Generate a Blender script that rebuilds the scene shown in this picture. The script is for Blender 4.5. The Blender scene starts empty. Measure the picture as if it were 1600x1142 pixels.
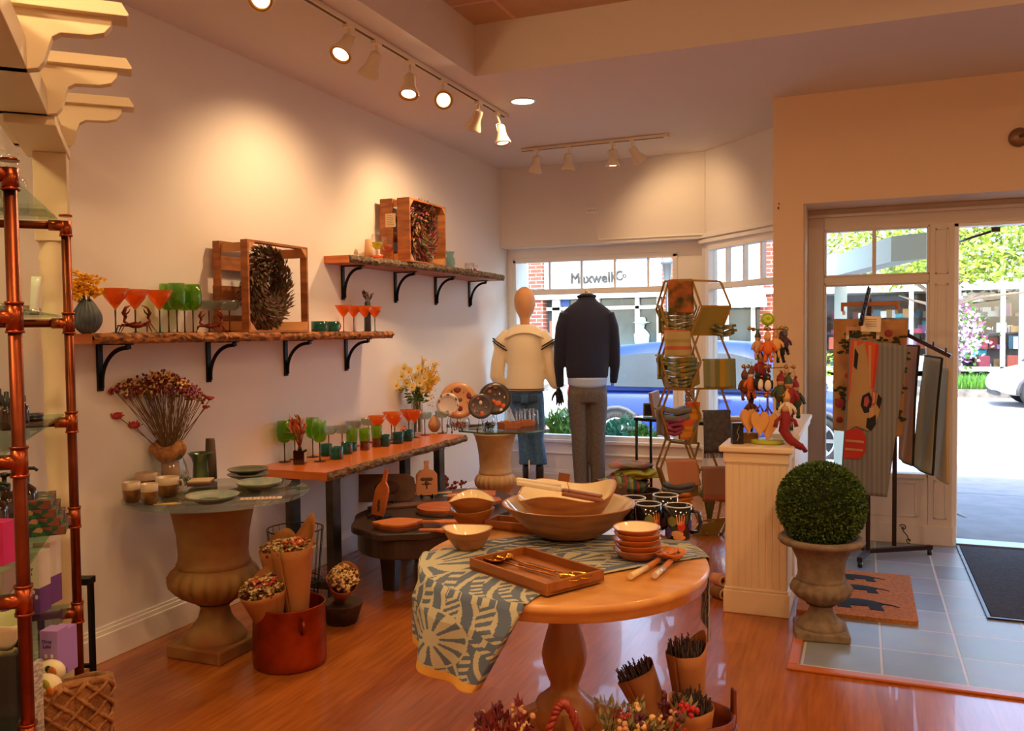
import bpy, bmesh, math, random
from mathutils import Vector, Matrix, Euler, noise as mnoise
random.seed(7)
PI = math.pi
# ------------------------------------------------------------------ camera
FPX, PX, PY, CAM_H = 1347.0, 800.0, 571.0, 1.4
_y = Vector((547, 58, -FPX)).normalized()
_x = Vector((3320, -16, FPX)); _x = (_x - _x.dot(_y) * _y).normalized()
_z = _x.cross(_y)
RW = Matrix((_x, _y, _z))                      # camera space -> world space
CAM = Vector((3.037, 0.0, CAM_H))
cd = bpy.data.cameras.new('camera'); cam = bpy.data.objects.new('camera', cd)
bpy.context.scene.collection.objects.link(cam)
cd.lens = FPX / 1600 * 36; cd.sensor_width = 36; cd.sensor_fit = 'HORIZONTAL'; cd.clip_start = .05; cd.clip_end = 300
cam.matrix_world = Matrix.Translation(CAM) @ RW.to_4x4()
bpy.context.scene.camera = cam
SC = bpy.context.scene
SC.view_settings.view_transform = 'Standard'; SC.view_settings.look = 'None'
SC.view_settings.exposure = 0.3; SC.view_settings.gamma = 1; SC.view_settings.use_curve_mapping = False
SC.cycles.max_bounces = 8; SC.cycles.diffuse_bounces = 5; SC.cycles.glossy_bounces = 4
SC.cycles.transmission_bounces = 6; SC.cycles.transparent_max_bounces = 28
SC.cycles.caustics_reflective = False; SC.cycles.caustics_refractive = False
SC.cycles.sample_clamp_indirect = 4; SC.cycles.blur_glossy = .6
# ------------------------------------------------------------------ world and sun
W = bpy.data.worlds.new('sky'); SC.world = W; W.use_nodes = True
wn = W.node_tree.nodes; wl = W.node_tree.links
bg = wn['Background']; sk = wn.new('ShaderNodeTexSky'); sk.sky_type = 'NISHITA'
sk.sun_disc = False; sk.sun_elevation = math.radians(56); sk.sun_rotation = math.radians(170); sk.dust_density = 2.5; sk.air_density = 1.0
wl.new(sk.outputs[0], bg.inputs[0]); bg.inputs[1].default_value = 1.45
sd = bpy.data.lights.new('sun', 'SUN'); sd.energy = 4.0; sd.angle = math.radians(.6); sd.color = (1, .96, .88)
sun = bpy.data.objects.new('sun', sd); SC.collection.objects.link(sun)
sun.rotation_euler = Euler((math.radians(34), 0, math.radians(-10)))    # from behind the building, high
LAMP = (1.0, .62, .30)      # warm lamps
SPOT_W = 17.0; FILL_W = 14.0
# ------------------------------------------------------------------ helpers
def on(px, py, ax, val):
    """world point on the plane axis=val that shows at photo pixel px,py"""
    d = RW @ Vector((px - PX, PY - py, -FPX)); return CAM + d * ((val - CAM[ax]) / d[ax])
def srgb(h):
    h = h.lstrip('#'); c = [int(h[i:i + 2], 16) / 255 for i in (0, 2, 4)]
    return tuple(x / 12.92 if x <= .04045 else ((x + .055) / 1.055) ** 2.4 for x in c)
MATS = {}
def mat(name, col, rough=.5, metal=0., noise=None, col2=None, bump=None, coat=0, stretch=(1, 1, 1), emit=0, sheen=0, spec=None, wood=False, sub=0):
    if name in MATS: return MATS[name]
    m = bpy.data.materials.new(name); m.use_nodes = True; MATS[name] = m
    n = m.node_tree.nodes; l = m.node_tree.links; b = n['Principled BSDF']
    c = srgb(col) if isinstance(col, str) else col
    b.inputs['Base Color'].default_value = (*c, 1); b.inputs['Roughness'].default_value = rough; b.inputs['Metallic'].default_value = metal
    b.inputs['Coat Weight'].default_value = coat
    if spec is not None: b.inputs['Specular IOR Level'].default_value = spec
    if sheen: b.inputs['Sheen Weight'].default_value = sheen
    if emit: b.inputs['Emission Color'].default_value = (*c, 1); b.inputs['Emission Strength'].default_value = emit
    if noise or bump:
        tc = n.new('ShaderNodeTexCoord'); mp = n.new('ShaderNodeMapping'); mp.inputs['Scale'].default_value = stretch
        l.new(tc.outputs['Object'], mp.inputs[0])
    if noise:
        t = n.new('ShaderNodeTexNoise'); t.inputs['Scale'].default_value = noise; t.inputs['Detail'].default_value = 6
        l.new(mp.outputs[0], t.inputs[0]); r = n.new('ShaderNodeValToRGB'); l.new(t.outputs[0], r.inputs[0])
        c2 = srgb(col2) if isinstance(col2, str) else (col2 or tuple(x * .6 for x in c))
        r.color_ramp.elements[0].position = .35; r.color_ramp.elements[1].position = .65
        r.color_ramp.elements[0].color = (*c2, 1); r.color_ramp.elements[1].color = (*c, 1)
        l.new(r.outputs[0], b.inputs['Base Color'])
    if bump:
        t2 = n.new('ShaderNodeTexNoise'); t2.inputs['Scale'].default_value = bump[0]; t2.inputs['Detail'].default_value = 4
        l.new(mp.outputs[0], t2.inputs[0]); bp = n.new('ShaderNodeBump'); bp.inputs['Strength'].default_value = bump[1]; bp.inputs['Distance'].default_value = bump[2] if len(bump) > 2 else .01
        l.new(t2.outputs[0], bp.inputs['Height']); l.new(bp.outputs[0], b.inputs['Normal'])
    return m
def glass(name, tint=(1, 1, 1), body=0.0, bcol=None, refl=1.0, rough=.02):
    """thin-walled glass: tinted see-through, Fresnel reflection, a little body colour"""
    if name in MATS: return MATS[name]
    m = bpy.data.materials.new(name); m.use_nodes = True; MATS[name] = m
    n = m.node_tree.nodes; l = m.node_tree.links; n.clear()
    out = n.new('ShaderNodeOutputMaterial'); tr = n.new('ShaderNodeBsdfTransparent'); tr.inputs[0].default_value = (*tint, 1)
    g = n.new('ShaderNodeBsdfGlossy'); g.inputs['Roughness'].default_value = rough
    fr = n.new('ShaderNodeLayerWeight'); fr.inputs['Blend'].default_value = .35
    mul = n.new('ShaderNodeMath'); mul.operation = 'MULTIPLY_ADD'; mul.inputs[1].default_value = .75 * refl; mul.inputs[2].default_value = .04 * refl
    l.new(fr.outputs['Facing'], mul.inputs[0])
    pw = n.new('ShaderNodeMath'); pw.operation = 'POWER'; pw.inputs[1].default_value = 2.2; l.new(fr.outputs['Facing'], pw.inputs[0]); l.new(pw.outputs[0], mul.inputs[0])
    base = tr
    if body:
        d = n.new('ShaderNodeBsdfTranslucent'); d.inputs[0].default_value = (*(bcol or tint), 1)
        d2 = n.new('ShaderNodeBsdfDiffuse'); d2.inputs[0].default_value = (*(bcol or tint), 1)
        a = n.new('ShaderNodeAddShader'); a = n.new('ShaderNodeMixShader'); a.inputs[0].default_value = .5; l.new(d.outputs[0], a.inputs[1]); l.new(d2.outputs[0], a.inputs[2])
        mx = n.new('ShaderNodeMixShader'); mx.inputs[0].default_value = body; l.new(tr.outputs[0], mx.inputs[1]); l.new(a.outputs[0], mx.inputs[2]); base = mx
    mix = n.new('ShaderNodeMixShader'); l.new(mul.outputs[0], mix.inputs[0]); l.new(base.outputs[0], mix.inputs[1]); l.new(g.outputs[0], mix.inputs[2])
    l.new(mix.outputs[0], out.inputs[0]); return m
def V(*a): return Vector(a)
def frame(t, up=Vector((0, 0, 1))):
    t = t.normalized()
    if abs(t.dot(up)) > .98: up = Vector((1, 0, 0)) if abs(t.x) < .9 else Vector((0, 1, 0))
    a = t.cross(up).normalized(); b = a.cross(t).normalized(); return a, b
class MB:
    def __init__(s): s.v = []; s.f = []; s.m = []; s.s = []; s.xf = None
    def add(s, vs, fs, mi=0, sm=False):
        o = len(s.v)
        for p in vs:
            p = Vector(p); s.v.append(s.xf @ p if s.xf else p)
        for f in fs: s.f.append([o + i for i in f]); s.m.append(mi); s.s.append(sm)
        return s
    def box(s, x0, x1, y0, y1, z0, z1, mi=0):
        return s.add([(x0, y0, z0), (x1, y0, z0), (x1, y1, z0), (x0, y1, z0), (x0, y0, z1), (x1, y0, z1), (x1, y1, z1), (x0, y1, z1)],
                     [(3, 2, 1, 0), (4, 5, 6, 7), (0, 1, 5, 4), (1, 2, 6, 5), (2, 3, 7, 6), (3, 0, 4, 7)], mi)
    def cbox(s, c, sz, rot=None, mi=0):
        M = Matrix.Translation(Vector(c)) @ ((rot.to_matrix() if isinstance(rot, Euler) else rot).to_4x4() if rot else Matrix())
        h = [x / 2 for x in sz]; o = s.xf; s.xf = (o @ M) if o else M
        s.box(-h[0], h[0], -h[1], h[1], -h[2], h[2], mi); s.xf = o; return s
    def beam(s, a, b, w, h, mi=0, up=Vector((0, 0, 1))):
        a = Vector(a); b = Vector(b); x, y = frame(b - a, up); vs = []
        for p in (a, b):
            for i, j in ((-1, -1), (1, -1), (1, 1), (-1, 1)): vs.append(p + x * i * w / 2 + y * j * h / 2)
        return s.add(vs, [(0, 1, 2, 3), (7, 6, 5, 4), (0, 4, 5, 1), (1, 5, 6, 2), (2, 6, 7, 3), (3, 7, 4, 0)], mi)
    def tube(s, pts, r, n=8, mi=0, closed=False, caps=True, sm=True, flat=1.0):
        pts = [Vector(p) for p in pts]; k = len(pts); vs = []; fs = []
        rr = r if isinstance(r, (list, tuple)) else [r] * k
        up = None
        for i, p in enumerate(pts):
            if closed: t = pts[(i + 1) % k] - pts[i - 1]
            else: t = pts[min(i + 1, k - 1)] - pts[max(i - 1, 0)]
            if t.length < 1e-9: t = Vector((0, 0, 1))
            if up is None: a, b = frame(t)
            else:
                t = t.normalized(); b = (up - t * up.dot(t)); b = b.normalized() if b.length > 1e-6 else frame(t)[1]; a = t.cross(b)
            up = b
            for j in range(n):
                an = 2 * PI * j / n; vs.append(p + (a * math.cos(an) + b * math.sin(an) * flat) * rr[i])
        for i in range(k if closed else k - 1):
            for j in range(n):
                a0 = i * n + j; a1 = i * n + (j + 1) % n; b0 = ((i + 1) % k) * n + j; b1 = ((i + 1) % k) * n + (j + 1) % n
                fs.append((a0, a1, b1, b0))
        s.add(vs, fs, mi, sm)
        if caps and not closed:
            o = len(s.v) - len(vs); s.f.append([o + j for j in range(n)][::-1]); s.m.append(mi); s.s.append(False)
            s.f.append([o + (k - 1) * n + j for j in range(n)]); s.m.append(mi); s.s.append(False)
        return s
    def lathe(s, prof, n=32, c=(0, 0, 0), mi=0, mod=None, sm=True, sx=1, sy=1):
        """prof: (radius, z[, material]); mod(angle, i, r) may alter a radius"""
        vs = []; fs = []; c = Vector(c); mis = []
        for i, p in enumerate(prof):
            for j in range(n):
                a = 2 * PI * j / n; r = p[0]
                if mod: r = mod(a, i, r)
                vs.append(c + Vector((math.cos(a) * r * sx, math.sin(a) * r * sy, p[1])))
        o = len(s.v)
        for q in vs: s.v.append(s.xf @ q if s.xf else q)
        for i in range(len(prof) - 1):
            m_ = prof[i][2] if len(prof[i]) > 2 else mi
            for j in range(n):
                if prof[i][0] < 1e-6 and prof[i + 1][0] < 1e-6: continue
                s.f.append([o + i * n + j, o + i * n + (j + 1) % n, o + (i + 1) * n + (j + 1) % n, o + (i + 1) * n + j]); s.m.append(m_); s.s.append(sm)
        return s
    def prism(s, pts, z0, z1, mi=0, M=None, mi_side=None):
        n = len(pts); o = s.xf
        if M is not None: s.xf = (o @ M) if o else M
        vs = [(p[0], p[1], z0) for p in pts] + [(p[0], p[1], z1) for p in pts]
        s.add(vs, [list(range(n))[::-1], [n + i for i in range(n)]], mi)
        k = len(s.v) - 2 * n
        for i in range(n):
            s.f.append([k + i, k + (i + 1) % n, k + n + (i + 1) % n, k + n + i]); s.m.append(mi if mi_side is None else mi_side); s.s.append(False)
        s.xf = o; return s
    def ball(s, c, r, n=12, k=8, mi=0, sc=(1, 1, 1), rot=None):
        vs = []; fs = []
        c = Vector(c)
        for i in range(k + 1):
            t = PI * i / k
            for j in range(n):
                a = 2 * PI * j / n; q = Vector((math.sin(t) * math.cos(a) * sc[0], math.sin(t) * math.sin(a) * sc[1], math.cos(t) * sc[2])) * r
                if rot: q = rot @ q
                vs.append(c + q)
        for i in range(k):
            for j in range(n): fs.append((i * n + j, (i + 1) * n + j, (i + 1) * n + (j + 1) % n, i * n + (j + 1) % n))
        return s.add(vs, fs, mi, True)
    def disc(s, c, r, nrm=(0, 0, 1), n=20, mi=0):
        c = Vector(c); a, b = frame(Vector(nrm)); return s.add([c + (a * math.cos(2 * PI * j / n) + b * math.sin(2 * PI * j / n)) * r for j in range(n)], [list(range(n))[::-1]], mi)
    def grid(s, fn, nu, nv, mi=0, sm=True, mif=None):
        vs = [fn(i / nu, j / nv) for i in range(nu + 1) for j in range(nv + 1)]; o = len(s.v)
        for q in vs: q = Vector(q); s.v.append(s.xf @ q if s.xf else q)
        for i in range(nu):
            for j in range(nv):
                a = o + i * (nv + 1) + j; s.f.append([a, a + nv + 1, a + nv + 2, a + 1]); s.m.append(mif((i + .5) / nu, (j + .5) / nv) if mif else mi); s.s.append(sm)
        return s
    def leaf(s, p, d, l, w, mi=0, up=None, bend=0.0):
        p = Vector(p); d = Vector(d).normalized(); a, b = frame(d, up or Vector((random.uniform(-1, 1), random.uniform(-1, 1), random.uniform(-1, 1))).normalized())
        return s.add([p, p + d * l * .45 + a * w / 2 + b * bend * l, p + d * l, p + d * l * .45 - a * w / 2 + b * bend * l], [(0, 1, 2, 3)], mi)
    def mesh(s, name):
        me = bpy.data.meshes.new(name); me.from_pydata([tuple(p) for p in s.v], [], s.f)
        me.polygons.foreach_set('material_index', s.m); me.polygons.foreach_set('use_smooth', s.s); me.update(); return me
def obj(name, mb, mats, parent=None, loc=None, rotz=0, bev=0, sub=0, solid=0, remesh=0, smooth=0):
    me = mb.mesh(name)
    for m in (mats if isinstance(mats, (list, tuple)) else [mats]): me.materials.append(m)
    o = bpy.data.objects.new(name, me); SC.collection.objects.link(o)
    if parent: o.parent = parent
    if loc is not None: o.location = loc
    if rotz: o.rotation_euler = (0, 0, rotz)
    if remesh:
        r = o.modifiers.new('r', 'REMESH'); r.mode = 'VOXEL'; r.voxel_size = remesh; r.use_smooth_shade = True
    if smooth:
        q = o.modifiers.new('s', 'SMOOTH'); q.factor = .5; q.iterations = smooth
    if solid:
        q = o.modifiers.new('t', 'SOLIDIFY'); q.thickness = solid; q.offset = 0
    if bev:
        b = o.modifiers.new('b', 'BEVEL'); b.width = bev; b.segments = 2; b.limit_method = 'ANGLE'; b.angle_limit = math.radians(40)
    if sub:
        q = o.modifiers.new('d', 'SUBSURF'); q.levels = sub; q.render_levels = sub
    return o
def tag(o, label, cat, group=None, kind=None):
    if label: o['label'] = label
    if cat: o['category'] = cat
    if group: o['group'] = group
    if kind: o['kind'] = kind
    return o
def thing(name, label, cat, loc=(0, 0, 0), rotz=0, group=None):
    o = bpy.data.objects.new(name, None); o.empty_display_size = .05; SC.collection.objects.link(o)
    o.location = loc; o.rotation_euler = (0, 0, rotz); return tag(o, label, cat, group)
def struct(name, mb, mats, parent=None, **k):
    o = obj(name, mb, mats, parent, **k)
    if not parent: o['kind'] = 'structure'
    return o
def copy_tree(root, loc, rotz=None, label=None, group=None, scale=None):
    def cp(o, par):
        c = o.copy(); SC.collection.objects.link(c); c.parent = par
        for ch in list(o.children): cp(ch, c)
        return c
    c = cp(root, root.parent); c.location = loc
    if rotz is not None: c.rotation_euler = (0, 0, rotz)
    if label: c['label'] = label
    if group: c['group'] = group
    if scale: c.scale = (scale,) * 3 if isinstance(scale, (int, float)) else scale
    return c
def place(proto, used, loc, rotz, label, group=None, scale=None):
    """first call moves the prototype itself, later calls copy it"""
    if not used:
        used.append(1); proto.location = loc; proto.rotation_euler = (0, 0, rotz); proto['label'] = label
        if group: proto['group'] = group
        if scale: proto.scale = (scale,) * 3 if isinstance(scale, (int, float)) else scale
        return proto
    return copy_tree(proto, loc, rotz, label, group, scale)
def aim(d):
    """rotation taking +Z to direction d"""
    return Vector(d).normalized().to_track_quat('Z', 'Y').to_matrix()
def loft(mb, rings, n=20, mi=0, caps=True, p=2.0):
    """rings: (centre, rx, ry[, tangent]) ; elliptical sections along a path. p>2 squarer"""
    vs = []; k = len(rings)
    for i, rg in enumerate(rings):
        c = Vector(rg[0]); rx, ry = rg[1], rg[2]
        t = Vector(rg[3]) if len(rg) > 3 and rg[3] is not None else Vector(rings[min(i + 1, k - 1)][0]) - Vector(rings[max(i - 1, 0)][0])
        t = t.normalized(); ax = Vector((1, 0, 0)); ax = (ax - t * ax.dot(t)).normalized() if abs(t.x) < .95 else Vector((0, 0, -1)); ay = t.cross(ax)
        for j in range(n):
            a = 2 * PI * j / n; cc, ss = math.cos(a), math.sin(a)
            q = (abs(cc) ** p + abs(ss) ** p) ** (-1 / p) if p != 2 else 1
            vs.append(c + ax * cc * rx * q + ay * ss * ry * q)
    fs = [(i * n + j, i * n + (j + 1) % n, (i + 1) * n + (j + 1) % n, (i + 1) * n + j) for i in range(k - 1) for j in range(n)]
    if caps: fs += [tuple(range(n))[::-1], tuple((k - 1) * n + j for j in range(n))]
    mb.add(vs, fs, mi, True); return mb
# ================================================================== materials of the room
CEIL = 2.87
wallw = mat('wall_paint', '#E6E0DA', .75, bump=(120, .05, .002))
ceilw = mat('ceiling_paint', '#E0DAD5', .8)
trimw = mat('trim_paint', '#F0ECE6', .4)
tanw = mat('tan_wall_paint', '#E0C4A4', .75)
cream = mat('cream_paint', '#DCCBA8', .45)
black = mat('black_iron', '#17181A', .45, .6)
blackp = mat('black_paint', '#121214', .35)
steel = mat('dark_steel', '#55524E', .4, .85, noise=9, col2='#3B3835')
def wood_floor():
    m = mat('orange_wood_floor', '#B06A38', .27, coat=.25, bump=(30, .03, .002)); n = m.node_tree.nodes; l = m.node_tree.links; b = n['Principled BSDF']
    tc = n.new('ShaderNodeTexCoord'); mp = n.new('ShaderNodeMapping'); mp.inputs['Rotation'].default_value = (0, 0, PI / 2 - .06); l.new(tc.outputs['Object'], mp.inputs[0])
    br = n.new('ShaderNodeTexBrick'); br.offset = .37; br.inputs['Scale'].default_value = 1; br.inputs['Brick Width'].default_value = 1.25; br.inputs['Row Height'].default_value = .127
    br.inputs['Mortar Size'].default_value = .0005; br.inputs['Color1'].default_value = (*srgb('#A85820'), 1); br.inputs['Color2'].default_value = (*srgb('#BC6C2C'), 1); br.inputs['Mortar'].default_value = (*srgb('#8A5028'), 1)
    l.new(mp.outputs[0], br.inputs[0]); mp2 = n.new('ShaderNodeMapping'); mp2.inputs['Scale'].default_value = (14, 1.1, 1); mp2.inputs['Rotation'].default_value = (0, 0, -.06); l.new(tc.outputs['Object'], mp2.inputs[0])
    nz = n.new('ShaderNodeTexNoise'); nz.inputs['Scale'].default_value = 3.5; nz.inputs['Detail'].default_value = 8; l.new(mp2.outputs[0], nz.inputs[0])
    rp = n.new('ShaderNodeValToRGB'); rp.color_ramp.elements[0].position = .32; rp.color_ramp.elements[1].position = .72; rp.color_ramp.elements[0].color = (.55, .5, .45, 1); rp.color_ramp.elements[1].color = (1, 1, 1, 1)
    l.new(nz.outputs[0], rp.inputs[0]); mx = n.new('ShaderNodeMix'); mx.data_type = 'RGBA'; mx.blend_type = 'MULTIPLY'; mx.inputs[0].default_value = .75
    l.new(br.outputs[0], mx.inputs[6]); l.new(rp.outputs[0], mx.inputs[7]); l.new(mx.outputs[2], b.inputs['Base Color']); return m
def brickmat(name, c1, c2, mortar, bw, rh, ms, rough=.7, bump=0, axes=None, off=.5, shift=(0, 0, 0)):
    m = mat(name, c1, rough); n = m.node_tree.nodes; l = m.node_tree.links; b = n['Principled BSDF']
    tc = n.new('ShaderNodeTexCoord'); mp = n.new('ShaderNodeMapping'); mp.inputs['Location'].default_value = shift
    if axes: mp.inputs['Rotation'].default_value = axes
    l.new(tc.outputs['Object'], mp.inputs[0]); br = n.new('ShaderNodeTexBrick'); br.offset = off; br.inputs['Scale'].default_value = 1
    br.inputs['Brick Width'].default_value = bw; br.inputs['Row Height'].default_value = rh; br.inputs['Mortar Size'].default_value = ms; br.inputs['Mortar Smooth'].default_value = .2
    br.inputs['Color1'].default_value = (*srgb(c1), 1); br.inputs['Color2'].default_value = (*srgb(c2), 1); br.inputs['Mortar'].default_value = (*srgb(mortar), 1); l.new(mp.outputs[0], br.inputs[0])
    nz = n.new('ShaderNodeTexNoise'); nz.inputs['Scale'].default_value = 7; nz.inputs['Detail'].default_value = 5; l.new(tc.outputs['Object'], nz.inputs[0])
    mx = n.new('ShaderNodeMix'); mx.data_type = 'RGBA'; mx.blend_type = 'OVERLAY'; mx.inputs[0].default_value = .25; l.new(br.outputs[0], mx.inputs[6]); l.new(nz.outputs[1], mx.inputs[7]); l.new(mx.outputs[2], b.inputs['Base Color'])
    if bump:
        bp = n.new('ShaderNodeBump'); bp.inputs['Strength'].default_value = bump; bp.inputs['Distance'].default_value = .004; bp.invert = True
        l.new(br.outputs[1], bp.inputs['Height']); l.new(bp.outputs[0], b.inputs['Normal'])
    return m
tilem = brickmat('slate_tile', '#8E949A', '#747C86', '#C0B6AA', .31, .31, .006, .38, .6, off=0, shift=(-.02, -.02, 0))
tilec = brickmat('ceiling_tile', '#CDB096', '#C8AA90', '#E2C8AC', 1.22, .61, .012, .85, off=0)
# ================================================================== room shell
TX, TY = 2.80, 3.71          # tile corner
b = MB()
b.box(-.1, TX, -2.6, 7.9, -.06, 0); b.box(TX, 6.6, -2.6, TY, -.06, 0)
struct('floor_wood', b, wood_floor())
b = MB(); b.box(TX, 6.6, TY, 6.2, -.06, 0); struct('floor_tile', b, tilem)
b = MB(); b.box(TX - .045, 6.6, TY - .055, TY - .003, 0, .012); b.box(TX - .045, TX - .001, TY - .003, 4.28, 0, .012)
struct('trim_2', b, mat('threshold_wood', '#B9652E', .35), bev=.004)
b = MB(); b.box(-.12, 0, -2.6, 7.9, 0, CEIL + .5); struct('wall_left', b, wallw)
b = MB(); b.box(-.1, 6.7, -2.72, -2.6, 0, CEIL + .5); struct('wall_back', b, wallw)
b = MB(); b.box(6.6, 6.72, -2.6, 6.4, 0, CEIL + .5); struct('wall_right', b, wallw)
# ceiling with the raised tray
tx0, ty1 = .97, 4.57; TZ = 3.16
b = MB(); b.box(-.1, tx0, -2.6, 7.9, CEIL, CEIL + .45); b.box(tx0, 6.7, ty1, 7.9, CEIL, CEIL + .45); b.box(tx0, 6.7, -2.6, -1.6, CEIL, CEIL + .45)
struct('ceiling', b, ceilw)
b = MB(); b.box(tx0, 6.7, -1.6, ty1, TZ, TZ + .16); struct('ceiling_tray', b, tilec)
# pillar wall over and beside the entrance
b = MB(); b.box(2.507, 2.69, 5.77, 6.62, 0, CEIL); b.box(2.69, 6.7, 5.77, 6.22, 2.19, CEIL)
b.box(2.69, 2.70, 5.80, 6.62, 0, 2.19); struct('wall_entry', b, tanw)
b = MB(); b.box(2.535, 2.543, 5.763, 5.77, 2.165, 2.18); b.box(2.538, 2.546, 5.763, 5.77, 2.195, 2.203); struct('trim_3', b, mat('screw_hole', '#3A2A20', .8))
# front display: upper wall, window wall, angled bay
b = MB(); b.box(0, 1.83, 7.24, 7.9, 2.16, CEIL); struct('wall_front_upper', b, wallw)
WYF = 7.40
b = MB(); b.box(0, .075, WYF, 7.5, .30, 2.16); b.box(1.56, 1.85, WYF, 7.5, .30, 2.16); b.box(.075, 1.56, WYF, 7.5, 2.05, 2.16); b.box(0, 1.85, WYF - .02, 7.5, 0, .42)
struct('wall_front', b, trimw)
b = MB(); b.box(0, 1.85, WYF - .05, WYF - .02, .395, .425); b.box(0, 1.85, WYF - .035, WYF - .02, .29, .31); struct('trim_4', b, trimw, bev=.006)
def baseboard(name, f):
    b = MB()
    for h, t in ((.115, .018), (.135, .012), (.15, .007)): f(b, h, t)
    return struct(name, b, trimw, bev=.003)
baseboard('baseboard_left', lambda b, h, t: b.box(0, t, -2.6, 7.38, 0, h))
baseboard('baseboard_front', lambda b, h, t: b.box(0, 1.83, WYF - .02 - t, WYF - .02, 0, h))
panewin = glass('window_glass', (.97, .99, .98), refl=.35)
fr = MB(); GX0, GX1 = .085, 1.53
fr.box(GX0 - .03, GX0, WYF - .015, 7.46, .42, 2.06); fr.box(GX1, GX1 + .04, WYF - .015, 7.46, .42, 2.06)
fr.box(GX0 - .03, GX1 + .04, WYF - .015, 7.46, 2.03, 2.075); fr.box(GX0, GX1, WYF - .02, 7.46, 1.735, 1.785); fr.box(GX0, GX1, WYF - .015, 7.46, .42, .465)
w1 = struct('window_1', fr, trimw, bev=.004)
b = MB()
for x in (.405, .708, 1.014, 1.312): b.box(x - .008, x + .008, WYF + .005, 7.44, 1.78, 2.03)
obj('muntin', b, trimw, w1)
b = MB(); b.box(GX0, GX1, 7.43, 7.434, .46, 1.74); b.box(GX0, GX1, 7.43, 7.434, 1.78, 2.03); obj('pane', b, panewin, w1)
# reversed lettering seen from behind on the big pane
def text(name, body, size, mats, parent, M, ext=.0008, align='CENTER', sx=1):
    c = bpy.data.curves.new(name, 'FONT'); c.body = body; c.size = size; c.bevel_depth = .010 if size > .4 else 0; c.bevel_resolution = 0; c.extrude = ext; c.align_x = align; c.align_y = 'CENTER'; c.resolution_u = 3
    t = bpy.data.objects.new(name, c); SC.collection.objects.link(t); bpy.context.view_layer.update()
    me = bpy.data.meshes.new_from_object(t, depsgraph=bpy.context.evaluated_depsgraph_get()); bpy.data.objects.remove(t); bpy.data.curves.remove(c)
    o = bpy.data.objects.new(name, me); SC.collection.objects.link(o); me.materials.clear(); me.materials.append(mats); o.parent = parent; o.matrix_local = M @ Matrix.Diagonal((sx, 1, 1, 1)); return o
def wallM(x, y, z, rz=0):            # text standing upright, readable from -Y
    return Matrix.Translation((x, y, z)) @ Matrix.Rotation(rz, 4, 'Z') @ Matrix.Rotation(PI / 2, 4, 'X')
letw = mat('white_window_letter', '#E8E8E8', .6)
p1 = on(885, 648, 1, 7.44); text('window_lettering', 'COD', .055, letw, w1, wallM(p1.x, 7.437, p1.z, PI))
p1 = on(985, 650, 1, 7.44); text('window_lettering', 'TABLE LIBRA', .05, letw, w1, wallM(p1.x - .02, 7.437, p1.z, PI))
p1 = on(985, 668, 1, 7.44); text('window_lettering', 'orbbo', .045, letw, w1, wallM(p1.x, 7.437, p1.z, PI))
# angled bay side
BD = Vector((.603, -.652, 0)).normalized(); BN = Vector((.652, .603, 0)).normalized()
BM = Matrix(((BD.x, BN.x, 0, 1.80), (BD.y, BN.y, 0, 7.33), (0, 0, 1, 0), (0, 0, 0, 1)))
b = MB(); b.xf = BM; b.box(0, 1.12, -.035, .1, 2.13, CEIL); b.box(-.02, .06, 0, .1, 0, 2.14); b.box(0, 1.12, 0, .1, 0, .42); b.box(1.0, 1.12, 0, .1, .4, 2.14)
struct('wall_bay', b, wallw)
b = MB(); b.xf = BM; b.box(0, 1.1, -.06, -.035, 2.16, 2.2); b.box(0, 1.1, -.05, 0, 2.12, 2.15); b.box(0, 1.0, -.03, 0, .395, .425); b.box(0, 1.1, -.012, 0, 0, .14); struct('trim_5', b, trimw, bev=.004)
b = MB(); b.xf = BM
b.box(.06, .10, -.02, .06, .42, 2.1); b.box(.96, 1.0, -.02, .06, .42, 2.1); b.box(.06, 1.0, -.02, .06, 2.06, 2.13); b.box(.1, .96, -.02, .06, 1.735, 1.785); b.box(.1, .96, -.02, .06, .42, .465)
w2 = struct('window_2', b, trimw, bev=.004)
b = MB(); b.xf = BM
for x in (.33, .56, .78): b.box(x - .01, x + .01, 0, .04, 1.78, 2.07)
obj('muntin', b, trimw, w2)
b = MB(); b.xf = BM; b.box(.1, .96, .03, .034, .46, 1.74); b.box(.1, .96, .03, .034, 1.78, 2.07); obj('pane', b, panewin, w2)
# conduit on the upper front wall and the alarm plate
b = MB(); c0 = on(935, 330, 1, 7.24); c1 = on(937, 380, 1, 7.24)
b.box(c0.x - .006, c0.x + .006, 7.228, 7.24, 2.19, c0.z); b.box(c0.x, 1.83, 7.226, 7.24, 2.185, 2.2); struct('trim_6', b, trimw, bev=.002)
t = thing('junction_box', 'small white wall box with bare wire ends above the display window', 'wall box', (c0.x - .06, 7.238, c0.z))
b = MB(); b.box(-.05, .05, -.012, 0, -.02, .035); obj('cover_plate', b, trimw, t, bev=.002)
b = MB()
for k in range(7): x = -.035 + k * .011; b.tube([(x, -.012, .01), (x + .004, -.02, .014 - .003 * (k % 3)), (x + .008, -.014, .004)], .0016, 5)
obj('wire', b, mat('grey_wire', '#6A655E', .6), t)
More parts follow.
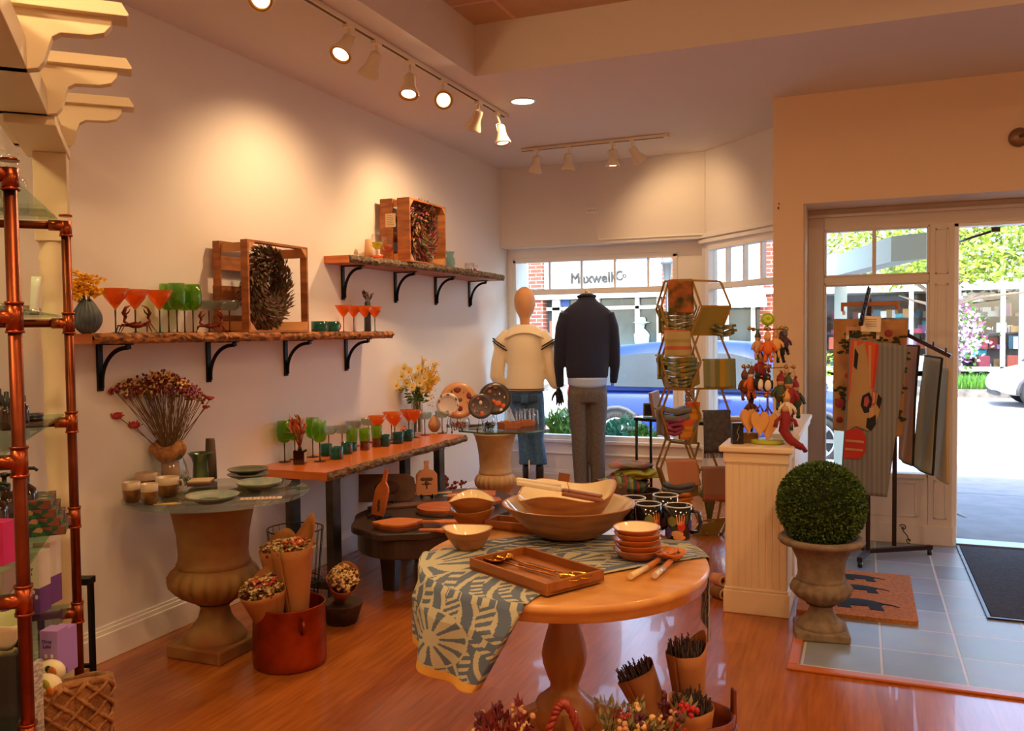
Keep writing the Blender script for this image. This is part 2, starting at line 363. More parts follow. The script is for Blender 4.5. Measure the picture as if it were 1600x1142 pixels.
# ---- entrance front: sidelight, post, door opening
DY = 6.13; doorw = mat('entry_trim_paint', '#D9CDC3', .45)
b = MB()
b.box(2.70, 2.80, DY, 6.22, 0, 2.19); b.box(2.80, 6.6, DY, 6.22, 2.055, 2.19); b.box(2.80, 3.435, DY, 6.22, 1.695, 1.745); b.box(2.80, 3.435, DY, 6.22, 0, .44)
b.box(3.435, 3.575, DY - .01, 6.22, 0, 2.06); b.box(2.70, 3.58, DY - .022, DY, 0, .125); b.box(2.70, 6.6, DY - .03, DY, 2.135, 2.155); b.box(2.82, 3.42, DY - .02, DY, .425, .455)
b.box(4.62, 4.76, DY - .01, 6.22, 0, 2.06); b.box(4.76, 6.6, DY, 6.22, 0, 2.06)
struct('wall_storefront', b, doorw, bev=.003)
b = MB()
def recess(b, x0, x1, z0, z1, y, w=.012):
    b.box(x0, x1, y - .006, y, z0, z0 + w); b.box(x0, x1, y - .006, y, z1 - w, z1); b.box(x0, x0 + w, y - .006, y, z0, z1); b.box(x1 - w, x1, y - .006, y, z0, z1)
recess(b, 2.86, 3.37, .17, .40, DY); recess(b, 3.467, 3.543, .17, .42, DY - .01); recess(b, 3.467, 3.543, .46, 1.68, DY - .01); recess(b, 3.467, 3.543, 1.74, 2.03, DY - .01); recess(b, 2.80, 3.435, 1.742, 2.056, DY); recess(b, 2.80, 3.435, .44, 1.7, DY)
struct('trim_7', b, doorw, bev=.002)
b = MB(); b.box(2.80, 2.815, DY + .005, 6.19, .44, 2.056); b.box(3.42, 3.435, DY + .005, 6.19, .44, 2.056); b.box(2.8, 3.435, DY + .005, 6.19, 2.04, 2.056); b.box(2.8, 3.435, DY + .005, 6.19, 1.74, 1.755); b.box(2.8, 3.435, DY + .005, 6.19, 1.68, 1.696); b.box(2.8, 3.435, DY + .005, 6.19, .44, .455)
w3 = struct('window_3', b, doorw)
b = MB(); xm = on(1366, 395, 1, DY).x; b.box(xm - .012, xm + .012, DY + .004, 6.19, 1.745, 2.05); obj('muntin', b, doorw, w3)
b = MB(); b.box(2.81, 3.425, 6.165, 6.169, .455, 1.69); b.box(2.81, 3.425, 6.165, 6.169, 1.75, 2.045); obj('pane', b, panewin, w3)
b = MB(); b.box(3.575, 3.60, DY, 6.24, 0, 2.055); b.box(3.575, 4.62, DY, 6.24, 2.035, 2.055); b.box(4.595, 4.62, DY, 6.24, 0, 2.055); b.box(3.575, 4.62, DY + .02, 6.3, -.005, .016, 1)
dj = struct('door_1', b, [trimw, mat('aluminium_sill', '#8E9094', .35, .9)], bev=.002)
b = MB(); b.box(3.575, 3.615, 6.26, 7.22, .03, 2.03); obj('door_leaf', b, trimw, dj)
b = MB(); b.tube([(3.80, 6.2, 2.005), (3.66, 6.33, 1.97), (3.62, 6.60, 1.97)], .008, 6); b.cbox((3.81, 6.18, 2.01), (.05, .03, .03)); obj('door_closer', b, mat('closer_metal', '#3A3A3C', .4, .8), dj)
# ================================================================== half wall with the white pedestal
b = MB()
b.box(2.62, 2.72, 4.62, 5.78, 0, .835); struct('wall_half', b, trimw)
b = MB(); b.box(2.60, 2.745, 4.62, 5.77, .835, .86); b.box(2.61, 2.735, 4.62, 5.77, .80, .835); struct('trim_1', b, trimw, bev=.005)
pedm = mat('pedestal_paint', '#F0D9B4', .5)
t = thing('display_pedestal', 'cream beadboard pedestal at the end of the half wall beside the topiary', 'pedestal', (2.56, 4.47, 0))
b = MB(); b.box(-.145, .145, -.145, .145, 0, .80)
for k in range(9):
    x = -.145 + .29 * (k + .5) / 9
    b.box(x - .013, x + .013, -.148, -.144, .12, .755); b.box(.144, .148, x - .013, x + .013, .12, .755); b.box(-.148, -.144, x - .013, x + .013, .12, .755)
obj('body', b, pedm, t, bev=.0015)
b = MB(); b.box(-.157, .157, -.157, .157, 0, .115); b.box(-.152, .152, -.152, .152, .115, .13); obj('base_molding', b, pedm, t, bev=.005)
b = MB(); b.box(-.156, .156, -.156, .156, .745, .80); b.box(-.15, .15, -.15, .15, .735, .75); b.box(-.175, .175, -.175, .175, .80, .83); obj('top', b, pedm, t, bev=.008)
# ================================================================== street outside
conc = mat('sidewalk_concrete', '#747577', .85, noise=6, col2='#68696B'); asph = mat('asphalt', '#A6A5A3', .9, noise=30, col2='#8F8E8D')
b = MB(); b.add([(-30, 6.22, -.03), (30, 6.22, -.03), (30, 11.2, -.22), (-30, 11.2, -.22)], [(0, 1, 2, 3)]); b.box(-30, 30, 11.2, 11.35, -.4, -.22); struct('ground_sidewalk', b, conc)
b = MB(); b.add([(-30, 11.3, -.4), (40, 11.3, -.4), (40, 25, -.4), (-30, 25, -.4)], [(0, 1, 2, 3)]); struct('ground_road', b, asph)
b = MB(); b.box(-30, 40, 24.8, 25.0, -.4, -.2); b.box(-30, 40, 25, 31, -.3, -.22); struct('ground_far_sidewalk', b, mat('curb_stone', '#7A756E', .9, noise=5, col2='#504C46'))
b = MB(); b.add([(3.45, 8.65, -.105), (3.47, 8.6, -.103), (3.8, 7.5, -.068), (3.78, 7.48, -.067)], [(0, 1, 2, 3)]); 
for x in (-1.5, .2, 1.9, 3.6, 5.3): b.box(x, x + .012, 6.3, 11.2, -.23, -.0285 ) if False else b.add([(x, 6.3, -.028), (x + .012, 6.3, -.028), (x + .012, 11.2, -.217), (x, 11.2, -.217)], [(0, 1, 2, 3)])
b.add([(-5, 8.9, -.128), (9, 8.9, -.128), (9, 8.915, -.129), (-5, 8.915, -.129)], [(0, 1, 2, 3)]); struct('ground_crack', b, mat('crack', '#857F78', .9))
YF = 28.0
def fx(px, y=YF): return on(px, 515, 1, y).x
def fz(py, px=950, y=YF): return on(px, py, 1, y).z
white_siding = brickmat('white_siding', '#BDBBB8', '#B9B7B3', '#98958F', 30, .2, .012, .7, .3, axes=(PI / 2, 0, 0))
redbrick = brickmat('red_brick', '#83402F', '#6B3024', '#A08C80', .42, .13, .012, .85, .3, axes=(PI / 2, 0, 0))
shopglass = mat('shop_window_glass', '#435458', .1, .0, noise=.5, col2='#1C2428')
t = thing('storefront_building', 'white clapboard shop across the street with brick piers and a grey name sign', 'building', (0, YF, -.22))
def fb(b, x0, x1, y0, y1, z0, z1, mi=0): return b.box(fx(x0), fx(x1), y0 - 0, y1, z0 + .22, z1 + .22, mi)
b = MB(); b.box(-22, fx(1230), 0, 6, 2.68 + .22, 7.2); b.box(-22, fx(1230), .0, 1, .0, .9); obj('wall', b, white_siding, t)
b = MB()
for a, c in ((829, 851), (1036, 1062), (700, 720), (1188, 1213)): b.box(fx(a), fx(c), -.15, .5, 0, 7.2)
obj('brick_pier', b, redbrick, t)
b = MB(); b.box(-22, fx(1230), .35, .4, .9, 2.9); obj('shop_window', b, shopglass, t)
b = MB()
for px in (722, 760, 795, 860, 866, 928, 990, 1024, 1070, 1098, 1130, 1172): b.box(fx(px), fx(px) + .14, .2, .36, .9, 2.9)
b.box(-22, fx(1230), .2, .36, 2.35, 2.46); b.box(-22, fx(1230), .15, .36, .85, 1.0); obj('window_frame', b, trimw, t)
b = MB(); b.box(-22, fx(1230), -.25, 0, 2.72, 2.9); b.box(-22, fx(1230), -.12, 0, 5.0, 5.15); obj('cornice', b, trimw, t)
sg = mat('grey_sign_letter', '#2A2826', .6)
xs = (fx(896) + fx(980)) / 2
text('sign_lettering', 'Maxwell', .50, sg, t, wallM((fx(896) + fx(955)) / 2, -.03, fz(434) + .22), .02, sx=.90)
text('sign_lettering', '&', .22, sg, t, wallM(fx(958.5), -.03, fz(433) + .22), .02)
text('sign_lettering', 'C', .46, sg, t, wallM(fx(968), -.03, fz(432) + .22), .02, sx=.8)
text('sign_lettering', 'o', .28, sg, t, wallM(fx(976.5), -.03, fz(431) + .22), .02)
# goods and mannequin behind the shop windows
b = MB(); x = fx(1000, YF)
b.lathe([(0, 1.0), (.22, 1.0), (.26, 1.5), (.16, 1.62), (.08, 1.7), (.12, 1.85), (.3, 1.9), (.14, 1.92), (.12, 2.05), (0, 2.08)], 16, (x, .25, 0)); obj('window_figure', b, mat('pale_teal_cloth', '#9FB8B4', .8), t)
b = MB(); b.box(fx(868), fx(886), .3, .34, 2.5, 2.85); obj('blue_sign', b, mat('blue_sign', '#1F4E9A', .5), t)
b = MB(); b.box(fx(855), fx(861), .25, .3, 1.35, 2.0); obj('red_poster', b, mat('red_poster', '#B85040', .6), t)
# awnings over the right-hand windows
aw = mat('white_awning', '#F4F4F0', .8); 
for a, c in ((1075, 1165), (1168, 1190)):
    b = MB(); x0, x1 = fx(a), fx(c); b.add([(x0, 0, 3.2), (x1, 0, 3.2), (x1 + .25, -1.0, 2.5), (x0, -1.0, 2.5), (x0, -1, 2.3), (x1 + .25, -1, 2.3)], [(0, 3, 2, 1), (3, 4, 5, 2)]); obj('awning', b, aw, t, solid=.02)
# right-hand shop seen through the door
t = thing('gift_shop_building', 'shop across the street seen through the open door with goods in its glass front', 'building', (0, 29.5, -.22))
Y2 = 29.5
X0 = fx(1240, Y2)
b = MB(); b.box(X0, 24, 0, 6, 2.75, 3.6); b.box(X0, 24, .0, .5, 0, .3); obj('fascia', b, mat('white_fascia', '#C8C6C2', .7), t)
b = MB(); b.add([(X0, -.3, 3.6), (20, -.3, 3.6), (20, 3.5, 6.2), (X0, 3.5, 6.2)], [(0, 1, 2, 3)]); obj('roof', b, mat('grey_shingle', '#4C4C50', .9, noise=4, col2='#6A6A6C'), t)
b = MB(); b.box(X0, 24, 2.2, 2.4, .0, 2.75); obj('back_wall', b, mat('shop_back_wall', '#7A5840', .8, noise=1.3, col2='#382A20'), t)
b = MB(); b.box(X0, 24, 0, 2.3, .12, .3); obj('shop_floor', b, mat('shop_floor_blue', '#4E98A0', .7), t)
b = MB(); 
for px in (1310, 1420, 1494, 1563, 1592, 1625): b.box(fx(px, Y2), fx(px, Y2) + .13, -.02, .1, .3, 2.8)
b.box(X0, 24, -.02, .1, .28, .42); obj('window_frame', b, mat('grey_frame', '#A9AAA8', .6), t)
b = MB(); b.box(X0, 24, .02, .03, .4, 2.8); obj('shop_glass', b, glass('far_glass', (.9, .93, .95), refl=1), t)
cols = ['#C58A4A', '#B9543A', '#2F9C9C', '#E0D8C8', '#8E5C8A', '#6B4A2E', '#D9A24E', '#F0F0EA', '#3E5C6A', '#A33A4A']
b = MB(); ms = [mat('goods_%s' % c[1:], c, .7) for c in cols]
for px in range(1300, 1640, 9):
    for z in (.35, .95, 1.45, 1.95):
        if random.random() < .8:
            x = fx(px, Y2); w = random.uniform(.06, .16); h = random.uniform(.1, .42); yy = random.uniform(.4, 2.0); b.box(x - w, x + w, yy, yy + .2, z, z + h, random.randrange(10))
obj('window_goods', b, ms, t)['kind'] = 'stuff'
b = MB(); x = fx(1503, Y2); b.lathe([(.02, 2.75), (.02, 2.6), (.1, 2.55), (.38, 2.3), (.36, 2.28), (0, 2.3)], 14, (fx(1524, Y2), .8, .1)); obj('pendant_lamp', b, mat('glass_shade', '#CFC7B0', .3), t)
t = thing('shop_bench', 'bright teal bench in the glass front of the far shop', 'bench', (fx(1522, Y2), 30.6, .08))
b = MB(); b.box(-.45, .45, -.2, .2, .35, .85); obj('seat', b, mat('teal_paint', '#1E9CA4', .5), t, bev=.03)
b = MB(); b.box(-.42, -.34, -.18, .18, 0, .35); b.box(.34, .42, -.18, .18, 0, .35); obj('leg', b, mat('teal_paint', '#1E9CA4', .5), t)
# hedge and planting
def leafmat(n, c, c2): return mat(n, c, .6, noise=14, col2=c2)
gr1 = leafmat('leaf_green', '#7AA040', '#4A7A28'); gr2 = leafmat('leaf_spring', '#86A02C', '#5E8020'); gr3 = leafmat('leaf_teal', '#58A088', '#3A8058')
def bush(name, label, cat, c, r, n, m, ls=.1, sc=(1, 1, 1), group=None, kind=None, stem=True):
    t = thing(name, label, cat, c, 0, group); b = MB()
    for i in range(n):
        u = random.uniform(-1, 1); a = random.uniform(0, 2 * PI); q = math.sqrt(1 - u * u); rr = r * random.uniform(.55, 1) ** .5
        d = Vector((q * math.cos(a), q * math.sin(a), u)); p = Vector((d.x * rr * sc[0], d.y * rr * sc[1], r * sc[2] + d.z * rr * sc[2]))
        b.leaf(p, d + Vector((random.uniform(-1, 1), random.uniform(-1, 1), random.uniform(-.3, .8))), ls * random.uniform(.7, 1.2), ls * .5)
    obj('foliage', b, m, t)
    b = MB()
    for k in range(5): b.tube([(0, 0, 0), (random.uniform(-.3, .3) * r * sc[0], random.uniform(-.3, .3) * r * sc[1], r * sc[2] * 1.2)], [.02, .008], 5)
    obj('stem', b, mat('bark_grey', '#8A7A68', .9), t); return t
g = on(930, 690, 1, 8.2)
for px, py, m, r in ((880, 690, gr1, .22), (905, 686, gr1, .2), (950, 694, gr3, .17), (975, 690, gr3, .2), (1000, 693, gr1, .17), (860, 688, gr2, .17)):
    p = on(px, py, 1, 8.1); bush('planter_shrub', {880: 'green leafy shrub outside the window behind the jeans mannequin', 905: 'light green shrub outside the window between the two mannequins', 950: 'blue-green shrub outside the window right of the grey trousers', 975: 'blue-green shrub under the blue car door outside', 1000: 'green shrub outside just left of the black table', 860: 'yellow-green shrub outside at the far left of the window'}[px], 'shrub', (p.x, 8.1, -.05), r, 600, m, .085, (1.15, .9, 1.5), 'shrubs in the bed under the display window')
b = MB(); b.box(-1.5, 2.0, 7.75, 8.5, -.12, -.02); struct('ground_bed', b, mat('soil', '#5A4636', .95))
bush('clipped_hedge', 'low bright green hedge in front of the far shop beyond the parked cars', 'hedge', (fx(1160, 26), 26.3, -.2), .55, 1500, gr2, .12, (5.5, .7, 1.05))
b = MB(); 
for i in range(900):
    x = fx(random.uniform(1455, 1560), 25.6); y = random.uniform(25.1, 26.4); b.leaf((x, y, -.22), (random.uniform(-.3, .3), random.uniform(-.3, .3), 1), random.uniform(.2, .45), .04)
tag(obj('grass_clump', b, mat('grass_green', '#4E8028', .7)), 'strip of bright green grass along the far curb by the white car', 'grass', kind='stuff')
# street tree
t = thing('street_tree', 'tall spring tree with yellow-green leaves over the far curb outside the door', 'tree', (fx(1468, 25.8), 25.8, -.25)); tr0 = t.location.copy()
b = MB(); br = []
b.tube([(0, 0, 0), (.05, 0, 1.5), (-.05, 0, 3.0), (.1, 0, 4.6)], [.17, .14, .12, .08], 8)
for k in range(13):
    a = random.uniform(0, 2 * PI); z = random.uniform(1.9, 4.4); L = random.uniform(1.6, 3.4); d = Vector((math.cos(a), math.sin(a) * .6, random.uniform(.15, .7)))
    pts = [Vector((0, 0, z)) + d * L * f + Vector((0, 0, .1 * math.sin(f * 5))) for f in (0, .33, .66, 1)]; b.tube(pts, [.06, .045, .03, .01], 6); br += pts[1:]
obj('trunk', b, mat('bark_grey', '#8A7A68', .9), t)
b = MB()
for i in range(7000):
    p = random.choice(br) + Vector((random.gauss(0, .65), random.gauss(0, .5), random.gauss(0, .42)))
    if p.z < 2.85: continue
    b.leaf(p, (random.uniform(-1, 1), random.uniform(-1, 1), random.uniform(-.8, .6)), random.uniform(.14, .24), .09, random.randrange(2))
obj('foliage', b, [gr2, leafmat('leaf_lime', '#A4B03C', '#7C982C')], t)
t = thing('flowering_shrub', 'shrub with pink and white flower clusters left of the far shop window', 'shrub', (fx(1500, 27), 27, -.2))
b = MB()
for i in range(900):
    p = Vector((random.gauss(0, .28), random.gauss(0, .3), 1.5 + random.gauss(0, .45))); b.leaf(p, (random.uniform(-1, 1), random.uniform(-1, 1), random.uniform(-.8, .6)), .14, .1, random.choice((0, 0, 1, 2)))
obj('foliage', b, [mat('petal_white', '#F0E4E8', .7), mat('petal_pink', '#D08AC0', .7), gr1], t); b = MB(); b.tube([(0, 0, 0), (0, 0, 1.6)], .04, 6); obj('stem', b, mat('bark_grey', '#8A7A68', .9), t)
# street lamp
t = thing('street_lamp', 'black post lantern standing before the right brick pier across the street', 'street lamp', (fx(1043, 25.9), 25.9, -.22))
zt = fz(415, 1043, 25.9)
b = MB(); b.tube([(0, 0, 0), (0, 0, zt - .35)], [.07, .05], 8); obj('pole', b, blackp, t)
b = MB(); b.lathe([(0, zt - .4), (.08, zt - .4), (.1, zt - .3), (.16, zt + .25), (.22, zt + .28), (.2, zt + .36), (.05, zt + .5), (0, zt + .55)], 8); obj('lantern', b, mat('lantern_grey', '#55585C', .4), t)
# pale green entrance canopy box outside the sidelight
pg = mat('pale_green_paint', '#B9C4B8', .6)
b = MB(); b.box(2.30, 2.50, 7.05, 7.2, 0, 2.6); b.box(2.12, 2.3, 7.25, 7.35, -.1, 2.6); q0 = on(1321, 395, 1, 8.0)
b = MB(); c0 = on(1304, 372, 1, 9.0); c1 = on(1449, 364, 1, 7.2)
b = MB()
pA = Vector((on(1321, 400, 1, 9.2).x, 9.2)); pB = Vector((on(1452, 400, 1, 7.0).x, 7.0)); 
for (p, q) in ((pA, pB),):
    zb, zt = on(1440, 404, 1, 7.0).z, on(1440, 363, 1, 7.0).z
    b.add([(p.x, p.y, zb), (q.x, q.y, zb), (q.x, q.y, zt), (p.x, p.y, zt), (p.x - .25, p.y + .2, zb), (q.x - .25, q.y + .2, zb), (q.x - .25, q.y + .2, zt), (p.x - .25, p.y + .2, zt)], [(0, 1, 2, 3), (5, 4, 7, 6), (1, 5, 6, 2), (4, 0, 3, 7), (3, 2, 6, 7), (0, 4, 5, 1)])
xa = on(1304, 500, 1, 9.4).x; xb = on(1323, 500, 1, 9.4).x; b.box(xa, xb, 9.3, 9.45, -.12, zt)
t = struct('trim_8', b, pg)
# ================================================================== cars
def car(name, label, x, y, rz, body, L=4.55, Wd=1.85, H=1.66, suv=True, dark=None, z=-.4):
    """length along local X, nose at +X"""
    t = thing(name, label, 'car', (x, y, z), rz)
    bm = mat('car_paint_' + name + body[1:], body, .4, .1, coat=.1, spec=.25); gl = mat('car_glass', '#2A363E', .3, .0, spec=.22, noise=1.2, col2='#1C262C'); tm = mat('plastic_grey', '#3B3E42', .6); tire = mat('tyre', '#1B1B1C', .8); rim = mat('alloy', '#B8BBBE', .3, .9)
    def sec(pts, w0):   # cross-section loop heights per x station
        pass
    xs = [-.5, -.485, -.44, -.36, -.2, 0, .16, .28, .36, .44, .485, .5]
    top = [.62, .80, .98, 1.0, 1.0, 1.0, .99, .96, .9, .8, .70, .52] if suv else [.6, .74, .9, .92, .92, .92, .92, .9, .86, .76, .66, .5]
    wd = [.80, .90, .97, 1, 1, 1, 1, 1, .99, .95, .86, .74]
    b = MB(); rings = []; n = 14
    vs = []
    for xi, tp, wi in zip(xs, top, wd):
        hw = Wd / 2 * wi; zb = .24 + (.12 if abs(xi) > .47 else 0); ring = [(-.86, zb), (-1, zb + .1), (-1.0, .55), (-.985, .78 * tp / 1.0 if tp > .7 else tp * .8), (-.94, tp * .93), (-.86, tp), (-.3, tp + .02), (.3, tp + .02), (.86, tp), (.94, tp * .93), (.985, .78 * tp if tp > .7 else tp * .8), (1.0, .55), (1, zb + .1), (.86, zb)]
        for a, zz in ring: vs.append((xi * L, a * hw, zz))
    k = len(xs); fs = [(i * n + j, i * n + (j + 1) % n, (i + 1) * n + (j + 1) % n, (i + 1) * n + j) for i in range(k - 1) for j in range(n)] + [tuple(range(n))[::-1], tuple((k - 1) * n + j for j in range(n))]
    b.add([tuple(v) for v in vs], fs, 0, True); o = obj('body', b, bm, t, sub=1)
    # greenhouse
    b = MB(); gs = [(-.47, .98, .98, .80), (-.40, .98, 1.42 if suv else 1.2, .78), (-.33, .98, H - .06, .70), (-.2, .98, H - .01, .68), (0, .98, H, .68), (.1, .98, H - .03, .68), (.17, .97, H - .14, .70), (.33, .95, .96, .80)]
    vs = []
    for xi, zb, zt, w in gs:
        hw = Wd / 2 * .95
        for a, zz in ((-1, zb), (-w / .95, zt * .97 if zt > 1.1 else zt), (-.8 * w, zt), (.8 * w, zt), (w / .95, zt * .97 if zt > 1.1 else zt), (1, zb)): vs.append((xi * L, a * hw, zz))
    n = 6; k = len(gs); b.add(vs, [(i * n + j, i * n + (j + 1) % n, (i + 1) * n + (j + 1) % n, (i + 1) * n + j) for i in range(k - 1) for j in range(n)] + [tuple(range(n))[::-1], tuple((k - 1) * n + j for j in range(n))], 0, True)
    # roof faces painted
    cab = obj('cabin', b, bm, t)
    for s in (-1, 1):
        b = MB()
        def gp(xi, zz): # point on cabin side
            w = .95 + (.70 - .95) * max(0, (zz - .98) / (H * .97 - .98)); return (xi * L, s * Wd / 2 * (w + .04), zz)
        for poly in ([(-.44, 1.05), (-.41, 1.32), (-.34, 1.45), (-.325, 1.05)], [(-.315, 1.04), (-.325, 1.48), (-.2, 1.52), (-.09, 1.53), (-.09, 1.03)], [(-.07, 1.03), (-.07, 1.53), (.06, 1.50), (.15, 1.40), (.26, 1.08), (.26, 1.02)]):
            sc_ = (H - .1) / 1.56; vs = [gp(a, .98 + (c - .98) * sc_) for a, c in poly]; b.add(vs, [tuple(range(len(vs)))])
        obj('side_window', b, gl, t, solid=.01)
    b = MB(); z0 = .99; b.add([(.325 * L, -Wd * .42, .985), (.325 * L, Wd * .42, .985), (.178 * L, Wd * .32, H - .13), (.178 * L, -Wd * .32, H - .13)], [(0, 1, 2, 3)]); obj('windshield', b, gl, t, solid=.015, loc=(.012, 0, .012))
    b = MB(); b.add([(-.468 * L, -Wd * .38, 1.02), (-.468 * L, Wd * .38, 1.02), (-.40 * L, Wd * .33, 1.4 * H / 1.66), (-.40 * L, -Wd * .33, 1.4 * H / 1.66)], [(0, 3, 2, 1)]); obj('rear_window', b, gl, t, solid=.015, loc=(-.012, 0, .01))
    for sx in (-.305, .31):
        for s in (-1, 1):
            b = MB(); b.xf = Matrix.Translation((sx * L, s * (Wd / 2 - .10), .34)) @ Matrix.Rotation(-s * PI / 2, 4, 'X')
            b.lathe([(.0, -.1), (.30, -.1), (.34, -.07), (.345, .07), (.32, .115), (.24, .12), (.235, .10), (.0, .10)], 24, mi=0)
            b.lathe([(.0, .108), (.235, .108)], 24, mi=2)
            for q in range(7): a = q * 2 * PI / 7; b.beam((0, 0, .115), (math.cos(a) * .225, math.sin(a) * .225, .118), .05, .012, 1)
            b.lathe([(.215, .105), (.24, .125), (.245, .105)], 24, mi=1); b.lathe([(.05, .11), (.045, .13), (0, .13)], 12, mi=1)
            obj('wheel', b, [tire, rim, blackp], t)
            b = MB(); pts = [(sx * L + math.cos(a) * .395, s * (Wd / 2 + .004), .34 + math.sin(a) * .395) for a in [PI * i / 10 - .1 for i in range(12)]]; b.tube(pts, .04, 6, flat=.9); obj('wheel_arch', b, tm, t)
            b = MB(); b.xf = Matrix.Translation((sx * L, s * (Wd / 2 + .001), .34)) @ Matrix.Rotation(-s * PI / 2, 4, 'X'); b.prism([(math.cos(a) * .38, -math.sin(a) * .38 * 1) for a in [PI * i / 12 for i in range(13)]], -.01, .002) if s > 0 else b.prism([(math.cos(a) * .38, math.sin(a) * .38) for a in [PI * i / 12 for i in range(13)]], -.01, .002); obj('wheel_well', b, blackp, t)
    for s in (-1, 1):
        b = MB(); b.ball((.455 * L, s * Wd * .37, .76), .12, 10, 6, sc=(1.1, .9, .45)); obj('headlight', b, mat('headlight_glass', '#D5DCE0', .1, .4), t)
        b = MB(); b.ball((-.465 * L, s * Wd * .43, .93), .13, 10, 6, sc=(.7, .5, 1.1)); obj('tail_light', b, mat('tail_red', '#C01828', .2), t)
        b = MB(); b.ball((.19 * L, s * (Wd / 2 + .07), 1.08), .09, 10, 6, sc=(.7, 1, .7)); obj('mirror', b, bm, t)
        b = MB()
        for hx in (-.17, .04): b.beam((hx * L - .1, s * (Wd / 2 + .012), .9), (hx * L + .08, s * (Wd / 2 + .012), .91), .025, .025)
        obj('door_handle', b, mat('alloy', '#B8BBBE', .3, .9), t)
        b = MB()
        for hx in (-.20, .02, .245): b.box(hx * L, hx * L + .006, s * Wd / 2 * .98 - .012, s * Wd / 2 * .98 + .014, .36, .96)
        b.box(-.2 * L, .245 * L, s * Wd / 2 - .015, s * Wd / 2 + .012, .28, .34); obj('door_seam', b, tm, t)
    b = MB(); b.box(.47 * L, .487 * L, -.45, .45, .42, .64); obj('grille', b, blackp, t)
    b = MB(); b.box(.46 * L, .488 * L, -.62, .62, .26, .36); b.box(-.49 * L, -.46 * L, -.66, .66, .3, .42); obj('bumper', b, tm, t)
    return t
xr = on(868, 600, 1, 12.4).x
car('parked_car', 'bright blue parked hatchback filling the display window behind the mannequins', xr + 2.35, 13.3, .0, '#1B3276', H=1.70, z=-.46)
car('parked_car', 'white parked car nosing in at the right edge of the doorway view', on(1548, 590, 1, 21.5).x + 2.35, 22.6, PI, '#C4C4C2')
car('parked_car', 'silver parked car behind the blue one seen through the angled window', on(1120, 560, 1, 17.8).x, 18.4, .0, '#8FA6AC', H=1.55, suv=False)
car('parked_car', 'grey-blue parked car at the left of the display window behind the sweater mannequin', -5.6, 14.0, 0, '#4A6478', z=-.4)
# ================================================================== track lights
fixm = mat('cream_metal', '#E9DDC4', .4); bulbm = mat('lamp_lens', (1, .80, .52), .4, emit=9.0); chrome = mat('satin_metal', '#C9C4BC', .3, .9); ringm = mat('brass_ring', '#B98A50', .35, .8)
def rail(label, a, b_, name='track_rail'):
    t = thing(name, label, 'light track', a); d = Vector(b_) - Vector(a)
    b = MB(); b.beam((0, 0, 0), d, .035, .02); obj('track_channel', b, fixm, t, bev=.002)
    b = MB(); b.beam(Vector((0, 0, -.011)), d + Vector((0, 0, -.011)), .012, .004); obj('track_slot', b, mat('dark_slot', '#4A423A', .6), t)
    e = d.normalized(); b = MB(); b.cbox(d + e * .012, (.04, .04, .026)); obj('end_cap', b, fixm, t, bev=.002); return t
RX, RZ = .80, 2.857
rail('long cream light track along the ceiling above the left wall', (RX, -.6, RZ), (RX, 5.42, RZ))
rail('short cream light track across the ceiling in front of the display window', (.50, 6.5, RZ), (1.66, 6.47, RZ))
def spot(A, d, label, lit=True, power=1.0, stem=.05, ang=95, group='track spotlights', tilt=(0, 0), col=LAMP):
    t = thing('track_spotlight', label, 'spotlight', A, 0, group); d = Vector(d).normalized()
    piv = Vector((0, 0, -.02 - stem)) + Vector((tilt[0], tilt[1], 0)); R = aim(d).to_4x4()
    b = MB(); b.box(-.016, .016, -.03, .03, -.028, -.008); b.tube([(0, 0, -.025), piv * .8], .008, 6); obj('mounting', b, fixm, t, bev=.002)
    c = piv + d * .045
    b = MB(); s1 = d.cross(Vector((0, 0, 1))); s1 = s1.normalized() if s1.length > .1 else Vector((1, 0, 0))
    for s in (-1, 1): b.tube([piv * .8, piv * .8 + s1 * s * .035 + Vector((0, 0, -.015)), c + s1 * s * .042], .003, 5)
    obj('yoke', b, fixm, t)
    b = MB(); b.xf = Matrix.Translation(c) @ R
    b.lathe([(0, -.05), (.022, -.05), (.028, -.04), (.03, .0), (.034, .02), (.05, .055), (.055, .066), (.055, .075), (.050, .075), (.046, .06), (.02, .03)], 24); obj('housing', b, fixm, t)
    b = MB(); b.xf = Matrix.Translation(c) @ R; b.lathe([(.049, .071), (.049, .076), (.04, .073), (.036, .066)], 24); obj('bezel', b, ringm, t)
    b = MB(); b.xf = Matrix.Translation(c) @ R; b.lathe([(.038, .066), (.03, .069), (0, .071)], 20); obj('lens', b, bulbm if lit else mat('unlit_lens', '#D8CFC0', .3), t)
    if lit:
        L = bpy.data.lights.new('spot_beam', 'SPOT'); L.energy = SPOT_W * power; L.color = col; L.spot_size = math.radians(ang); L.spot_blend = .7; L.shadow_soft_size = .035
        o = bpy.data.objects.new('spot_beam', L); SC.collection.objects.link(o); o.parent = t; o.matrix_local = Matrix.Translation(c + d * .085) @ aim(-d).to_4x4()
    return t
def ra(px, py): return (RX, on(px, py, 0, RX).y, RZ)
spot((RX, 2.93, RZ), (.25, -.8, -.5), 'lit spotlight facing the camera at the top edge, nearest on the long track')
spot(ra(545, 45), (-.05, -.55, -.8), 'lit spotlight second nearest on the long track, angled down toward the camera')
spot(ra(588, 70), (-.50, .12, -.86), 'spotlight turned to the left wall, bell hiding its lens, third on the long track', power=2.3, ang=125)
spot(ra(641, 103), (.1, -.35, -.9), 'lit spotlight tipped steeply down, fourth on the long track', stem=.08, tilt=(.02, -.04))
spot(ra(692, 136), (.45, -.85, -.35), 'lit spotlight with round glowing lens facing the camera, fifth on the long track', stem=.09)
spot(ra(748, 164), (-.48, .2, -.86), 'spotlight turned to the left wall, sixth on the long track beside the recessed light', power=2.0, ang=125)
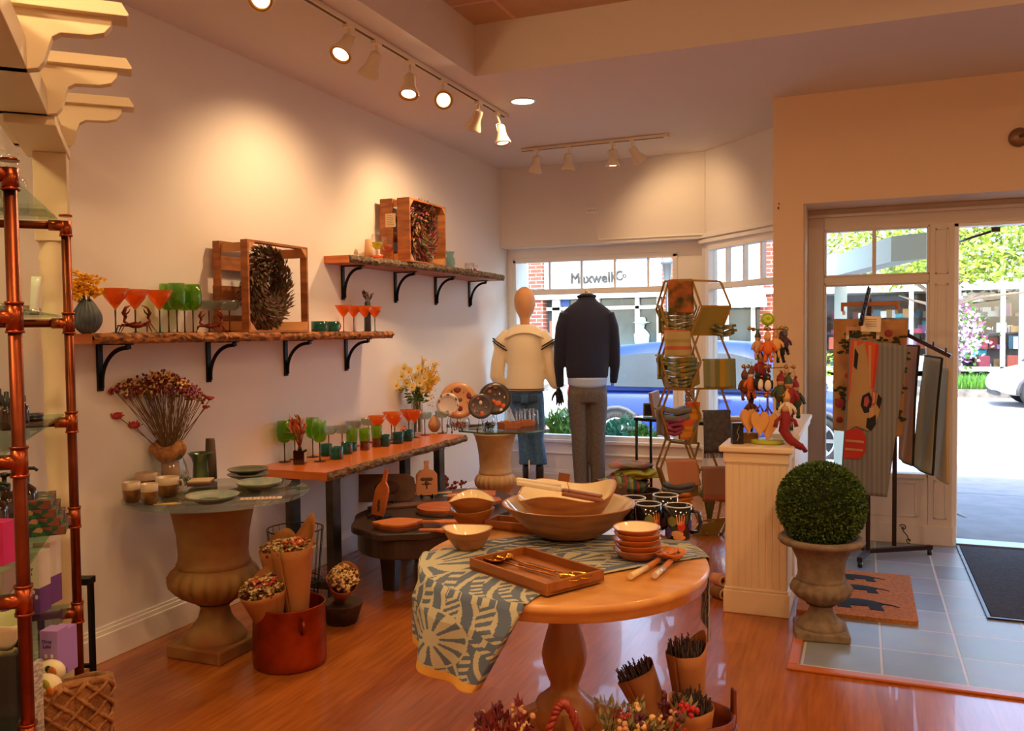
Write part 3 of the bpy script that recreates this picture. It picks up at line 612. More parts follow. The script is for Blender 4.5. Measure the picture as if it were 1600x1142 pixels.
spot(ra(776, 183), (.15, -.05, -1), 'lit spotlight pointing straight down at the far end of the long track', stem=.09, tilt=(.04, -.03))
def rb(px): return (on(px, 235, 1, 6.49).x, 6.49, RZ)
spot(rb(839), (-.25, .3, -.9), 'leftmost spotlight on the short track, long housing with dark lens', False)
spot(rb(889), (-.1, .1, -1), 'lit spotlight second from left on the short track', power=1.3)
spot(rb(957), (.0, .05, -1), 'lit spotlight third from left on the short track', power=1.0)
spot(rb(988), (.35, .75, -.7), 'rightmost spotlight on the short track turned to the wall above the window', power=.8, ang=120)
# unseen heads added on the near track to light table and pedestal; two unlit
for k, (y, d, pw) in enumerate([(2.25, (.25, .35, -.85), 0), (1.5, (.9, .35, -.5), 0), (.7, (1.4, 1.7, -2.0), 3.4), (-.1, (1.76, 4.4, -2.3), 4.5)]):
    spot((RX, y, RZ), d, ('unlit spotlight added on the unseen near stretch of the long track, first back', 'unlit spotlight added on the unseen near stretch of the long track, second back', 'spotlight added on the unseen near stretch of the long track to light the table, third back', 'spotlight added on the unseen near stretch of the long track to light the pedestal, last one')[k], pw > 0, power=pw)
# recessed lights
def downlight(x, y, z, label, power=0.0, r=.075):
    t = thing('recessed_light', label, 'ceiling light', (x, y, z), 0, 'recessed ceiling lights')
    b = MB(); b.lathe([(r + .014, 0), (r + .012, -.006), (r, -.006), (r * .95, .0)], 32); obj('trim_ring', b, chrome, t)
    b = MB(); b.lathe([(r * .97, -.001), (r * .6, -.004), (0, -.004)], 28); obj('diffuser', b, bulbm, t)
    if power:
        L = bpy.data.lights.new('recessed_beam', 'AREA'); L.shape = 'DISK'; L.size = r * 2; L.energy = power; L.color = LAMP; L.spread = math.radians(170)
        o = bpy.data.objects.new('recessed_beam', L); SC.collection.objects.link(o); o.parent = t; o.location = (0, 0, -.02)
c0 = on(817, 158, 2, CEIL)
downlight(c0.x, c0.y, CEIL - .001, 'round recessed ceiling light between the tray corner and the short track', 9)
for k, (x, y) in enumerate([(1.9, 1.2), (3.6, 1.2), (5.3, 1.2), (1.9, -.8), (3.6, -.8), (5.3, -.8), (3.9, 2.9), (5.6, 2.9)]):  # unseen downlights added as warm fill for the room
    downlight(x, y, TZ - .001, 'unseen recessed light added as fill in the raised tray ceiling, number %s' % ('one', 'two', 'three', 'four', 'five', 'six', 'seven', 'eight')[k], FILL_W)
# wall sconce edge at the right
q = on(1592, 215, 1, 5.77); t = thing('wall_sconce', 'round bronze wall sconce plate at the right edge above the door', 'wall lamp', (q.x, 5.768, q.z))
b = MB(); b.xf = Matrix.Rotation(PI / 2, 4, 'X'); b.lathe([(.055, 0), (.055, .012), (.04, .025), (.02, .035), (0, .036)], 20); obj('back_plate', b, mat('bronze', '#8A6A50', .4, .6), t)
b = MB(); b.tube([(0, -.03, 0), (.05, -.07, .01), (.09, -.08, .03)], .01, 6); b.ball((.12, -.09, .05), .035, 12, 8); obj('arm', b, mat('bronze', '#8A6A50', .4, .6), t)
# ================================================================== corner pergola with corbels (left)
PU = Vector((.707, .707, 0)); PW = Vector((.707, -.707, 0))      # arm direction, beam direction toward the camera
col0 = Vector((.267, 2.33, 0))
t = thing('corner_pergola', 'cream painted pergola with turned post and three scrolled rafter ends', 'pergola', col0)
PM = Matrix(((.707, .707, 0, 0), (-.707, .707, 0, 0), (0, 0, 1, 0), (0, 0, 0, 1)))    # local x=beam toward camera, y=arm out
b = MB(); b.lathe([(.045, 0), (.045, .62), (.05, .64), (.052, .66), (.045, .68), (.04, .72), (.052, .78), (.054, .80), (.044, .84), (.05, 1.03), (.054, 1.05), (.048, 1.07), (.055, 1.09), (.048, 1.11), (.046, 1.3), (.052, 1.44), (.055, 1.46), (.046, 1.48), (.04, 1.62), (.052, 1.64), (.044, 1.67), (.054, 1.69), (.044, 1.72), (.05, 1.745), (.05, 1.75)], 24)
obj('turned_post', b, cream, t)
b = MB(); b.xf = PM; b.box(-.055, .055, -.055, .055, 1.75, 2.07); b.box(-.075, .5, -.085, .06, 2.07, 2.10); obj('post_head', b, cream, t, bev=.003)
b = MB(); b.xf = PM; b.box(-.06, 2.2, -.12, .04, 2.10, 2.18); obj('beam', b, cream, t, bev=.003)
b = MB(); b.xf = PM; b.box(.62, 2.2, -.72, -.12, 2.30, 2.32); obj('roof_panel', b, cream, t)
prof = [(-.14, 2.26), (-.14, 2.10), (.02, 2.10), (.045, 2.105), (.06, 2.125), (.07, 2.16), (.08, 2.19), (.10, 2.203), (.17, 2.205), (.205, 2.215), (.222, 2.235), (.225, 2.26)]
for k, s in enumerate((-.0, .5, 1.0)):
    b = MB(); b.xf = PM @ Matrix(((0, 0, 1, s), (1, 0, 0, .02), (0, 1, 0, 0), (0, 0, 0, 1))); b.prism(prof, -.02, .02); b.prism([(-.14, 2.258), (.262, 2.258), (.268, 2.262), (.25, 2.293), (-.14, 2.293)], -.045, .045)
    obj('rafter', b, cream, t, bev=.002)
L = bpy.data.lights.new('puck_beam', 'AREA'); L.shape = 'DISK'; L.size = .08; L.energy = 3.2; L.color = (1, .72, .30)
q = PM @ Vector((.55, -.3, 2.27)); pk = thing('puck_light', 'small puck light under the pergola roof, beyond the left edge', 'ceiling light', col0 + q)
b = MB(); b.lathe([(.04, 0.03), (.04, 0.0), (.03, -.004), (0, -.004)], 16); obj('housing', b, bulbm, pk); o = bpy.data.objects.new('puck_beam', L); SC.collection.objects.link(o); o.parent = pk; o.location = (0, 0, -.02)
# ================================================================== copper pipe shelf
copper = mat('copper', '#8E4426', .36, .95, noise=6, col2='#5A2814', bump=(25, .06, .003)); cfit = mat('copper_fitting', '#AE5630', .3, .95, noise=11, col2='#80391E')
gedge = glass('shelf_glass', (.78, .90, .84), body=.03, bcol=(.2, .32, .28), refl=.6)
Fp = Vector((.61, 2.09, 0)); Np = Vector((1.264, 1.384, 0)); LW = -.707 * Vector((1, 1, 0)) * .5      # other pair lies toward the corner
t = thing('pipe_shelf', 'tall copper pipe shelving unit with glass shelves at the left edge', 'shelf', Fp)
def up(a, b_, name='upright'): b = MB(); b.tube([a, b_], .0148, 12); return obj(name, b, copper, t)
F0 = Vector((0, 0, 0)); N0 = Np - Fp; Z = lambda z: Vector((0, 0, z))
PZ = [1.765, 1.445, 1.118, .80, .48, .12]
def lean(z): return 0
for base, top in ((F0, 1.765), (N0, 1.765), (F0 + LW, 1.765), (N0 + LW, 1.765)): up(base, base + Z(top))
for i, z in enumerate(PZ):
    for base in (F0, N0):
        b = MB(); zz = z; b.tube([base + Z(zz), base + LW + Z(zz)], .013, 12); obj('crossbar', b, copper, t)
        b = MB(); b.tube([base + Z(zz - .035), base + Z(zz + .035 if i else zz + .015)], .0185, 14); b.tube([base + Z(zz), base + LW.normalized() * .05 + Z(zz)], .0175, 14)
        for q in (-.035, .03): b.tube([base + Z(zz + q), base + Z(zz + q + .006)], .0205, 14)
        obj('tee_fitting', b, cfit, t)
GZ = [1.785, 1.465, 1.138, .82, .50]
e = (N0 - F0).normalized()
for z in GZ:
    b = MB(); w = LW * .9; p = [F0 + LW * .05 - e * .02, N0 + LW * .05 + e * .02, N0 + w + e * .02, F0 + w - e * .02]
    b.add([q + Z(z) for q in p] + [q + Z(z + .007) for q in p], [(3, 2, 1, 0), (4, 5, 6, 7), (0, 1, 5, 4), (1, 2, 6, 5), (2, 3, 7, 6), (3, 0, 4, 7)]); obj('glass_shelf', b, gedge, t)
def sh(px, py, z):       # point on a shelf plane
    q = on(px, py, 2, z); return (q.x, q.y, z)
def sp_(px, py, z): q = on(px, py, 2, z + .008); return (q.x, q.y, z + .008)
def shf(u, v, z):        # u along near-far (0 far), v inward
    q = Fp + e * u * (N0 - F0).length + LW.normalized() * v; return (q.x, q.y, z + .008)
dark = mat('amber_glass_dark', '#2A1208', .08, coat=.8); capm = mat('black_plastic', '#0E0E10', .35); labelm = mat('dark_label', '#14282A', .5)
def on_ray(px, D, z):    # at a given depth along the view for column px
    pass
def boxthing(name, label, cat, loc, sz, mats, rz=0, group=None, part='body', extra=None, bev=.0015):
    t = thing(name, label, cat, loc, rz, group); b = MB(); b.box(-sz[0] / 2, sz[0] / 2, -sz[1] / 2, sz[1] / 2, 0, sz[2]); obj(part, b, mats, t, bev=bev)
    if extra: extra(t)
    return t
# apothecary bottle
cg = glass('clear_glass', (.95, .97, .96), body=.07, bcol=(.8, .8, .75), refl=1.2); lblm = mat('brown_label', '#5A3A12', .6); lblw = mat('label_white', '#EDE6D4', .6)
def apoth(loc, label, rz=0):
    t = thing('apothecary_bottle', label, 'bottle', loc, rz, 'clear apothecary bottles'); b = MB()
    b.lathe([(0, 0), (.034, 0), (.038, .005), (.038, .085), (.033, .105), (.016, .12), (.014, .135), (.022, .148), (.023, .152)], 28); obj('body', b, cg, t)
    b = MB(); b.lathe([(.012, .13), (.014, .155), (.01, .16), (.024, .168), (.026, .175), (.022, .183), (0, .186)], 20); obj('stopper', b, cg, t)
    b = MB(); b.grid(lambda u, v: (math.cos(-1.9 + u * 1.2) * .0385, math.sin(-1.9 + u * 1.2) * .0385, .03 + v * .05), 8, 1, 0); lb = obj('label', b, lblm, t)
    b = MB(); b.grid(lambda u, v: (math.cos(-1.75 + u * .9) * .039, math.sin(-1.75 + u * .9) * .039, .048 + v * .014), 8, 1, 0); obj('label_strip', b, lblw, lb)
    for k in range(2): b = MB(); b.grid(lambda u, v: (math.cos(-1.62 + k * .35 + u * .15) * .0393, math.sin(-1.62 + k * .35 + u * .15) * .0393, .051 + v * .008), 2, 1, 0); obj('label_mark', b, capm, lb)
    return t
apoth(sp_(24, 333, GZ[0]), 'clear stoppered apothecary bottle on the top glass shelf')
apoth(sp_(-2, 328, GZ[0]), 'clear apothecary bottle cut by the left edge on the top glass shelf', .3)
# shelf 2: tent card and white tube
q = sp_(33, 493, GZ[1]); t = thing('sign_card', 'white bent paper card standing on the second glass shelf', 'card', q, .5)
b = MB(); b.grid(lambda u, v: (-.06 + .12 * u, .03 * math.sin(v * 3) - v * .02, .004 + v * .04 - .015 * u * v), 6, 6); obj('sheet', b, mat('white_card', '#EDE7DA', .6), t, solid=.0015)
q = sp_(54, 492, GZ[1]); t = thing('cosmetic_tube', 'white and silver cosmetic tube leaning on the second glass shelf', 'tube', q, .4)
b = MB(); loft(b, [((0, 0, .0), .014, .014, (0, 0, 1)), ((0, 0, .02), .014, .014, (0, 0, 1)), ((.006, 0, .09), .016, .006, (0, 0, 1)), ((.01, 0, .125), .017, .0015, (0, 0, 1))], 16); obj('body', b, mat('tube_white', '#E8E4DC', .3), t)
b = MB(); b.tube([(0, 0, 0), (0, 0, .018)], .0148, 14); obj('cap', b, chrome, t)
# shelf 3: dropper bottles and tin
def dropper(loc, label, s=1.0):
    t = thing('dropper_bottle', label, 'bottle', loc, 0, 'dark dropper bottles on the third glass shelf'); b = MB(); b.lathe([(0, 0), (.018, 0), (.019, .004), (.019, .05), (.015, .058), (.009, .062), (.009, .066)], 20); obj('body', b, dark, t)
    b = MB(); b.lathe([(.011, .064), (.011, .082), (.006, .086), (.006, .10), (0, .102)], 16); obj('dropper_cap', b, capm, t); t.scale = (s,) * 3; return t
dropper(sp_(35, 662, GZ[2]), 'dark amber dropper bottle next to the flat tin on the third glass shelf')
dropper(sp_(12, 672, GZ[2]), 'dark dropper bottle seen just left of the near copper upright', 1.05)
dropper(sp_(0, 668, GZ[2]), 'dark dropper bottle at the left edge of the third glass shelf', 1.1)
q = sp_(53, 658, GZ[2]); t = thing('round_tin', 'small flat black tin on the third glass shelf', 'tin', q); b = MB(); b.lathe([(0, 0), (.025, 0), (.025, .014), (0, .014)], 24); obj('body', b, capm, t); b = MB(); b.lathe([(.026, .014), (.026, .024), (0, .025)], 24); obj('lid', b, blackp, t)
# shelf 4: pump bottles and floral boxes
def pump(loc, label, s=1.0):
    t = thing('pump_bottle', label, 'bottle', loc, .5, 'dark pump bottles on the fourth glass shelf'); b = MB(); b.lathe([(0, 0), (.034, 0), (.036, .004), (.036, .115), (.03, .135), (.014, .148), (.013, .155)], 24); obj('body', b, dark, t)
    b = MB(); b.lathe([(.0365, .03), (.0365, .09)], 24); obj('label', b, labelm, t)
    b = MB(); b.lathe([(.015, .152), (.015, .168), (.006, .172), (.006, .185), (.01, .188), (.01, .198), (0, .2)], 16); b.tube([(0, 0, .193), (.03, 0, .193), (.038, 0, .186)], .005, 8); obj('pump', b, capm, t); t.scale = (s,) * 3; return t
pump(sp_(40, 835, GZ[3]), 'dark pump bottle right behind the near copper upright')
pump(sp_(10, 850, GZ[3]), 'dark pump bottle left of the near copper upright', 1.0)
pump(sp_(-6, 862, GZ[3]), 'dark pump bottle at the left edge of the fourth shelf', .95)
fl = mat('floral_paper', '#20583A', .5); n = fl.node_tree.nodes; l = fl.node_tree.links
vt = n.new('ShaderNodeTexVoronoi'); vt.inputs['Scale'].default_value = 60; tc = n.new('ShaderNodeTexCoord'); l.new(tc.outputs['Object'], vt.inputs[0]); rp = n.new('ShaderNodeValToRGB'); rp.color_ramp.interpolation = 'CONSTANT'
els = rp.color_ramp.elements; els[0].color = (*srgb('#1E4A30'), 1); els[1].position = .3; els[1].color = (*srgb('#7A4030'), 1)
for p_, c_ in ((.55, '#2A6A40'), (.75, '#B98A60'), (.85, '#3A2A50')): x_ = els.new(p_); x_.color = (*srgb(c_), 1)
sp = n.new('ShaderNodeSeparateColor'); l.new(vt.outputs['Color'], sp.inputs[0]); l.new(sp.outputs[0], rp.inputs[0]); l.new(rp.outputs[0], n['Principled BSDF'].inputs['Base Color'])
for k in range(4):
    q = Vector(sp_(77, 828, GZ[3])) + Z(.026 * k) + LW.normalized() * .012 * k
    boxthing('soap_box', ('green floral soap box at the bottom of the stack on the fourth glass shelf', 'green floral soap box second from the bottom of the stack', 'green floral soap box third in the stack', 'green floral soap box on top of the stack')[k], 'box', q, (.10, .17, .0255), fl, PI / 4, 'floral boxes stacked on the fourth glass shelf')
# shelf 5: cream and purple cartons
boxw = mat('carton_cream', '#E9DCC8', .55); boxp = mat('carton_purple', '#7C4A94', .5); boxl = mat('carton_lilac', '#A980C4', .5); ink = mat('carton_ink', '#1C1420', .6)
def carton(loc, label, sz, rz, two=True, lil=False, txt=True):
    t = thing('soap_carton', label, 'box', loc, rz, 'purple and cream soap cartons'); w, d, h = sz; b = MB()
    if lil: b.box(-w / 2, w / 2, -d / 2, d / 2, 0, h, 0)
    else:
        hh = h * .42 if two else h * .0
        if two: b.box(-w / 2, w / 2, -d / 2, d / 2, 0, hh, 1)
        b.box(-w / 2, w / 2, -d / 2, d / 2, hh, h, 0)
    bd = obj('body', b, [boxl if lil else boxw, boxp], t)
    b = MB(); b.box(-w / 2, w / 2, -d / 2, d / 2, h, h + .0015); obj('lid_flap', b, boxl if lil else boxw, t)
    if txt:
        M = Matrix.Translation((-w * .1, -d / 2 - .0005, h * .70)) @ Matrix.Rotation(PI / 2, 4, 'X'); o = text('carton_lettering', 'Dirty\nLabs', w * .27, ink, bd, M, .0003)
        b = MB()
        for k in range(5): b.ball((-w * .35 + k * w * .17, -d / 2, h * .30 + (.012 if k % 2 else -.004)), w * .1, 8, 5, sc=(1, .04, 1.3))
        if two or lil: obj('carton_print', b, boxw, bd)
    return t
FR = .30
carton(sp_(58, 955, GZ[4]), 'tall cream and purple carton standing before the white post on the fifth shelf', (.06, .06, .20), FR)
carton(sp_(76, 940, GZ[4]), 'cream and purple carton partly behind the tall one on the fifth shelf', (.06, .06, .22), FR)
carton(Vector(sp_(64, 948, GZ[4])) + Z(.222), 'small cream carton lying on top of the others just under the fourth shelf', (.11, .07, .06), FR, two=False)
carton(sp_(20, 965, GZ[4]), 'cream and purple carton left of the near copper upright', (.06, .06, .18), FR)
carton(sp_(0, 975, GZ[4]), 'cream and purple carton at the left edge of the fifth shelf', (.06, .06, .17), FR)
q = sp_(-4, 880, GZ[3]); t = boxthing('gift_box', 'bright pink box with pale print at the left edge', 'box', q, (.07, .05, .11), mat('pink_box', '#D0206A', .5), .3)
b = MB(); b.ball((0, -.0255, .06), .022, 8, 6, sc=(.8, .05, 1.2)); obj('box_print', b, boxw, t)
# ================================================================== live-edge wall shelves
livetop = mat('live_edge_wood', '#C56F33', .45, noise=5, col2='#A35524', stretch=(1, .25, 6)); barkm = mat('bark_edge', '#5A3A24', .9, noise=28, col2='#B8763E', bump=(40, .9, .012))
barkd = mat('dark_bark_edge', '#3B332B', .9, noise=45, col2='#8A765E', bump=(60, .9, .012))
def plank(name, label, cat, x0, xf, y0, y1, z, th, bark, amp=.012, taper=0, n=110, parent=None):
    """board against the wall: back edge x0, wavy bark front edge at xf(t)"""
    t = thing(name, label, cat, (0, 0, 0)); b = MB(); rows = []
    for i in range(n + 1):
        f = i / n; y = y0 + (y1 - y0) * f; w = xf(f) + amp * mnoise.noise(Vector((y * 7, z * 3, 0))) * 1.6 + amp * .7 * mnoise.noise(Vector((y * 26, 3, 1)))
        if f > .985: w -= .02 * (f - .985) / .015
        rows.append((y, w))
    for (a, wa), (c, wc) in zip(rows, rows[1:]):
        b.add([(x0, a, z), (wa - .012, a, z), (wc - .012, c, z), (x0, c, z), (x0, a, z - th), (wa - .008, a, z - th), (wc - .008, c, z - th), (x0, c, z - th)], [(0, 1, 2, 3), (7, 6, 5, 4)])
    y, w = rows[0]; b.add([(x0, y, z), (w - .01, y, z), (w - .008, y, z - th), (x0, y, z - th)], [(3, 2, 1, 0)]); y, w = rows[-1]; b.add([(x0, y, z), (w - .01, y, z), (w - .008, y, z - th), (x0, y, z - th)], [(0, 1, 2, 3)])
    b.add([(x0, rows[0][0], z), (x0, rows[-1][0], z), (x0, rows[-1][0], z - th), (x0, rows[0][0], z - th)], [(0, 1, 2, 3)])
    obj('board', b, livetop, t)
    b = MB(); m = 9
    def g(u, v):
        i = u * n; k = min(int(i), n - 1); fr = i - k; y = rows[k][0] * (1 - fr) + rows[k + 1][0] * fr; w = rows[k][1] * (1 - fr) + rows[k + 1][1] * fr
        bul = math.sin(v * PI); nn = mnoise.noise(Vector((y * 60, v * 6, z))) * .007 + mnoise.noise(Vector((y * 22, v * 3, 5))) * .007
        return (w - .014 + .012 * bul + nn * (.3 + bul), y, z + .002 - (th + .004) * v + .003 * mnoise.noise(Vector((y * 30, 1, 9))))
    b.grid(g, n * 3, m); obj('bark', b, bark, t); return t
def bracket(par, y, z, L=.19, Hh=.21, mt=black):
    """iron shelf bracket: wall strap, arm and curved brace"""
    b = MB(); b.box(.001, .012, y - .014, y + .014, z - Hh, z - .001); b.box(.001, L, y - .012, y + .012, z - .007, z - .001)
    pts = []
    for k in range(13):
        a = k / 12 * PI / 2; pts.append((.012 + (L - .05) * (1 - math.cos(a)) + .006, y, z - .02 - (Hh - .055) * (1 - math.sin(a)) - 0))
    pts = [(.018, y, z - Hh + .012)] + pts + [(L - .02, y, z - .02)]
    for a, c in zip(pts, pts[1:]): b.beam(a, c, .018, .007, up=Vector((0, 1, 0)))
    b.box(L - .026, L - .014, y - .011, y + .011, z - .025, z - .004)
    for q in (.03, Hh - .012): b.tube([(.012, y, z - q), (.015, y, z - q)], .005, 8)
    return obj('bracket', b, mt, par, bev=.0008)
SZ1, SZ2 = 1.412, 1.875
s1 = plank('wall_shelf', 'long low live-edge wall shelf holding orange and green glasses', 'shelf', .002, lambda f: .255, 2.52, 4.88, SZ1, .04, barkm)
for y in (2.76, 3.425, 4.05, 4.67): bracket(s1, y, SZ1 - .041, .19, .205)
s2 = plank('wall_shelf', 'higher live-edge wall shelf with dark bark nearer the display window', 'shelf', .002, lambda f: .185 + .11 * min(1, f * 2.2) - (.02 * max(0, f - .8)), 4.45, 6.68, SZ2, .045, barkd)
for y in (4.648, 5.308, 5.925, 6.54): bracket(s2, y, SZ2 - .046, .175 if y > 4.7 else .16, .215)
# ================================================================== glassware kinds
orange_g = glass('orange_glass', (.97, .46, .12), body=.38, bcol=(.85, .27, .03)); green_g = glass('green_glass', (.60, .84, .22), body=.2, bcol=(.28, .52, .05)); smoke_g = glass('smoky_glass', (.80, .86, .82), body=.10, bcol=(.35, .42, .38)); teal_g = glass('teal_glass', (.16, .55, .46), body=.45, bcol=(.02, .20, .17)); amber_g = glass('amber_glass', (.75, .42, .22), body=.35, bcol=(.35, .12, .04))
tealst = glass('teal_stem_glass', (.12, .38, .33), body=.6, bcol=(.03, .16, .13)); redst = glass('red_stem_glass', (.45, .10, .06), body=.6, bcol=(.28, .05, .02)); brownst = glass('brown_stem_glass', (.35, .2, .12), body=.6, bcol=(.14, .07, .04))
def stemmed(name, label, kind, bowl, stemm, cat='glass'):
    t = thing(name, label, cat)
    h0 = bowl[0][1]
    b = MB(); b.lathe(bowl + [(r - .0015, z) for r, z in bowl[::-1][:-1]], 28); obj('bowl', b, kind, t)
    b = MB(); b.lathe([(0, .003), (.004, .006), (.0035, .02), (.003, h0 * .6), (.004, h0), (0, h0 + .001)], 12); obj('stem', b, stemm, t)
    b = MB(); b.lathe([(0, 0), (.034, 0), (.035, .002), (.02, .004), (.004, .008), (0, .008)], 24); obj('foot', b, stemm, t); return t
martini = stemmed('martini_glass', '', orange_g, [(.002, .10), (.02, .123), (.04, .149), (.059, .188)], tealst)
wine = stemmed('wine_glass', '', green_g, [(.003, .105), (.02, .109), (.034, .122), (.0405, .145), (.041, .175), (.037, .228)], brownst)
coupe = stemmed('coupe_glass', '', smoke_g, [(.003, .108), (.03, .112), (.043, .122), (.048, .135), (.0485, .158)], redst)
um, uw, uc = [], [], []
GA, GB_, GC, GD, GE = 'orange martini glasses on the low shelf', 'green wine glasses on the low shelf', 'smoky coupe glasses', 'orange martini glasses on the bench', 'green wine glasses on the bench'
def ps(px, x, z=SZ1): q = on(px, 515, 0, x); return (x, q.y, z)
for px, x, lb in ((181, .15, 'orange martini glass with teal stem, leftmost on the low shelf'), (212, .14, 'orange martini glass behind the first metal crab'), (250, .17, 'orange martini glass in front of a green wine glass on the low shelf')): place(martini, um, ps(px, x), 0, lb, GA)
for px, x, lb in ((264, .07, 'green wine glass behind the third orange martini glass'), (277, .14, 'tallest-looking green wine glass at the front of the low shelf'), (289, .05, 'green wine glass at the back between two others on the low shelf'), (302, .13, 'green wine glass nearest the first crab-and-coupe pair, right end of its row')): place(wine, uw, ps(px, x), 0, lb, GB_)
for px, x, lb in ((327, .08, 'smoky coupe glass with red stem above the second crab'), (359, .15, 'smoky coupe glass with red stem right beside the wooden crate')): place(coupe, uc, ps(px, x), 0, lb, GC)
for px, x, lb in ((537, .14, 'orange martini glass, left of four by the black stem vase'), (553, .10, 'orange martini glass second of four, left of the black stem vase'), (570, .16, 'orange martini glass in front of the black stem vase'), (586, .14, 'orange martini glass at the right end of the low shelf')): place(martini, um, ps(px, x), 0, lb, GA, (.86, .86, .86))
# shell vase with orchids
bluec = mat('slate_blue_ceramic', '#4E5A60', .5, noise=30, col2='#3A454C')
def shellvase(label, loc, m, w=.062, h=.115, rz=0, name='shell_vase'):
    t = thing(name, label, 'vase', loc, rz); b = MB(); N = 72
    def prof(u): return w * (math.sin(min(1, u * 1.02) * PI) ** .62) * (1 - .12 * u)
    def g(u, v):
        a = 2 * PI * u; z = h * v; r = max(.012 if v > .9 else .02, prof(.06 + .88 * v)); rid = 1 + .045 * math.cos(a * 0 + 26 * math.atan2(math.sin(a) * r, .001 + z) if False else 18 * a)
        top = .012 * abs(math.sin(a)) if v > .8 else 0
        return (math.cos(a) * r * rid * .72, math.sin(a) * r * rid, z + top * (v - .8) * 5)
    b.grid(g, N, 18); obj('body', b, m, t)
    return t
t = shellvase('slate blue shell-shaped vase of yellow orchids on the low shelf', (.14, ps(137, .14)[1], SZ1), bluec, .065, .13)
yel = mat('yellow_petal', '#FAC428', .6); yelp = mat('pale_yellow_petal', '#F4DC7A', .6); stemg = mat('stem_green', '#5E6A2C', .6); deadst = mat('dry_stem', '#7A5A34', .8)
b = MB(); bs = MB()
for k in range(13):
    a = random.uniform(0, 6.28); top = Vector((.03 * math.cos(a), -.01 + .045 * math.sin(a), .17 + .06 * random.random())); bs.tube([(0, 0, .11), top * .7 + Vector((0, 0, .03)), top], .0018, 5)
    for j in range(9):
        c = top + Vector((random.gauss(0, .014), random.gauss(0, .016), random.gauss(-.01, .022)))
        for q in range(5): a2 = q * 1.257 + j; b.leaf(c, (math.cos(a2), math.sin(a2), random.uniform(-.4, .5)), .024, .015)
obj('orchid_bloom', b, yel, t); obj('flower_stem', bs, stemg, t)
# crabs
rustm = mat('rusted_iron', '#8A3A1C', .5, .6, noise=30, col2='#4A1C10')
def crab(label, loc, rz, sc=1.0):
    t = thing('crab_figurine', label, 'figurine', loc, rz, 'rusty metal crabs'); t.scale = (sc,) * 3
    b = MB(); b.ball((0, 0, .035), .03, 14, 8, sc=(.7, 1.15, .45)); b.ball((.015, .01, .047), .005, 6, 4); b.ball((.015, -.01, .047), .005, 6, 4); obj('shell', b, rustm, t)
    for s in (-1, 1):
        b = MB(); b.tube([(.0, s * .028, .036), (.01, s * .055, .05), (.008, s * .048, .068)], [.005, .006, .007], 7)
        b.tube([(.008, s * .046, .066), (.01, s * .056, .085), (.01, s * .046, .108), (.01, s * .022, .118)], [.008, .012, .008, .002], 8, flat=.6); b.tube([(.008, s * .048, .078), (.01, s * .034, .09), (.01, s * .028, .104)], [.006, .005, .0015], 7, flat=.6); obj('claw', b, rustm, t)
        for k in range(3):
            b = MB(); x = .012 - .016 * k; b.tube([(x, s * .028, .032), (x * 1.6, s * (.05 + .006 * k), .045 - .006 * k), (x * 2.2, s * (.078 - .006 * k), .002)], [.0045, .004, .0012], 6); obj('leg', b, rustm, t)
    return t
crab('rusty metal crab with raised claws below the second martini glass', (.2, ps(213, .2)[1], SZ1), -.35)
crab('rusty metal crab with raised claws in front of the coupe glasses', (.2, ps(330, .2)[1], SZ1), -.75, .92)
# crates with wreaths
pine = mat('crate_pine', '#B5713E', .65, noise=7, col2='#8A5028', stretch=(1, 1, 5)); pinel = mat('crate_block_pine', '#C98F56', .6)
def crate(label, y0, y1, x0, x1, z, h, solid_side=False, m=pine):
    """crate on its side, opening toward +X"""
    t = thing('wooden_crate', label, 'crate', (x0, y0, z)); d = x1 - x0; w = y1 - y0; th = .012; sw = d * .2 if not solid_side else d * .42
    def pc(n, f): b = MB(); f(b); return obj(n, b, m, t, bev=.001)
    for zz in (0, h - th):
        for xa in (0, d - sw) if not solid_side else (0, d - sw): pc('slat', lambda b: b.box(xa, xa + sw, 0, w, zz, zz + th))
    for yy in (0, w - th):
        for xa in (0, d - sw): pc('slat', lambda b: b.box(xa, xa + sw, yy, yy + th, th, h - th))
    for k in range(3): pc('back_slat', lambda b: b.box(-.004, .004, .0, w, .02 + k * (h - .1) / 2.4, .09 + k * (h - .1) / 2.4))
    s = .045
    for (ya, za, sy, sz) in ((th, th, 1, 1), (w - th, th, -1, 1), (th, h - th, 1, -1), (w - th, h - th, -1, -1)):
        b = MB(); M = Matrix(((0, 0, 1, 0), (1, 0, 0, 0), (0, 1, 0, 0), (0, 0, 0, 1))); pts = [(ya, za), (ya + sy * s, za), (ya, za + sz * s)]
        if sy * sz < 0: pts = pts[::-1]
        b.prism(pts, .01, d, M=M); obj('corner_block', b, pinel, t)
    return t
WZ = 1.25
def wreath(label, loc, R_, r, ms, n, tilt=0, ls=.035, holes=True):
    t = thing('wreath', label, 'wreath', loc); b = MB()
    b.tube([(0.0, math.cos(a) * R_, math.sin(a) * R_ * 1.25) for a in [2 * PI * k / 24 for k in range(24)]], r * .45, 8, closed=True); obj('ring', b, mat('twig_brown', '#4A3020', .9), t)
    b = MB()
    for i in range(n):
        a = random.uniform(0, 2 * PI); th = random.uniform(-2.2, 2.2); rr = r * random.uniform(.4, 1.05); c = Vector((math.cos(th) * rr, math.cos(a) * (R_ + math.sin(th) * rr), math.sin(a) * WZ * (R_ + math.sin(th) * rr)))
        d = Vector((math.cos(th) * .7, -math.sin(a) + math.cos(a) * math.sin(th) * .8, math.cos(a) + math.sin(a) * math.sin(th) * .8)) + Vector([random.uniform(-.4, .4) for _ in range(3)])
        b.leaf(c, d, ls * random.uniform(.6, 1.2), ls * .33, random.randrange(len(ms)))
    obj('dried_leaves', b, ms, t); return t
ya, yb = on(388, 400, 0, .25).y, on(482, 400, 0, .25).y; h1 = on(388, 373, 0, .25).z - SZ1
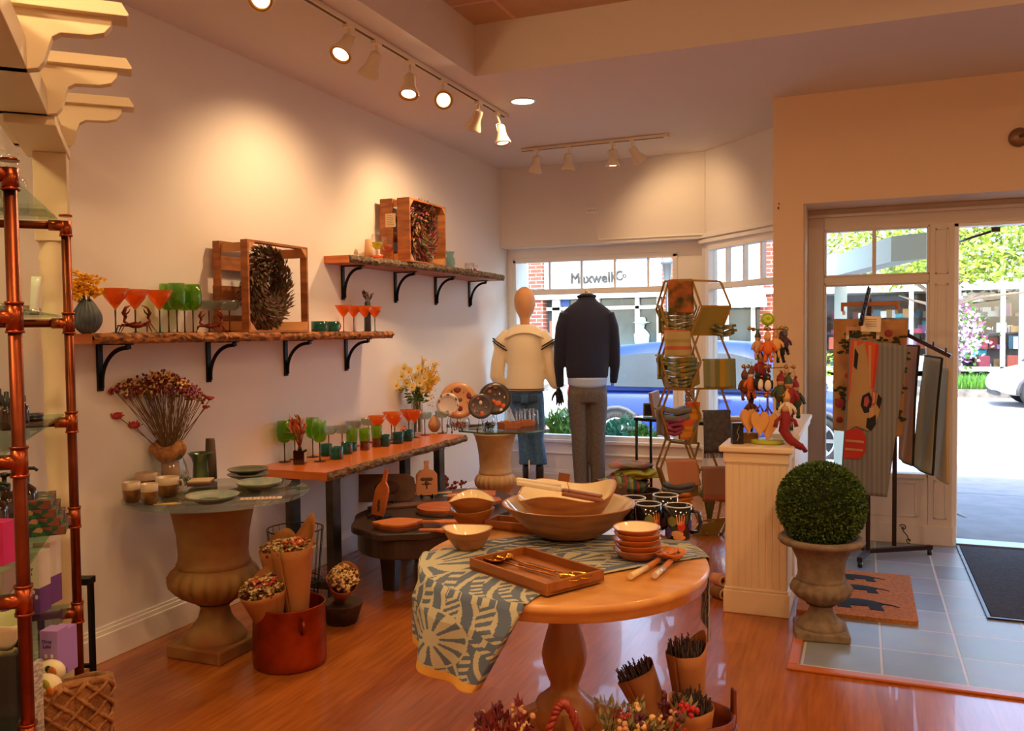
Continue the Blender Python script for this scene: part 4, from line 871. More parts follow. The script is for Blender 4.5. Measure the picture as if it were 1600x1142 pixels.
crate('wooden crate on its side framing the brown leaf wreath, on the low shelf', ya, yb, .03, .245, SZ1, h1)
lf = [mat('dry_olive', '#5E4E30', .8), mat('dry_brown', '#6E4630', .8), mat('dry_mauve', '#5A3A38', .8), mat('dry_sage', '#6A6248', .8)]
wreath('brown dried leaf wreath in the crate on the low shelf', (.165, (ya + yb) / 2 - .01, SZ1 + h1 * .5), .108, .062, lf, 2600, ls=.036)
yc, yd = on(642, 400, 0, .27).y, on(698, 400, 0, .27).y; h2 = on(642, 308, 0, .27).z - SZ2
crate('orange-brown crate with broad boards framing the red flower wreath, on the higher shelf', yc, yd, .04, .265, SZ2, h2, True)
lr = lf[:2] + [mat('dry_red', '#9A3038', .75), mat('dry_green', '#4A5230', .8), mat('dry_tan', '#A67C4A', .8), mat('dry_pink', '#B0586A', .75)]
wreath('dark wreath of red and green dried flowers in the crate on the higher shelf', (.20, (yc + yd) / 2, SZ2 + .02 + h2 * .5), .10, .07, lr, 2200, ls=.042)
q = on(619, 357, 0, .2); t = thing('price_card', 'cream handwritten card pinned on the side of the upper crate', 'card', (.13, yc - .004, SZ2 + h2 * .55))
b = MB(); b.box(-.045, .03, -.003, 0, 0, .09); obj('sheet', b, mat('cream_card', '#E8D2A8', .7), t)
b = MB(); 
for k in range(6): b.box(-.035, .02 - .008 * (k % 3), -.0035, -.003, .015 + k * .012, .0175 + k * .012)
obj('handwriting', b, mat('pencil_grey', '#8A7458', .8), t)
# mugs and stem vase right of the crate
def mug(name, label, loc, r, h, m, rz=0, group=None, mi=None, hm=None):
    t = thing(name, label, 'mug', loc, rz, group); b = MB(); b.lathe([(0, 0), (r * .92, 0), (r, .004), (r, h), (r - .004, h), (r - .004, .006), (0, .006)], 28); obj('body', b, m, t)
    b = MB(); b.tube([(r - .002, 0, h * .82), (r + h * .22, 0, h * .84), (r + h * .32, 0, h * .55), (r + h * .2, 0, h * .25), (r - .002, 0, h * .2)], h * .06, 8); obj('handle', b, hm or m, t); return t
mug('glass_mug', 'green glass mug beside the crate on the low shelf', ps(499, .16), .046, .062, teal_g, 1.2, 'green glass mugs on the low shelf', hm=amber_g)
mug('glass_mug', 'green glass mug with handle, nearer the martini glasses on the low shelf', ps(518, .14), .046, .062, teal_g, 1.2, 'green glass mugs on the low shelf', hm=amber_g)
q = ps(575, .08); t = thing('stem_vase', 'slim black vase with dried stems behind the martini glasses', 'vase', q)
b = MB(); b.lathe([(0, 0), (.02, 0), (.021, .01), (.019, .19), (.016, .195), (.014, .19), (0, .18)], 18); obj('body', b, mat('charcoal_ceramic', '#2C2C2E', .6), t)
b = MB()
for k in range(9):
    a = random.uniform(0, 6.28); e_ = Vector((.03 * math.cos(a), .035 * math.sin(a), .25 + random.uniform(-.02, .02))); b.tube([(0, 0, .17), e_], .0016, 4)
    for j in range(10): p = Vector((0, 0, .17)).lerp(e_, .5 + .05 * j); b.leaf(p, (random.uniform(-1, 1), random.uniform(-1, 1), 1.2), .02, .008)
obj('dried_stem', b, mat('dry_mauve', '#5A3A38', .8), t)
# ---- higher shelf pieces
def p2(px, x): q = on(px, 400, 0, x); return (x, q.y, SZ2)
t = thing('cone_vase', 'plain beige tapered vase at the left of the higher shelf', 'vase', p2(576, .08)); b = MB(); b.lathe([(0, 0), (.03, 0), (.022, .13), (.019, .134), (.016, .13), (0, .1)], 22); obj('body', b, mat('beige_ceramic', '#C8A878', .6), t)
t = thing('glass_cloche', 'small clear glass dome with ring at the left end of the higher shelf', 'cloche', p2(558, .06)); b = MB(); b.lathe([(.022, 0), (.022, .02), (.012, .035), (0, .04)], 18); obj('body', b, cg, t); b = MB(); b.tube([(0, .008 * math.cos(a), .048 + .008 * math.sin(a)) for a in [k * PI / 6 for k in range(12)]], .002, 5, closed=True); obj('ring_handle', b, cg, t)
ylg = glass('yellow_glass', (.95, .9, .25), body=.4, bcol=(.75, .7, .1)); pkg = glass('coral_glass', (.98, .55, .40), body=.4, bcol=(.85, .3, .18)); blg = glass('aqua_bubble_glass', (.72, .88, .88), body=.25, bcol=(.45, .65, .66)); clg = glass('bright_clear_glass', (.98, .98, .98), refl=1.6)
def tinted_wine(loc, label, fillm, sc=1.0):
    t = thing('wine_glass', label, 'glass', loc, 0, 'tinted wine glasses on the higher shelf'); t.scale = (sc,) * 3
    b = MB(); b.lathe([(.003, .075), (.02, .078), (.036, .095), (.041, .12), (.039, .145), (.033, .175)], 24); obj('bowl', b, clg, t)
    b = MB(); b.lathe([(0, .0765), (.019, .0795), (.0345, .096), (.0395, .12), (0, .121)], 24); obj('tinted_base', b, fillm, t)
    b = MB(); b.lathe([(0, 0), (.03, 0), (.03, .002), (.004, .006), (.003, .07), (0, .076)], 20); obj('stem', b, clg, t); return t
tinted_wine(p2(590, .10), 'clear wine glass tinted yellow in its lower half', ylg)
tinted_wine(p2(606, .12), 'clear wine glass tinted coral in its lower half', pkg, .92)
t = thing('glass_dish', 'orange star-shaped glass dish in front of the yellow wine glass', 'dish', p2(590, .15)); b = MB(); b.lathe([(0, 0), (.02, .001), (.03, .014), (.038, .03), (.036, .03), (.028, .015), (0, .005)], 30, mod=lambda a, i, r: r * (1 + .12 * math.cos(6 * a))); obj('body', b, mat('orange_glaze', '#E0602A', .25, coat=.5), t)
def tumbler(name, label, loc, r, h, m, group=None, low=None, rt=None):
    t = thing(name, label, 'glass', loc, 0, group); rt = rt or r; b = MB(); b.lathe([(0, 0), (r * .95, 0), (r, .004), ((r + rt) / 2, h * .5), (rt, h), (rt - .002, h), ((r + rt) / 2 - .002, h * .5), (r - .003, .008), (0, .008)], 26); obj('body', b, m, t)
    if low: b = MB(); b.lathe([(0, .009), (r - .004, .009), (r - .003, h * .4), (0, h * .4)], 20); obj('tinted_base', b, low, t)
    return t
for px, x, lb in ((630, .2, 'small clear tumbler with orange base left of the upper crate front'), (645, .22, 'small clear tumbler with orange base before the upper crate')): tumbler('tumbler', lb, p2(px, x), .021, .075, clg, 'clear tumblers on the higher shelf', pkg)
t = thing('bubble_vase', 'pale aqua bubbled glass vase right of the upper crate', 'vase', p2(703, .14)); b = MB(); b.lathe([(0, 0), (.028, 0), (.036, .02), (.041, .05), (.036, .085), (.026, .105), (.03, .13), (.036, .14), (.034, .14), (.024, .106), (.034, .08), (.038, .05), (0, .004)], 26); obj('body', b, blg, t)
b = MB(); p_ = p2(733, .15); t = tumbler('votive_glass', 'clear votive glass with dark berries near the end of the higher shelf', p_, .036, .075, clg, 'votive glasses')
b = MB(); [b.ball((random.uniform(-.02, .02), random.uniform(-.02, .02), .012 + random.random() * .015), .007, 6, 4) for _ in range(16)]; obj('dark_berries', b, mat('dark_berry', '#3A3448', .5), t)
t = tumbler('votive_glass', 'small clear votive glass with red berries at the end of the higher shelf', p2(742, .19), .022, .06, clg, 'votive glasses')
b = MB(); [b.ball((random.uniform(-.012, .012), random.uniform(-.012, .012), .012 + random.random() * .02), .006, 6, 4) for _ in range(10)]; obj('red_berries', b, mat('red_berry', '#A81E38', .4), t)
# ================================================================== cast urn with round glass top (left)
UZ = .71
rustu = mat('rusted_cast_iron', '#8A5024', .75, noise=5, col2='#96703C', bump=(35, .3, .004)); 
def urn(name, label, loc, H, R_, m, base, cat='urn', rz=0, gad=22, bw=1.0, nk=1.0, parent=None):
    """campana urn: square plinth, foot, gadrooned bowl, flared neck. H total height, R_ neck top radius"""
    t = thing(name, label, cat, loc, rz) if parent is None else parent; q = base / 2; ph = H * .085
    b = MB(); b.prism([(-q, -q), (q, -q), (q, q), (-q, q)], 0, ph); obj('plinth', b, m, t, bev=.008)
    b = MB(); b.lathe([(q * .92, ph), (q * .93, ph + H * .02), (q * .8, ph + H * .06), (q * .68, ph + H * .085), (q * .50, ph + H * .14), (q * .42, ph + H * .2), (q * .46, ph + H * .225), (q * .56, ph + H * .235)], 36); obj('foot', b, m, t)
    z0 = ph + H * .235
    b = MB(); Rb = R_ * bw; Rn = R_ * nk; P = [(q * .5, z0), (Rb * .50, z0 + H * .02), (Rb * .78, z0 + H * .07), (Rb * .93, z0 + H * .125), (Rb * .96, z0 + H * .17), (Rb * .88, z0 + H * .215), (Rn * .76, z0 + H * .24)]
    b.lathe(P, gad * 6, mod=lambda a, i, r: r * (1 + .055 * math.sin(i / 6 * PI) * (abs(math.cos(a * gad / 2)) - .5) * 1.9)); obj('gadrooned_bowl', b, m, t)
    z1 = z0 + H * .24
    b = MB(); b.lathe([(Rn * .76, z1 - .004), (Rn * .80, z1 + H * .012), (Rn * .76, z1 + H * .03), (Rn * .74, z1 + H * .08), (Rn * .77, z1 + (H - z1) * .45), ((R_ + Rn) / 2 * .86, z1 + (H - z1) * .75), (R_ * .97, H * .975), (R_ * 1.04, H - .004), (R_ * 1.04, H), (R_ * .98, H), (R_ * .92, H * .97), (0, H * .95)], 40); obj('neck', b, m, t)
    return t
urn('pedestal_urn', 'rusty cast-iron garden urn carrying the round glass top at left', (.385, 3.0, 0), UZ - .012, .20, rustu, .29, rz=.0, gad=20)
ug = glass('table_glass', (.80, .88, .84), body=.10, bcol=(.30, .40, .36), refl=1.0)
t = thing('glass_table_top', 'round clear glass top resting on the rusty urn', 'table top', (.42, 3.0, UZ - .011)); b = MB(); b.lathe([(0, 0), (.388, 0), (.391, .002), (.391, .009), (.388, .011), (0, .011)], 96); obj('pane', b, ug, t)
def g1(px, py): q = on(px, py, 2, UZ); return (q.x, q.y, UZ + .001)
# cookie jar with dried bouquet
def drystem(b, a, c, r=.0015): b.tube([a, Vector(a).lerp(Vector(c), .5) + Vector((random.uniform(-.01, .01),) * 2 + (0,)), c], r, 4, caps=False)
t = thing('glass_vase', 'round glass jar with burlap collar and a large dried bouquet on the urn table', 'vase', (.098, 3.055, UZ + .001))
b = MB(); b.lathe([(0, 0), (.045, 0), (.066, .02), (.08, .055), (.072, .09), (.06, .122), (.058, .135), (.056, .135), (.058, .12), (.069, .09), (.071, .055), (.058, .022), (0, .005)], 36); obj('body', b, cg, t)
b = MB(); b.lathe([(0, .01), (.036, .012), (.040, .05), (.040, .11), (0, .115)], 24); obj('inner_paper', b, mat('kraft_tan', '#B5804C', .8), t)
b = MB(); b.grid(lambda u, v: (math.cos(2 * PI * u) * (.055 + .035 * math.sin(v * PI) * (1.3 if 2.5 < 2 * PI * u < 4.6 else .6) + .006 * math.sin(14 * PI * u)), math.sin(2 * PI * u) * (.05 + .02 * math.sin(v * PI)), .125 + .075 * v + .015 * math.sin(2 * PI * u * 2 + 1)), 40, 8); obj('burlap_collar', b, mat('burlap', '#B07A4A', .95, noise=60, col2='#8E5E36'), t, solid=.002)
fm = [mat('dry_burgundy', '#7A1E2A', .8), mat('dry_cream', '#E2B878', .8), mat('dry_mauve2', '#8A4A62', .8), mat('dry_red2', '#A8282A', .8), mat('dry_rust', '#8A5A3A', .8)]
b = MB(); bl = MB(); random.seed(12)
rt = Vector((.927, .376, 0))
def latv(l): dx = max(.927 * l, -.085); return Vector((dx, (l - .927 * dx) / .376, 0))
for k in range(130):
    lat = random.uniform(-.155, .21) * random.uniform(.6, 1); hh = .30 + .16 * (1 - (lat / .24) ** 2) * random.uniform(.55, 1.05); tip = latv(lat - .02) + Vector((.376, -.926, 0)) * random.uniform(0, .06) + Vector((0, 0, hh + .05)); drystem(b, (random.uniform(-.02, .02), random.uniform(-.02, .02), .13), tip)
    mi = 1 if abs(lat) < .12 and random.random() < .5 else random.choice((0, 2, 4, 0, 2)); 
    if lat < -.12: mi = random.choice((0, 3))
    for j in range(9): c = tip + Vector((random.gauss(0, .012), random.gauss(0, .012), random.gauss(0, .009))); bl.ball(c, random.uniform(.004, .008), 5, 4, mi)
for lat, hh, r in ((-.16, .34, .024), (-.125, .29, .026), (-.02, .47, .012), (.19, .40, .014), (.17, .36, .012)):
    tip = latv(lat) + Vector((0, 0, hh)); drystem(b, (0, 0, .13), tip, .002); bl.ball(tip, r, 12, 6, 3, sc=(1, 1, .55))
    for j in range(40): bl.ball(tip + Vector((random.gauss(0, r * .5), random.gauss(0, r * .5), random.uniform(0, r * .6))), .004, 5, 3, 3)
obj('stem', b, deadst, t)['kind'] = 'stuff'; obj('dried_flowers', bl, fm, t)
b = MB()
for i in range(260): a = random.uniform(0, 6.28); r = random.uniform(.066, .09); b.leaf((math.cos(a) * r, math.sin(a) * r, random.uniform(0.002, .035)), (random.uniform(-1, 1), random.uniform(-1, 1), random.uniform(0, 1)), .016, .009)
obj('leaf_garland', b, mat('dusty_green', '#5A6A50', .8), t)
greenc = mat('green_glaze', '#4E6238', .3, noise=10, col2='#2E3A1C', coat=.6, stretch=(1, 1, .3))
t = thing('ceramic_vase', 'green glazed flared vase on the urn table', 'vase', g1(314, 752)); b = MB(); b.lathe([(0, 0), (.034, 0), (.038, .01), (.036, .05), (.034, .085), (.04, .112), (.055, .132), (.058, .136), (.052, .134), (.035, .11), (.03, .08), (0, .06)], 32); obj('body', b, greenc, t)
t = thing('wooden_cylinder', 'tall grey-brown wooden cylinder behind the green vase', 'ornament', g1(330, 748)); b = MB(); b.lathe([(0, 0), (.028, 0), (.026, .10), (.021, .19), (.0205, .195), (0, .195)], 22); obj('body', b, mat('driftwood', '#6E5A46', .8, noise=16, col2='#4A3A2C', stretch=(1, 1, .2)), t)
stone = mat('stoneware', '#B49A7C', .4, coat=.4); stdark = mat('stoneware_drip', '#4A2E14', .25, noise=18, col2='#8A5E28', coat=.7); platebl = mat('plate_celadon', '#7E9088', .25, noise=14, col2='#A8A890', coat=.6)
def twotone(name, label, loc, r, h, handle, rz=0, cat='mug'):
    t = thing(name, label, cat, loc, rz, 'brown-dipped stoneware cups'); b = MB(); b.lathe([(0, 0, 1), (r * .72, 0, 1), (r * .93, h * .12, 1), (r * .98, h * .52, 1), (r, h * .64, 0), (r, h, 0), (r - .004, h, 0), (r - .006, h * .1, 0), (0, .006, 0)], 28); obj('body', b, [stone, stdark], t)
    if handle: b = MB(); b.tube([(r - .003, 0, h * .8), (r + .016, 0, h * .85), (r + .022, 0, h * .55), (r + .012, 0, h * .3), (r - .003, 0, h * .25)], .0045, 8); obj('handle', b, stone, t)
    return t
twotone('stoneware_mug', 'large brown-dipped stoneware mug with handle, nearest the blue plate', g1(262, 776), .048, .085, True, .35)
twotone('stoneware_mug', 'large brown-dipped stoneware mug at the back left of the urn table', g1(230, 768), .048, .085, True, 2.6)
twotone('stoneware_cup', 'small handleless brown-dipped cup, leftmost on the urn table', g1(206, 785), .036, .085, False, cat='cup')
twotone('stoneware_cup', 'small handleless brown-dipped cup at the front left of the urn table', g1(234, 788), .034, .085, False, cat='cup')
def plate(name, label, loc, r, h, m, group=None, deco=None, rz=0, rim=None):
    t = thing(name, label, 'plate', loc, rz, group); b = MB(); b.lathe([(0, .002), (r * .5, 0), (r * .52, .003), (r * .85, h * .6), (r, h), (r * .99, h + .002), (r * .84, h * .6 + .004), (r * .5, .007), (0, .006)], 48); o = obj('body', b, [m], t)
    if deco: deco(t)
    return t
def swirl(t):
    b = MB(); random.seed(5)
    for k in range(7):
        a = k * .9; r0 = .02 + .008 * k; pts = [(math.cos(a + u * .4) * (r0 + u * .008), math.sin(a + u * .4) * (r0 + u * .008), .009 + .15 * max(0, r0 + u * .008 - .055)) for u in range(5)]
        b.tube(pts, [.001, .006, .008, .005, .001], 6, flat=.2)
    obj('leaf_pattern', b, mat('pattern_dark', '#2E3A30', .4), t)
    b = MB(); b.lathe([(0, .0085), (.03, .0085)], 20, (.02, .01, 0)); obj('pattern_patch', b, mat('pattern_mustard', '#C0A060', .4), t)
plate('ceramic_plate', 'pale blue-green patterned bowl-plate at the front of the urn table', g1(332, 785), .108, .032, platebl, 'patterned plates on the urn table', swirl)
plate('ceramic_plate', 'pale patterned plate with dark leaves right of the front plate', g1(405, 764), .103, .034, platebl, 'patterned plates on the urn table', swirl, 1.2)
dk = mat('dark_green_glaze', '#3E4A36', .3, noise=9, col2='#6E6A48', coat=.6)
c0 = Vector(g1(388, 748)); plate('ceramic_plate', 'dark green glazed plate, lower of the pair at the back of the urn table', c0, .098, .024, dk, 'dark green plates'); plate('ceramic_plate', 'dark green glazed plate, upper of the pair at the back of the urn table', c0 + Z(.022), .096, .026, dk, 'dark green plates')
for k in range(3): boxthing('coaster', ('dark square coaster at the bottom of the small pile behind the front plate', 'reddish square coaster in the middle of the small pile', 'cream square coaster on top of the small pile')[k], 'coaster', Vector(g1(314, 757)) + Z(.008 * k), (.10, .10, .0075), [mat('coaster_dark', '#4A3428', .6), mat('coaster_red', '#8A4A34', .6), mat('coaster_cream', '#C0A884', .6)][k], .5, 'pile of coasters')
q = g1(263, 788); t = thing('leaf_card', 'yellowish pointed card by the small brown cups', 'card', q, .45); b = MB(); b.prism([(-.055, -.01), (.02, -.02), (.055, .0), (.02, .02), (-.01, .012)], 0, .003); obj('sheet', b, mat('yellow_card', '#C09A4A', .6), t)
q = g1(408, 779); t = thing('greeting_card', 'long printed card lying at the front edge of the glass top', 'card', q, .55); b = MB(); b.box(-.085, .085, -.022, .022, 0, .002); obj('sheet', b, mat('card_white', '#D8C4AC', .5), t)
b = MB()
for k in range(9): b.box(-.07 + k * .016, -.062 + k * .016, -.012 + .006 * (k % 2), .002 + .006 * (k % 3), .002, .0025)
obj('card_print', b, mat('card_print', '#8A3A2A', .6), t)
# ================================================================== copper pot with paper-wrapped bouquets
potc = mat('hammered_copper', '#BE5424', .34, .9, noise=7, col2='#8A3A14', bump=(40, .25, .003))
q0 = Vector((.775, 3.01, 0)); PR = .155
t = thing('copper_pot', 'large hammered copper pot holding wrapped dried bouquets beside the rusty urn', 'pot', q0)
b = MB(); b.lathe([(0, .004), (PR * .93, 0), (PR * .98, .008), (PR, .03), (PR * .97, .255), (PR * .99, .26), (PR * .96, .262), (PR * .94, .255), (PR * .95, .03), (0, .02)], 48); obj('body', b, potc, t)
for s in (-.6, 2.5):
    b = MB(); a = s; c = Vector((math.cos(a), math.sin(a), 0)); n_ = Vector((-c.y, c.x, 0)); b.tube([c * (PR * .98) + Z(.22), c * (PR + .02) + Z(.215), c * (PR + .022) + Z(.17), c * (PR * .99) + Z(.16)], .006, 6); obj('handle', b, potc, t)
kraft = mat('kraft_paper', '#B4713A', .75, noise=9, col2='#A5642F'); kraftl = mat('kraft_light', '#C48A55', .7)
bqm = [mat('bq_cream', '#E0BE84', .8), mat('bq_coral', '#C2502C', .8), mat('bq_plum', '#5A2438', .8), mat('bq_olive', '#7A6A34', .8), mat('bq_rust', '#9A4A24', .8)]
def bouquet(label, base, top, r, wts, n=340, lip=.09, lipdir=0, name='wrapped_bouquet', group='kraft-wrapped dried bouquets', paper=None, lav=False, ms=None):
    t = thing(name, label, 'bouquet', base, 0, group); ax = Vector(top) - Vector(base); L = ax.length; R = aim(ax).to_4x4()
    b = MB(); b.xf = R
    def g(u, v):
        a = 2 * PI * u; rr = r * (.28 + .72 * v) ; hi = L * (1 + (lip / L) * max(0, math.cos(a - lipdir)) ** 2 * 1.0); return (math.cos(a) * rr * (1 + .05 * math.sin(5 * a) * v), math.sin(a) * rr, hi * v)
    b.grid(g, 36, 10); obj('paper_wrap', b, paper or kraft, t, solid=.0015)
    b = MB(); b.xf = R; mm = ms or bqm
    if lav:
        for i in range(n):
            a = random.uniform(0, 6.28); q = math.sqrt(random.random()) * r * .9; z = L * random.uniform(.9, 1.0) + .03 * random.random(); x, y = math.cos(a) * q, math.sin(a) * q; b.tube([(x * .8, y * .8, L * .8), (x * 1.05, y * 1.05, z + .02)], [.001, .0025], 4, random.choices(range(len(mm)), wts)[0], caps=False)
            for j in range(3): b.leaf((x, y, z + .01 - .006 * j), (random.uniform(-1, 1), random.uniform(-1, 1), .8), .009, .004, random.choices(range(len(mm)), wts)[0])
    else:
        for i in range(n):
            a = random.uniform(0, 6.28); q = math.sqrt(random.random()) * r * .93; z = L * .93 + .045 * math.sqrt(max(0, 1 - (q / r) ** 2)) + random.uniform(-.01, .02); mi = random.choices(range(len(mm)), wts)[0]
            if mi == 1: mi = 1 if q < r * .6 else 3
            rr = random.uniform(.004, .009) * (1.4 if mi == 1 else 1); c = Vector((math.cos(a) * q, math.sin(a) * q, z)); b.ball(c, rr, 6, 4, mi, sc=(1, 1, .7))
            if mi == 0:
                for k in range(5): a2 = k * 1.257; b.leaf(c + Z(.002), (math.cos(a2), math.sin(a2), .3), rr * 1.9, rr, 0)
    obj('dried_flowers', b, mm, t); return t
bouquet('kraft-wrapped bouquet at the front of the copper pot, coral and purple centre', q0 + V(-.04, -.055, .1), q0 + V(-.055, -.10, .335), .10, (5, 3, 4, 1, 1), lip=.07, lipdir=2.0)
bouquet('tallest kraft-wrapped bouquet with orange flowers at the right of the copper pot', q0 + V(.05, .0, .08), q0 + V(.03, .0, .50), .095, (3, 6, 0, 1, 3), lip=.13, lipdir=2.6)
bouquet('kraft-wrapped bouquet at the back left of the copper pot under the glass top', q0 + V(-.06, .06, .08), q0 + V(-.085, .05, .47), .085, (3, 1, 3, 3, 2), lip=.07, lipdir=3.0)
wirem = mat('dark_wire', '#1E1A18', .5, .7)
t = thing('wire_basket', 'dark wire basket between the urn base and the copper pot', 'basket', (.60, 3.30, 0))
for k, z in enumerate((.02, .10, .18, .26, .50)): b = MB(); r = .08 + .012 * k; b.tube([(math.cos(a) * r, math.sin(a) * r, z) for a in [2 * PI * j / 24 for j in range(24)]], .003, 5, closed=True); obj('hoop', b, wirem, t)
b = MB()
for j in range(20): a = 2 * PI * j / 20; b.tube([(math.cos(a) * .08, math.sin(a) * .08, .0), (math.cos(a) * .128, math.sin(a) * .128, .5)], .0018, 4)
obj('wire_mesh', b, wirem, t)
t = thing('wicker_basket', 'low basket of cream dried flowers behind the copper pot', 'basket', (.70, 3.52, 0)); b = MB(); b.lathe([(0, .0), (.07, 0), (.10, .09), (.105, .1), (.095, .1), (0, .08)], 30, mod=lambda a, i, r: r * (1 + .02 * math.cos(15 * a))); obj('body', b, mat('dark_wicker', '#4A2C1C', .8, noise=40, col2='#2A1810'), t)
bouquet('cream dried bouquet lying in the low basket behind the copper pot', V(.66, 3.56, .09), V(.75, 3.46, .23), .075, (6, 0, 1, 2, 1), 200, lip=.05, lipdir=1, )
# ================================================================== live-edge bench on steel legs
BZ = .69
bench = plank('live_edge_bench', 'long live-edge wooden bench on steel legs covered with green and orange glasses', 'table', .02, lambda f: .515, 3.71, 5.42, BZ, .042, mat('bench_bark', '#4A3A30', .9, noise=30, col2='#8A6A48', bump=(45, .9, .012)))
for o in bench.children:
    if o.name.startswith('board'): o.data.materials[0] = mat('bench_wood', '#D8742C', .3, noise=6, col2='#C4641F', stretch=(1, .25, 5), coat=.3)
for y in (3.80, 5.02):
    for x in (.22, .475): b = MB(); b.box(x - .022, x + .022, y - .038, y + .038, 0, BZ - .043); obj('leg', b, steel, bench, bev=.003)
    b = MB(); b.box(.242, .453, y - .03, y + .03, .06, .10); obj('stretcher', b, steel, bench, bev=.003)
    b = MB(); b.box(.12, .5, y - .04, y + .04, BZ - .05, BZ - .042); obj('mounting_plate', b, steel, bench)
def bp(px, py): q = on(px, py, 2, BZ); k = max(0, .055 - q.x) / (CAM.x - q.x); return (q.x + (CAM.x - q.x) * k, q.y + (CAM.y - q.y) * k, BZ + .001)
for px, py, lb in ((445, 721, 'green wine glass at the near left end of the bench'), (461, 715, 'green wine glass behind the dark reed bottle'), (489, 714, 'tallest green wine glass, third from the left on the bench'), (500, 721, 'green wine glass in front of the green mugs on the bench')): place(wine, uw, bp(px, py), 0, lb, GE)
for px, py, lb in ((514, 708, 'smoky coupe glass nearest the green wine glasses on the bench'), (535, 706, 'smoky coupe glass second from the left on the bench'), (553, 697, 'smoky coupe glass above the left green tumbler'), (576, 690, 'smoky coupe glass beside the first orange martini glass on the bench'), (664, 680, 'smoky coupe glass right of the flower vase on the bench'), (691, 677, 'smoky coupe glass before the tan shell vase on the bench')): place(coupe, uc, bp(px, py), 0, lb, GC)
for px, py, lb in ((590, 696, 'orange martini glass, leftmost on the bench'), (612, 688, 'orange martini glass second from the left on the bench'), (617, 692, 'orange martini glass just in front of the second one on the bench'), (639, 683, 'orange martini glass left of the flower vase'), (648, 684, 'orange martini glass in front of the flower vase')): place(martini, um, bp(px, py), 0, lb, GD)
gt = glass('green_tumbler_glass', (.62, .85, .22), body=.4, bcol=(.30, .52, .05)); tealt = glass('deep_teal_glass', (.10, .42, .38), body=.5, bcol=(.02, .16, .15))
for px, py, r, lb in ((510, 712, .034, 'dark green glass mug nearest the wine glasses on the bench'), (526, 717, .038, 'dark green rounded glass mug at the front edge of the bench'), (542, 709, .034, 'dark green glass mug with ring handle before the green tumblers')): mug('glass_mug', lb, bp(px, py), r, .068, teal_g, -.6, 'dark green mugs on the bench', hm=amber_g)
for px, py, lo, lb in ((550, 705, teal_g, 'light green tumbler stacked on a teal one, left of three'), (570, 703, amber_g, 'light green tumbler stacked on an amber one, middle of three'), (589, 698, amber_g, 'light green tumbler stacked on an amber one, right of three')):
    c = Vector(bp(px, py)); tumbler('tumbler', 'base glass of the stack: ' + {550: 'teal tumbler under the left green tumbler', 570: 'amber tumbler under the middle green tumbler', 589: 'amber tumbler under the right green tumbler'}[px], c, .030, .055, lo, 'stacked tumblers on the bench'); tumbler('tumbler', lb, c + Z(.056), .033, .078, gt, 'stacked tumblers on the bench', rt=.036)
for px, py, lb in ((601, 697, 'teal tumbler over a green base beside the first martini glass'), (622, 693, 'teal tumbler standing in front of the paired martini glasses'), (637, 689, 'teal tumbler left of the flower vase')):
    c = Vector(bp(px, py)); tumbler('tumbler', lb, c, .034, .072, tealt, 'teal tumblers on the bench', low=green_g, rt=.037)
# dark reed bottle
t = thing('reed_diffuser', 'square dark bottle of red-brown dried reeds at the near end of the bench', 'diffuser', bp(469, 725), .35)
b = MB(); b.box(-.03, .03, -.03, .03, 0, .078); b.tube([(0, 0, .078), (0, 0, .092)], .012, 12); obj('bottle', b, dark, t, bev=.003)
b = MB(); b.box(.0302, .031, -.022, .022, .012, .065); obj('label', b, mat('label_cream2', '#B8A48A', .6), t)
b = MB(); b2 = MB(); r_ = [mat('dry_orange', '#C05A28', .8), mat('dry_red3', '#8A2A1A', .8), mat('dry_tan2', '#C08A58', .8)]
for k in range(14):
    e_ = Vector((random.uniform(-.05, .04), random.uniform(-.04, .05), random.uniform(.19, .26))); b.tube([(0, 0, .08), e_], .002, 5)
    for j in range(5): b2.leaf(Vector((0, 0, .1)).lerp(e_, .5 + .11 * j), e_ + Vector((random.uniform(-.08, .08), random.uniform(-.08, .08), -.1)), .045, .016, random.randrange(3))
for s in (.10, .06): b2.leaf((-.01, -.01, s + .07), (-.927, -.376, .15), .075, .022, 0, up=Vector((0, 0, 1)))
obj('reed', b, r_[1], t)['kind'] = 'stuff'; obj('dried_leaves', b2, r_, t)
# shell vases and flower vase
shellt = mat('tan_shell_ceramic', '#C08A58', .5)
q = bp(679, 675); shellvase('tan ridged shell-shaped vase near the far end of the bench', q, shellt, .058, .11)
q = bp(631, 684); shellvase('small pinkish shell vase behind the teal tumblers', (q[0], q[1], q[2]), mat('pink_shell', '#C8805E', .5), .038, .07)
t = thing('flower_vase', 'clear glass vase of white daisies and yellow forsythia on the bench', 'vase', bp(652, 677)); t.scale = (1.1,) * 3
b = MB(); b.lathe([(0, 0), (.034, 0), (.036, .004), (.033, .10), (.040, .21), (.038, .21), (.031, .1), (.033, .01), (0, .01)], 30); obj('body', b, clg, t)
b = MB(); bs = MB(); bd = MB(); by = MB(); bl = MB(); random.seed(3)
right = Vector((.927, .376, 0)); back = Vector((-.376, .926, 0))
leafm = [mat('daisy_leaf', '#5E7A2E', .6), mat('daisy_leaf_dark', '#3E5A24', .6)]
for k in range(26): a = random.uniform(0, 6.28); bs.tube([(math.cos(a) * .02, math.sin(a) * .02, .01), (random.uniform(-.02, .02), random.uniform(-.02, .02), .2), (random.uniform(-.05, .05), random.uniform(-.04, .04), .30)], .0022, 5)
dz = [(-.12, .31), (-.085, .37), (-.04, .40), (-.055, .33), (.0, .36), (.03, .33), (-.02, .30), (.05, .29), (-.10, .28), (.02, .42), (-.075, .42), (.06, .36)]
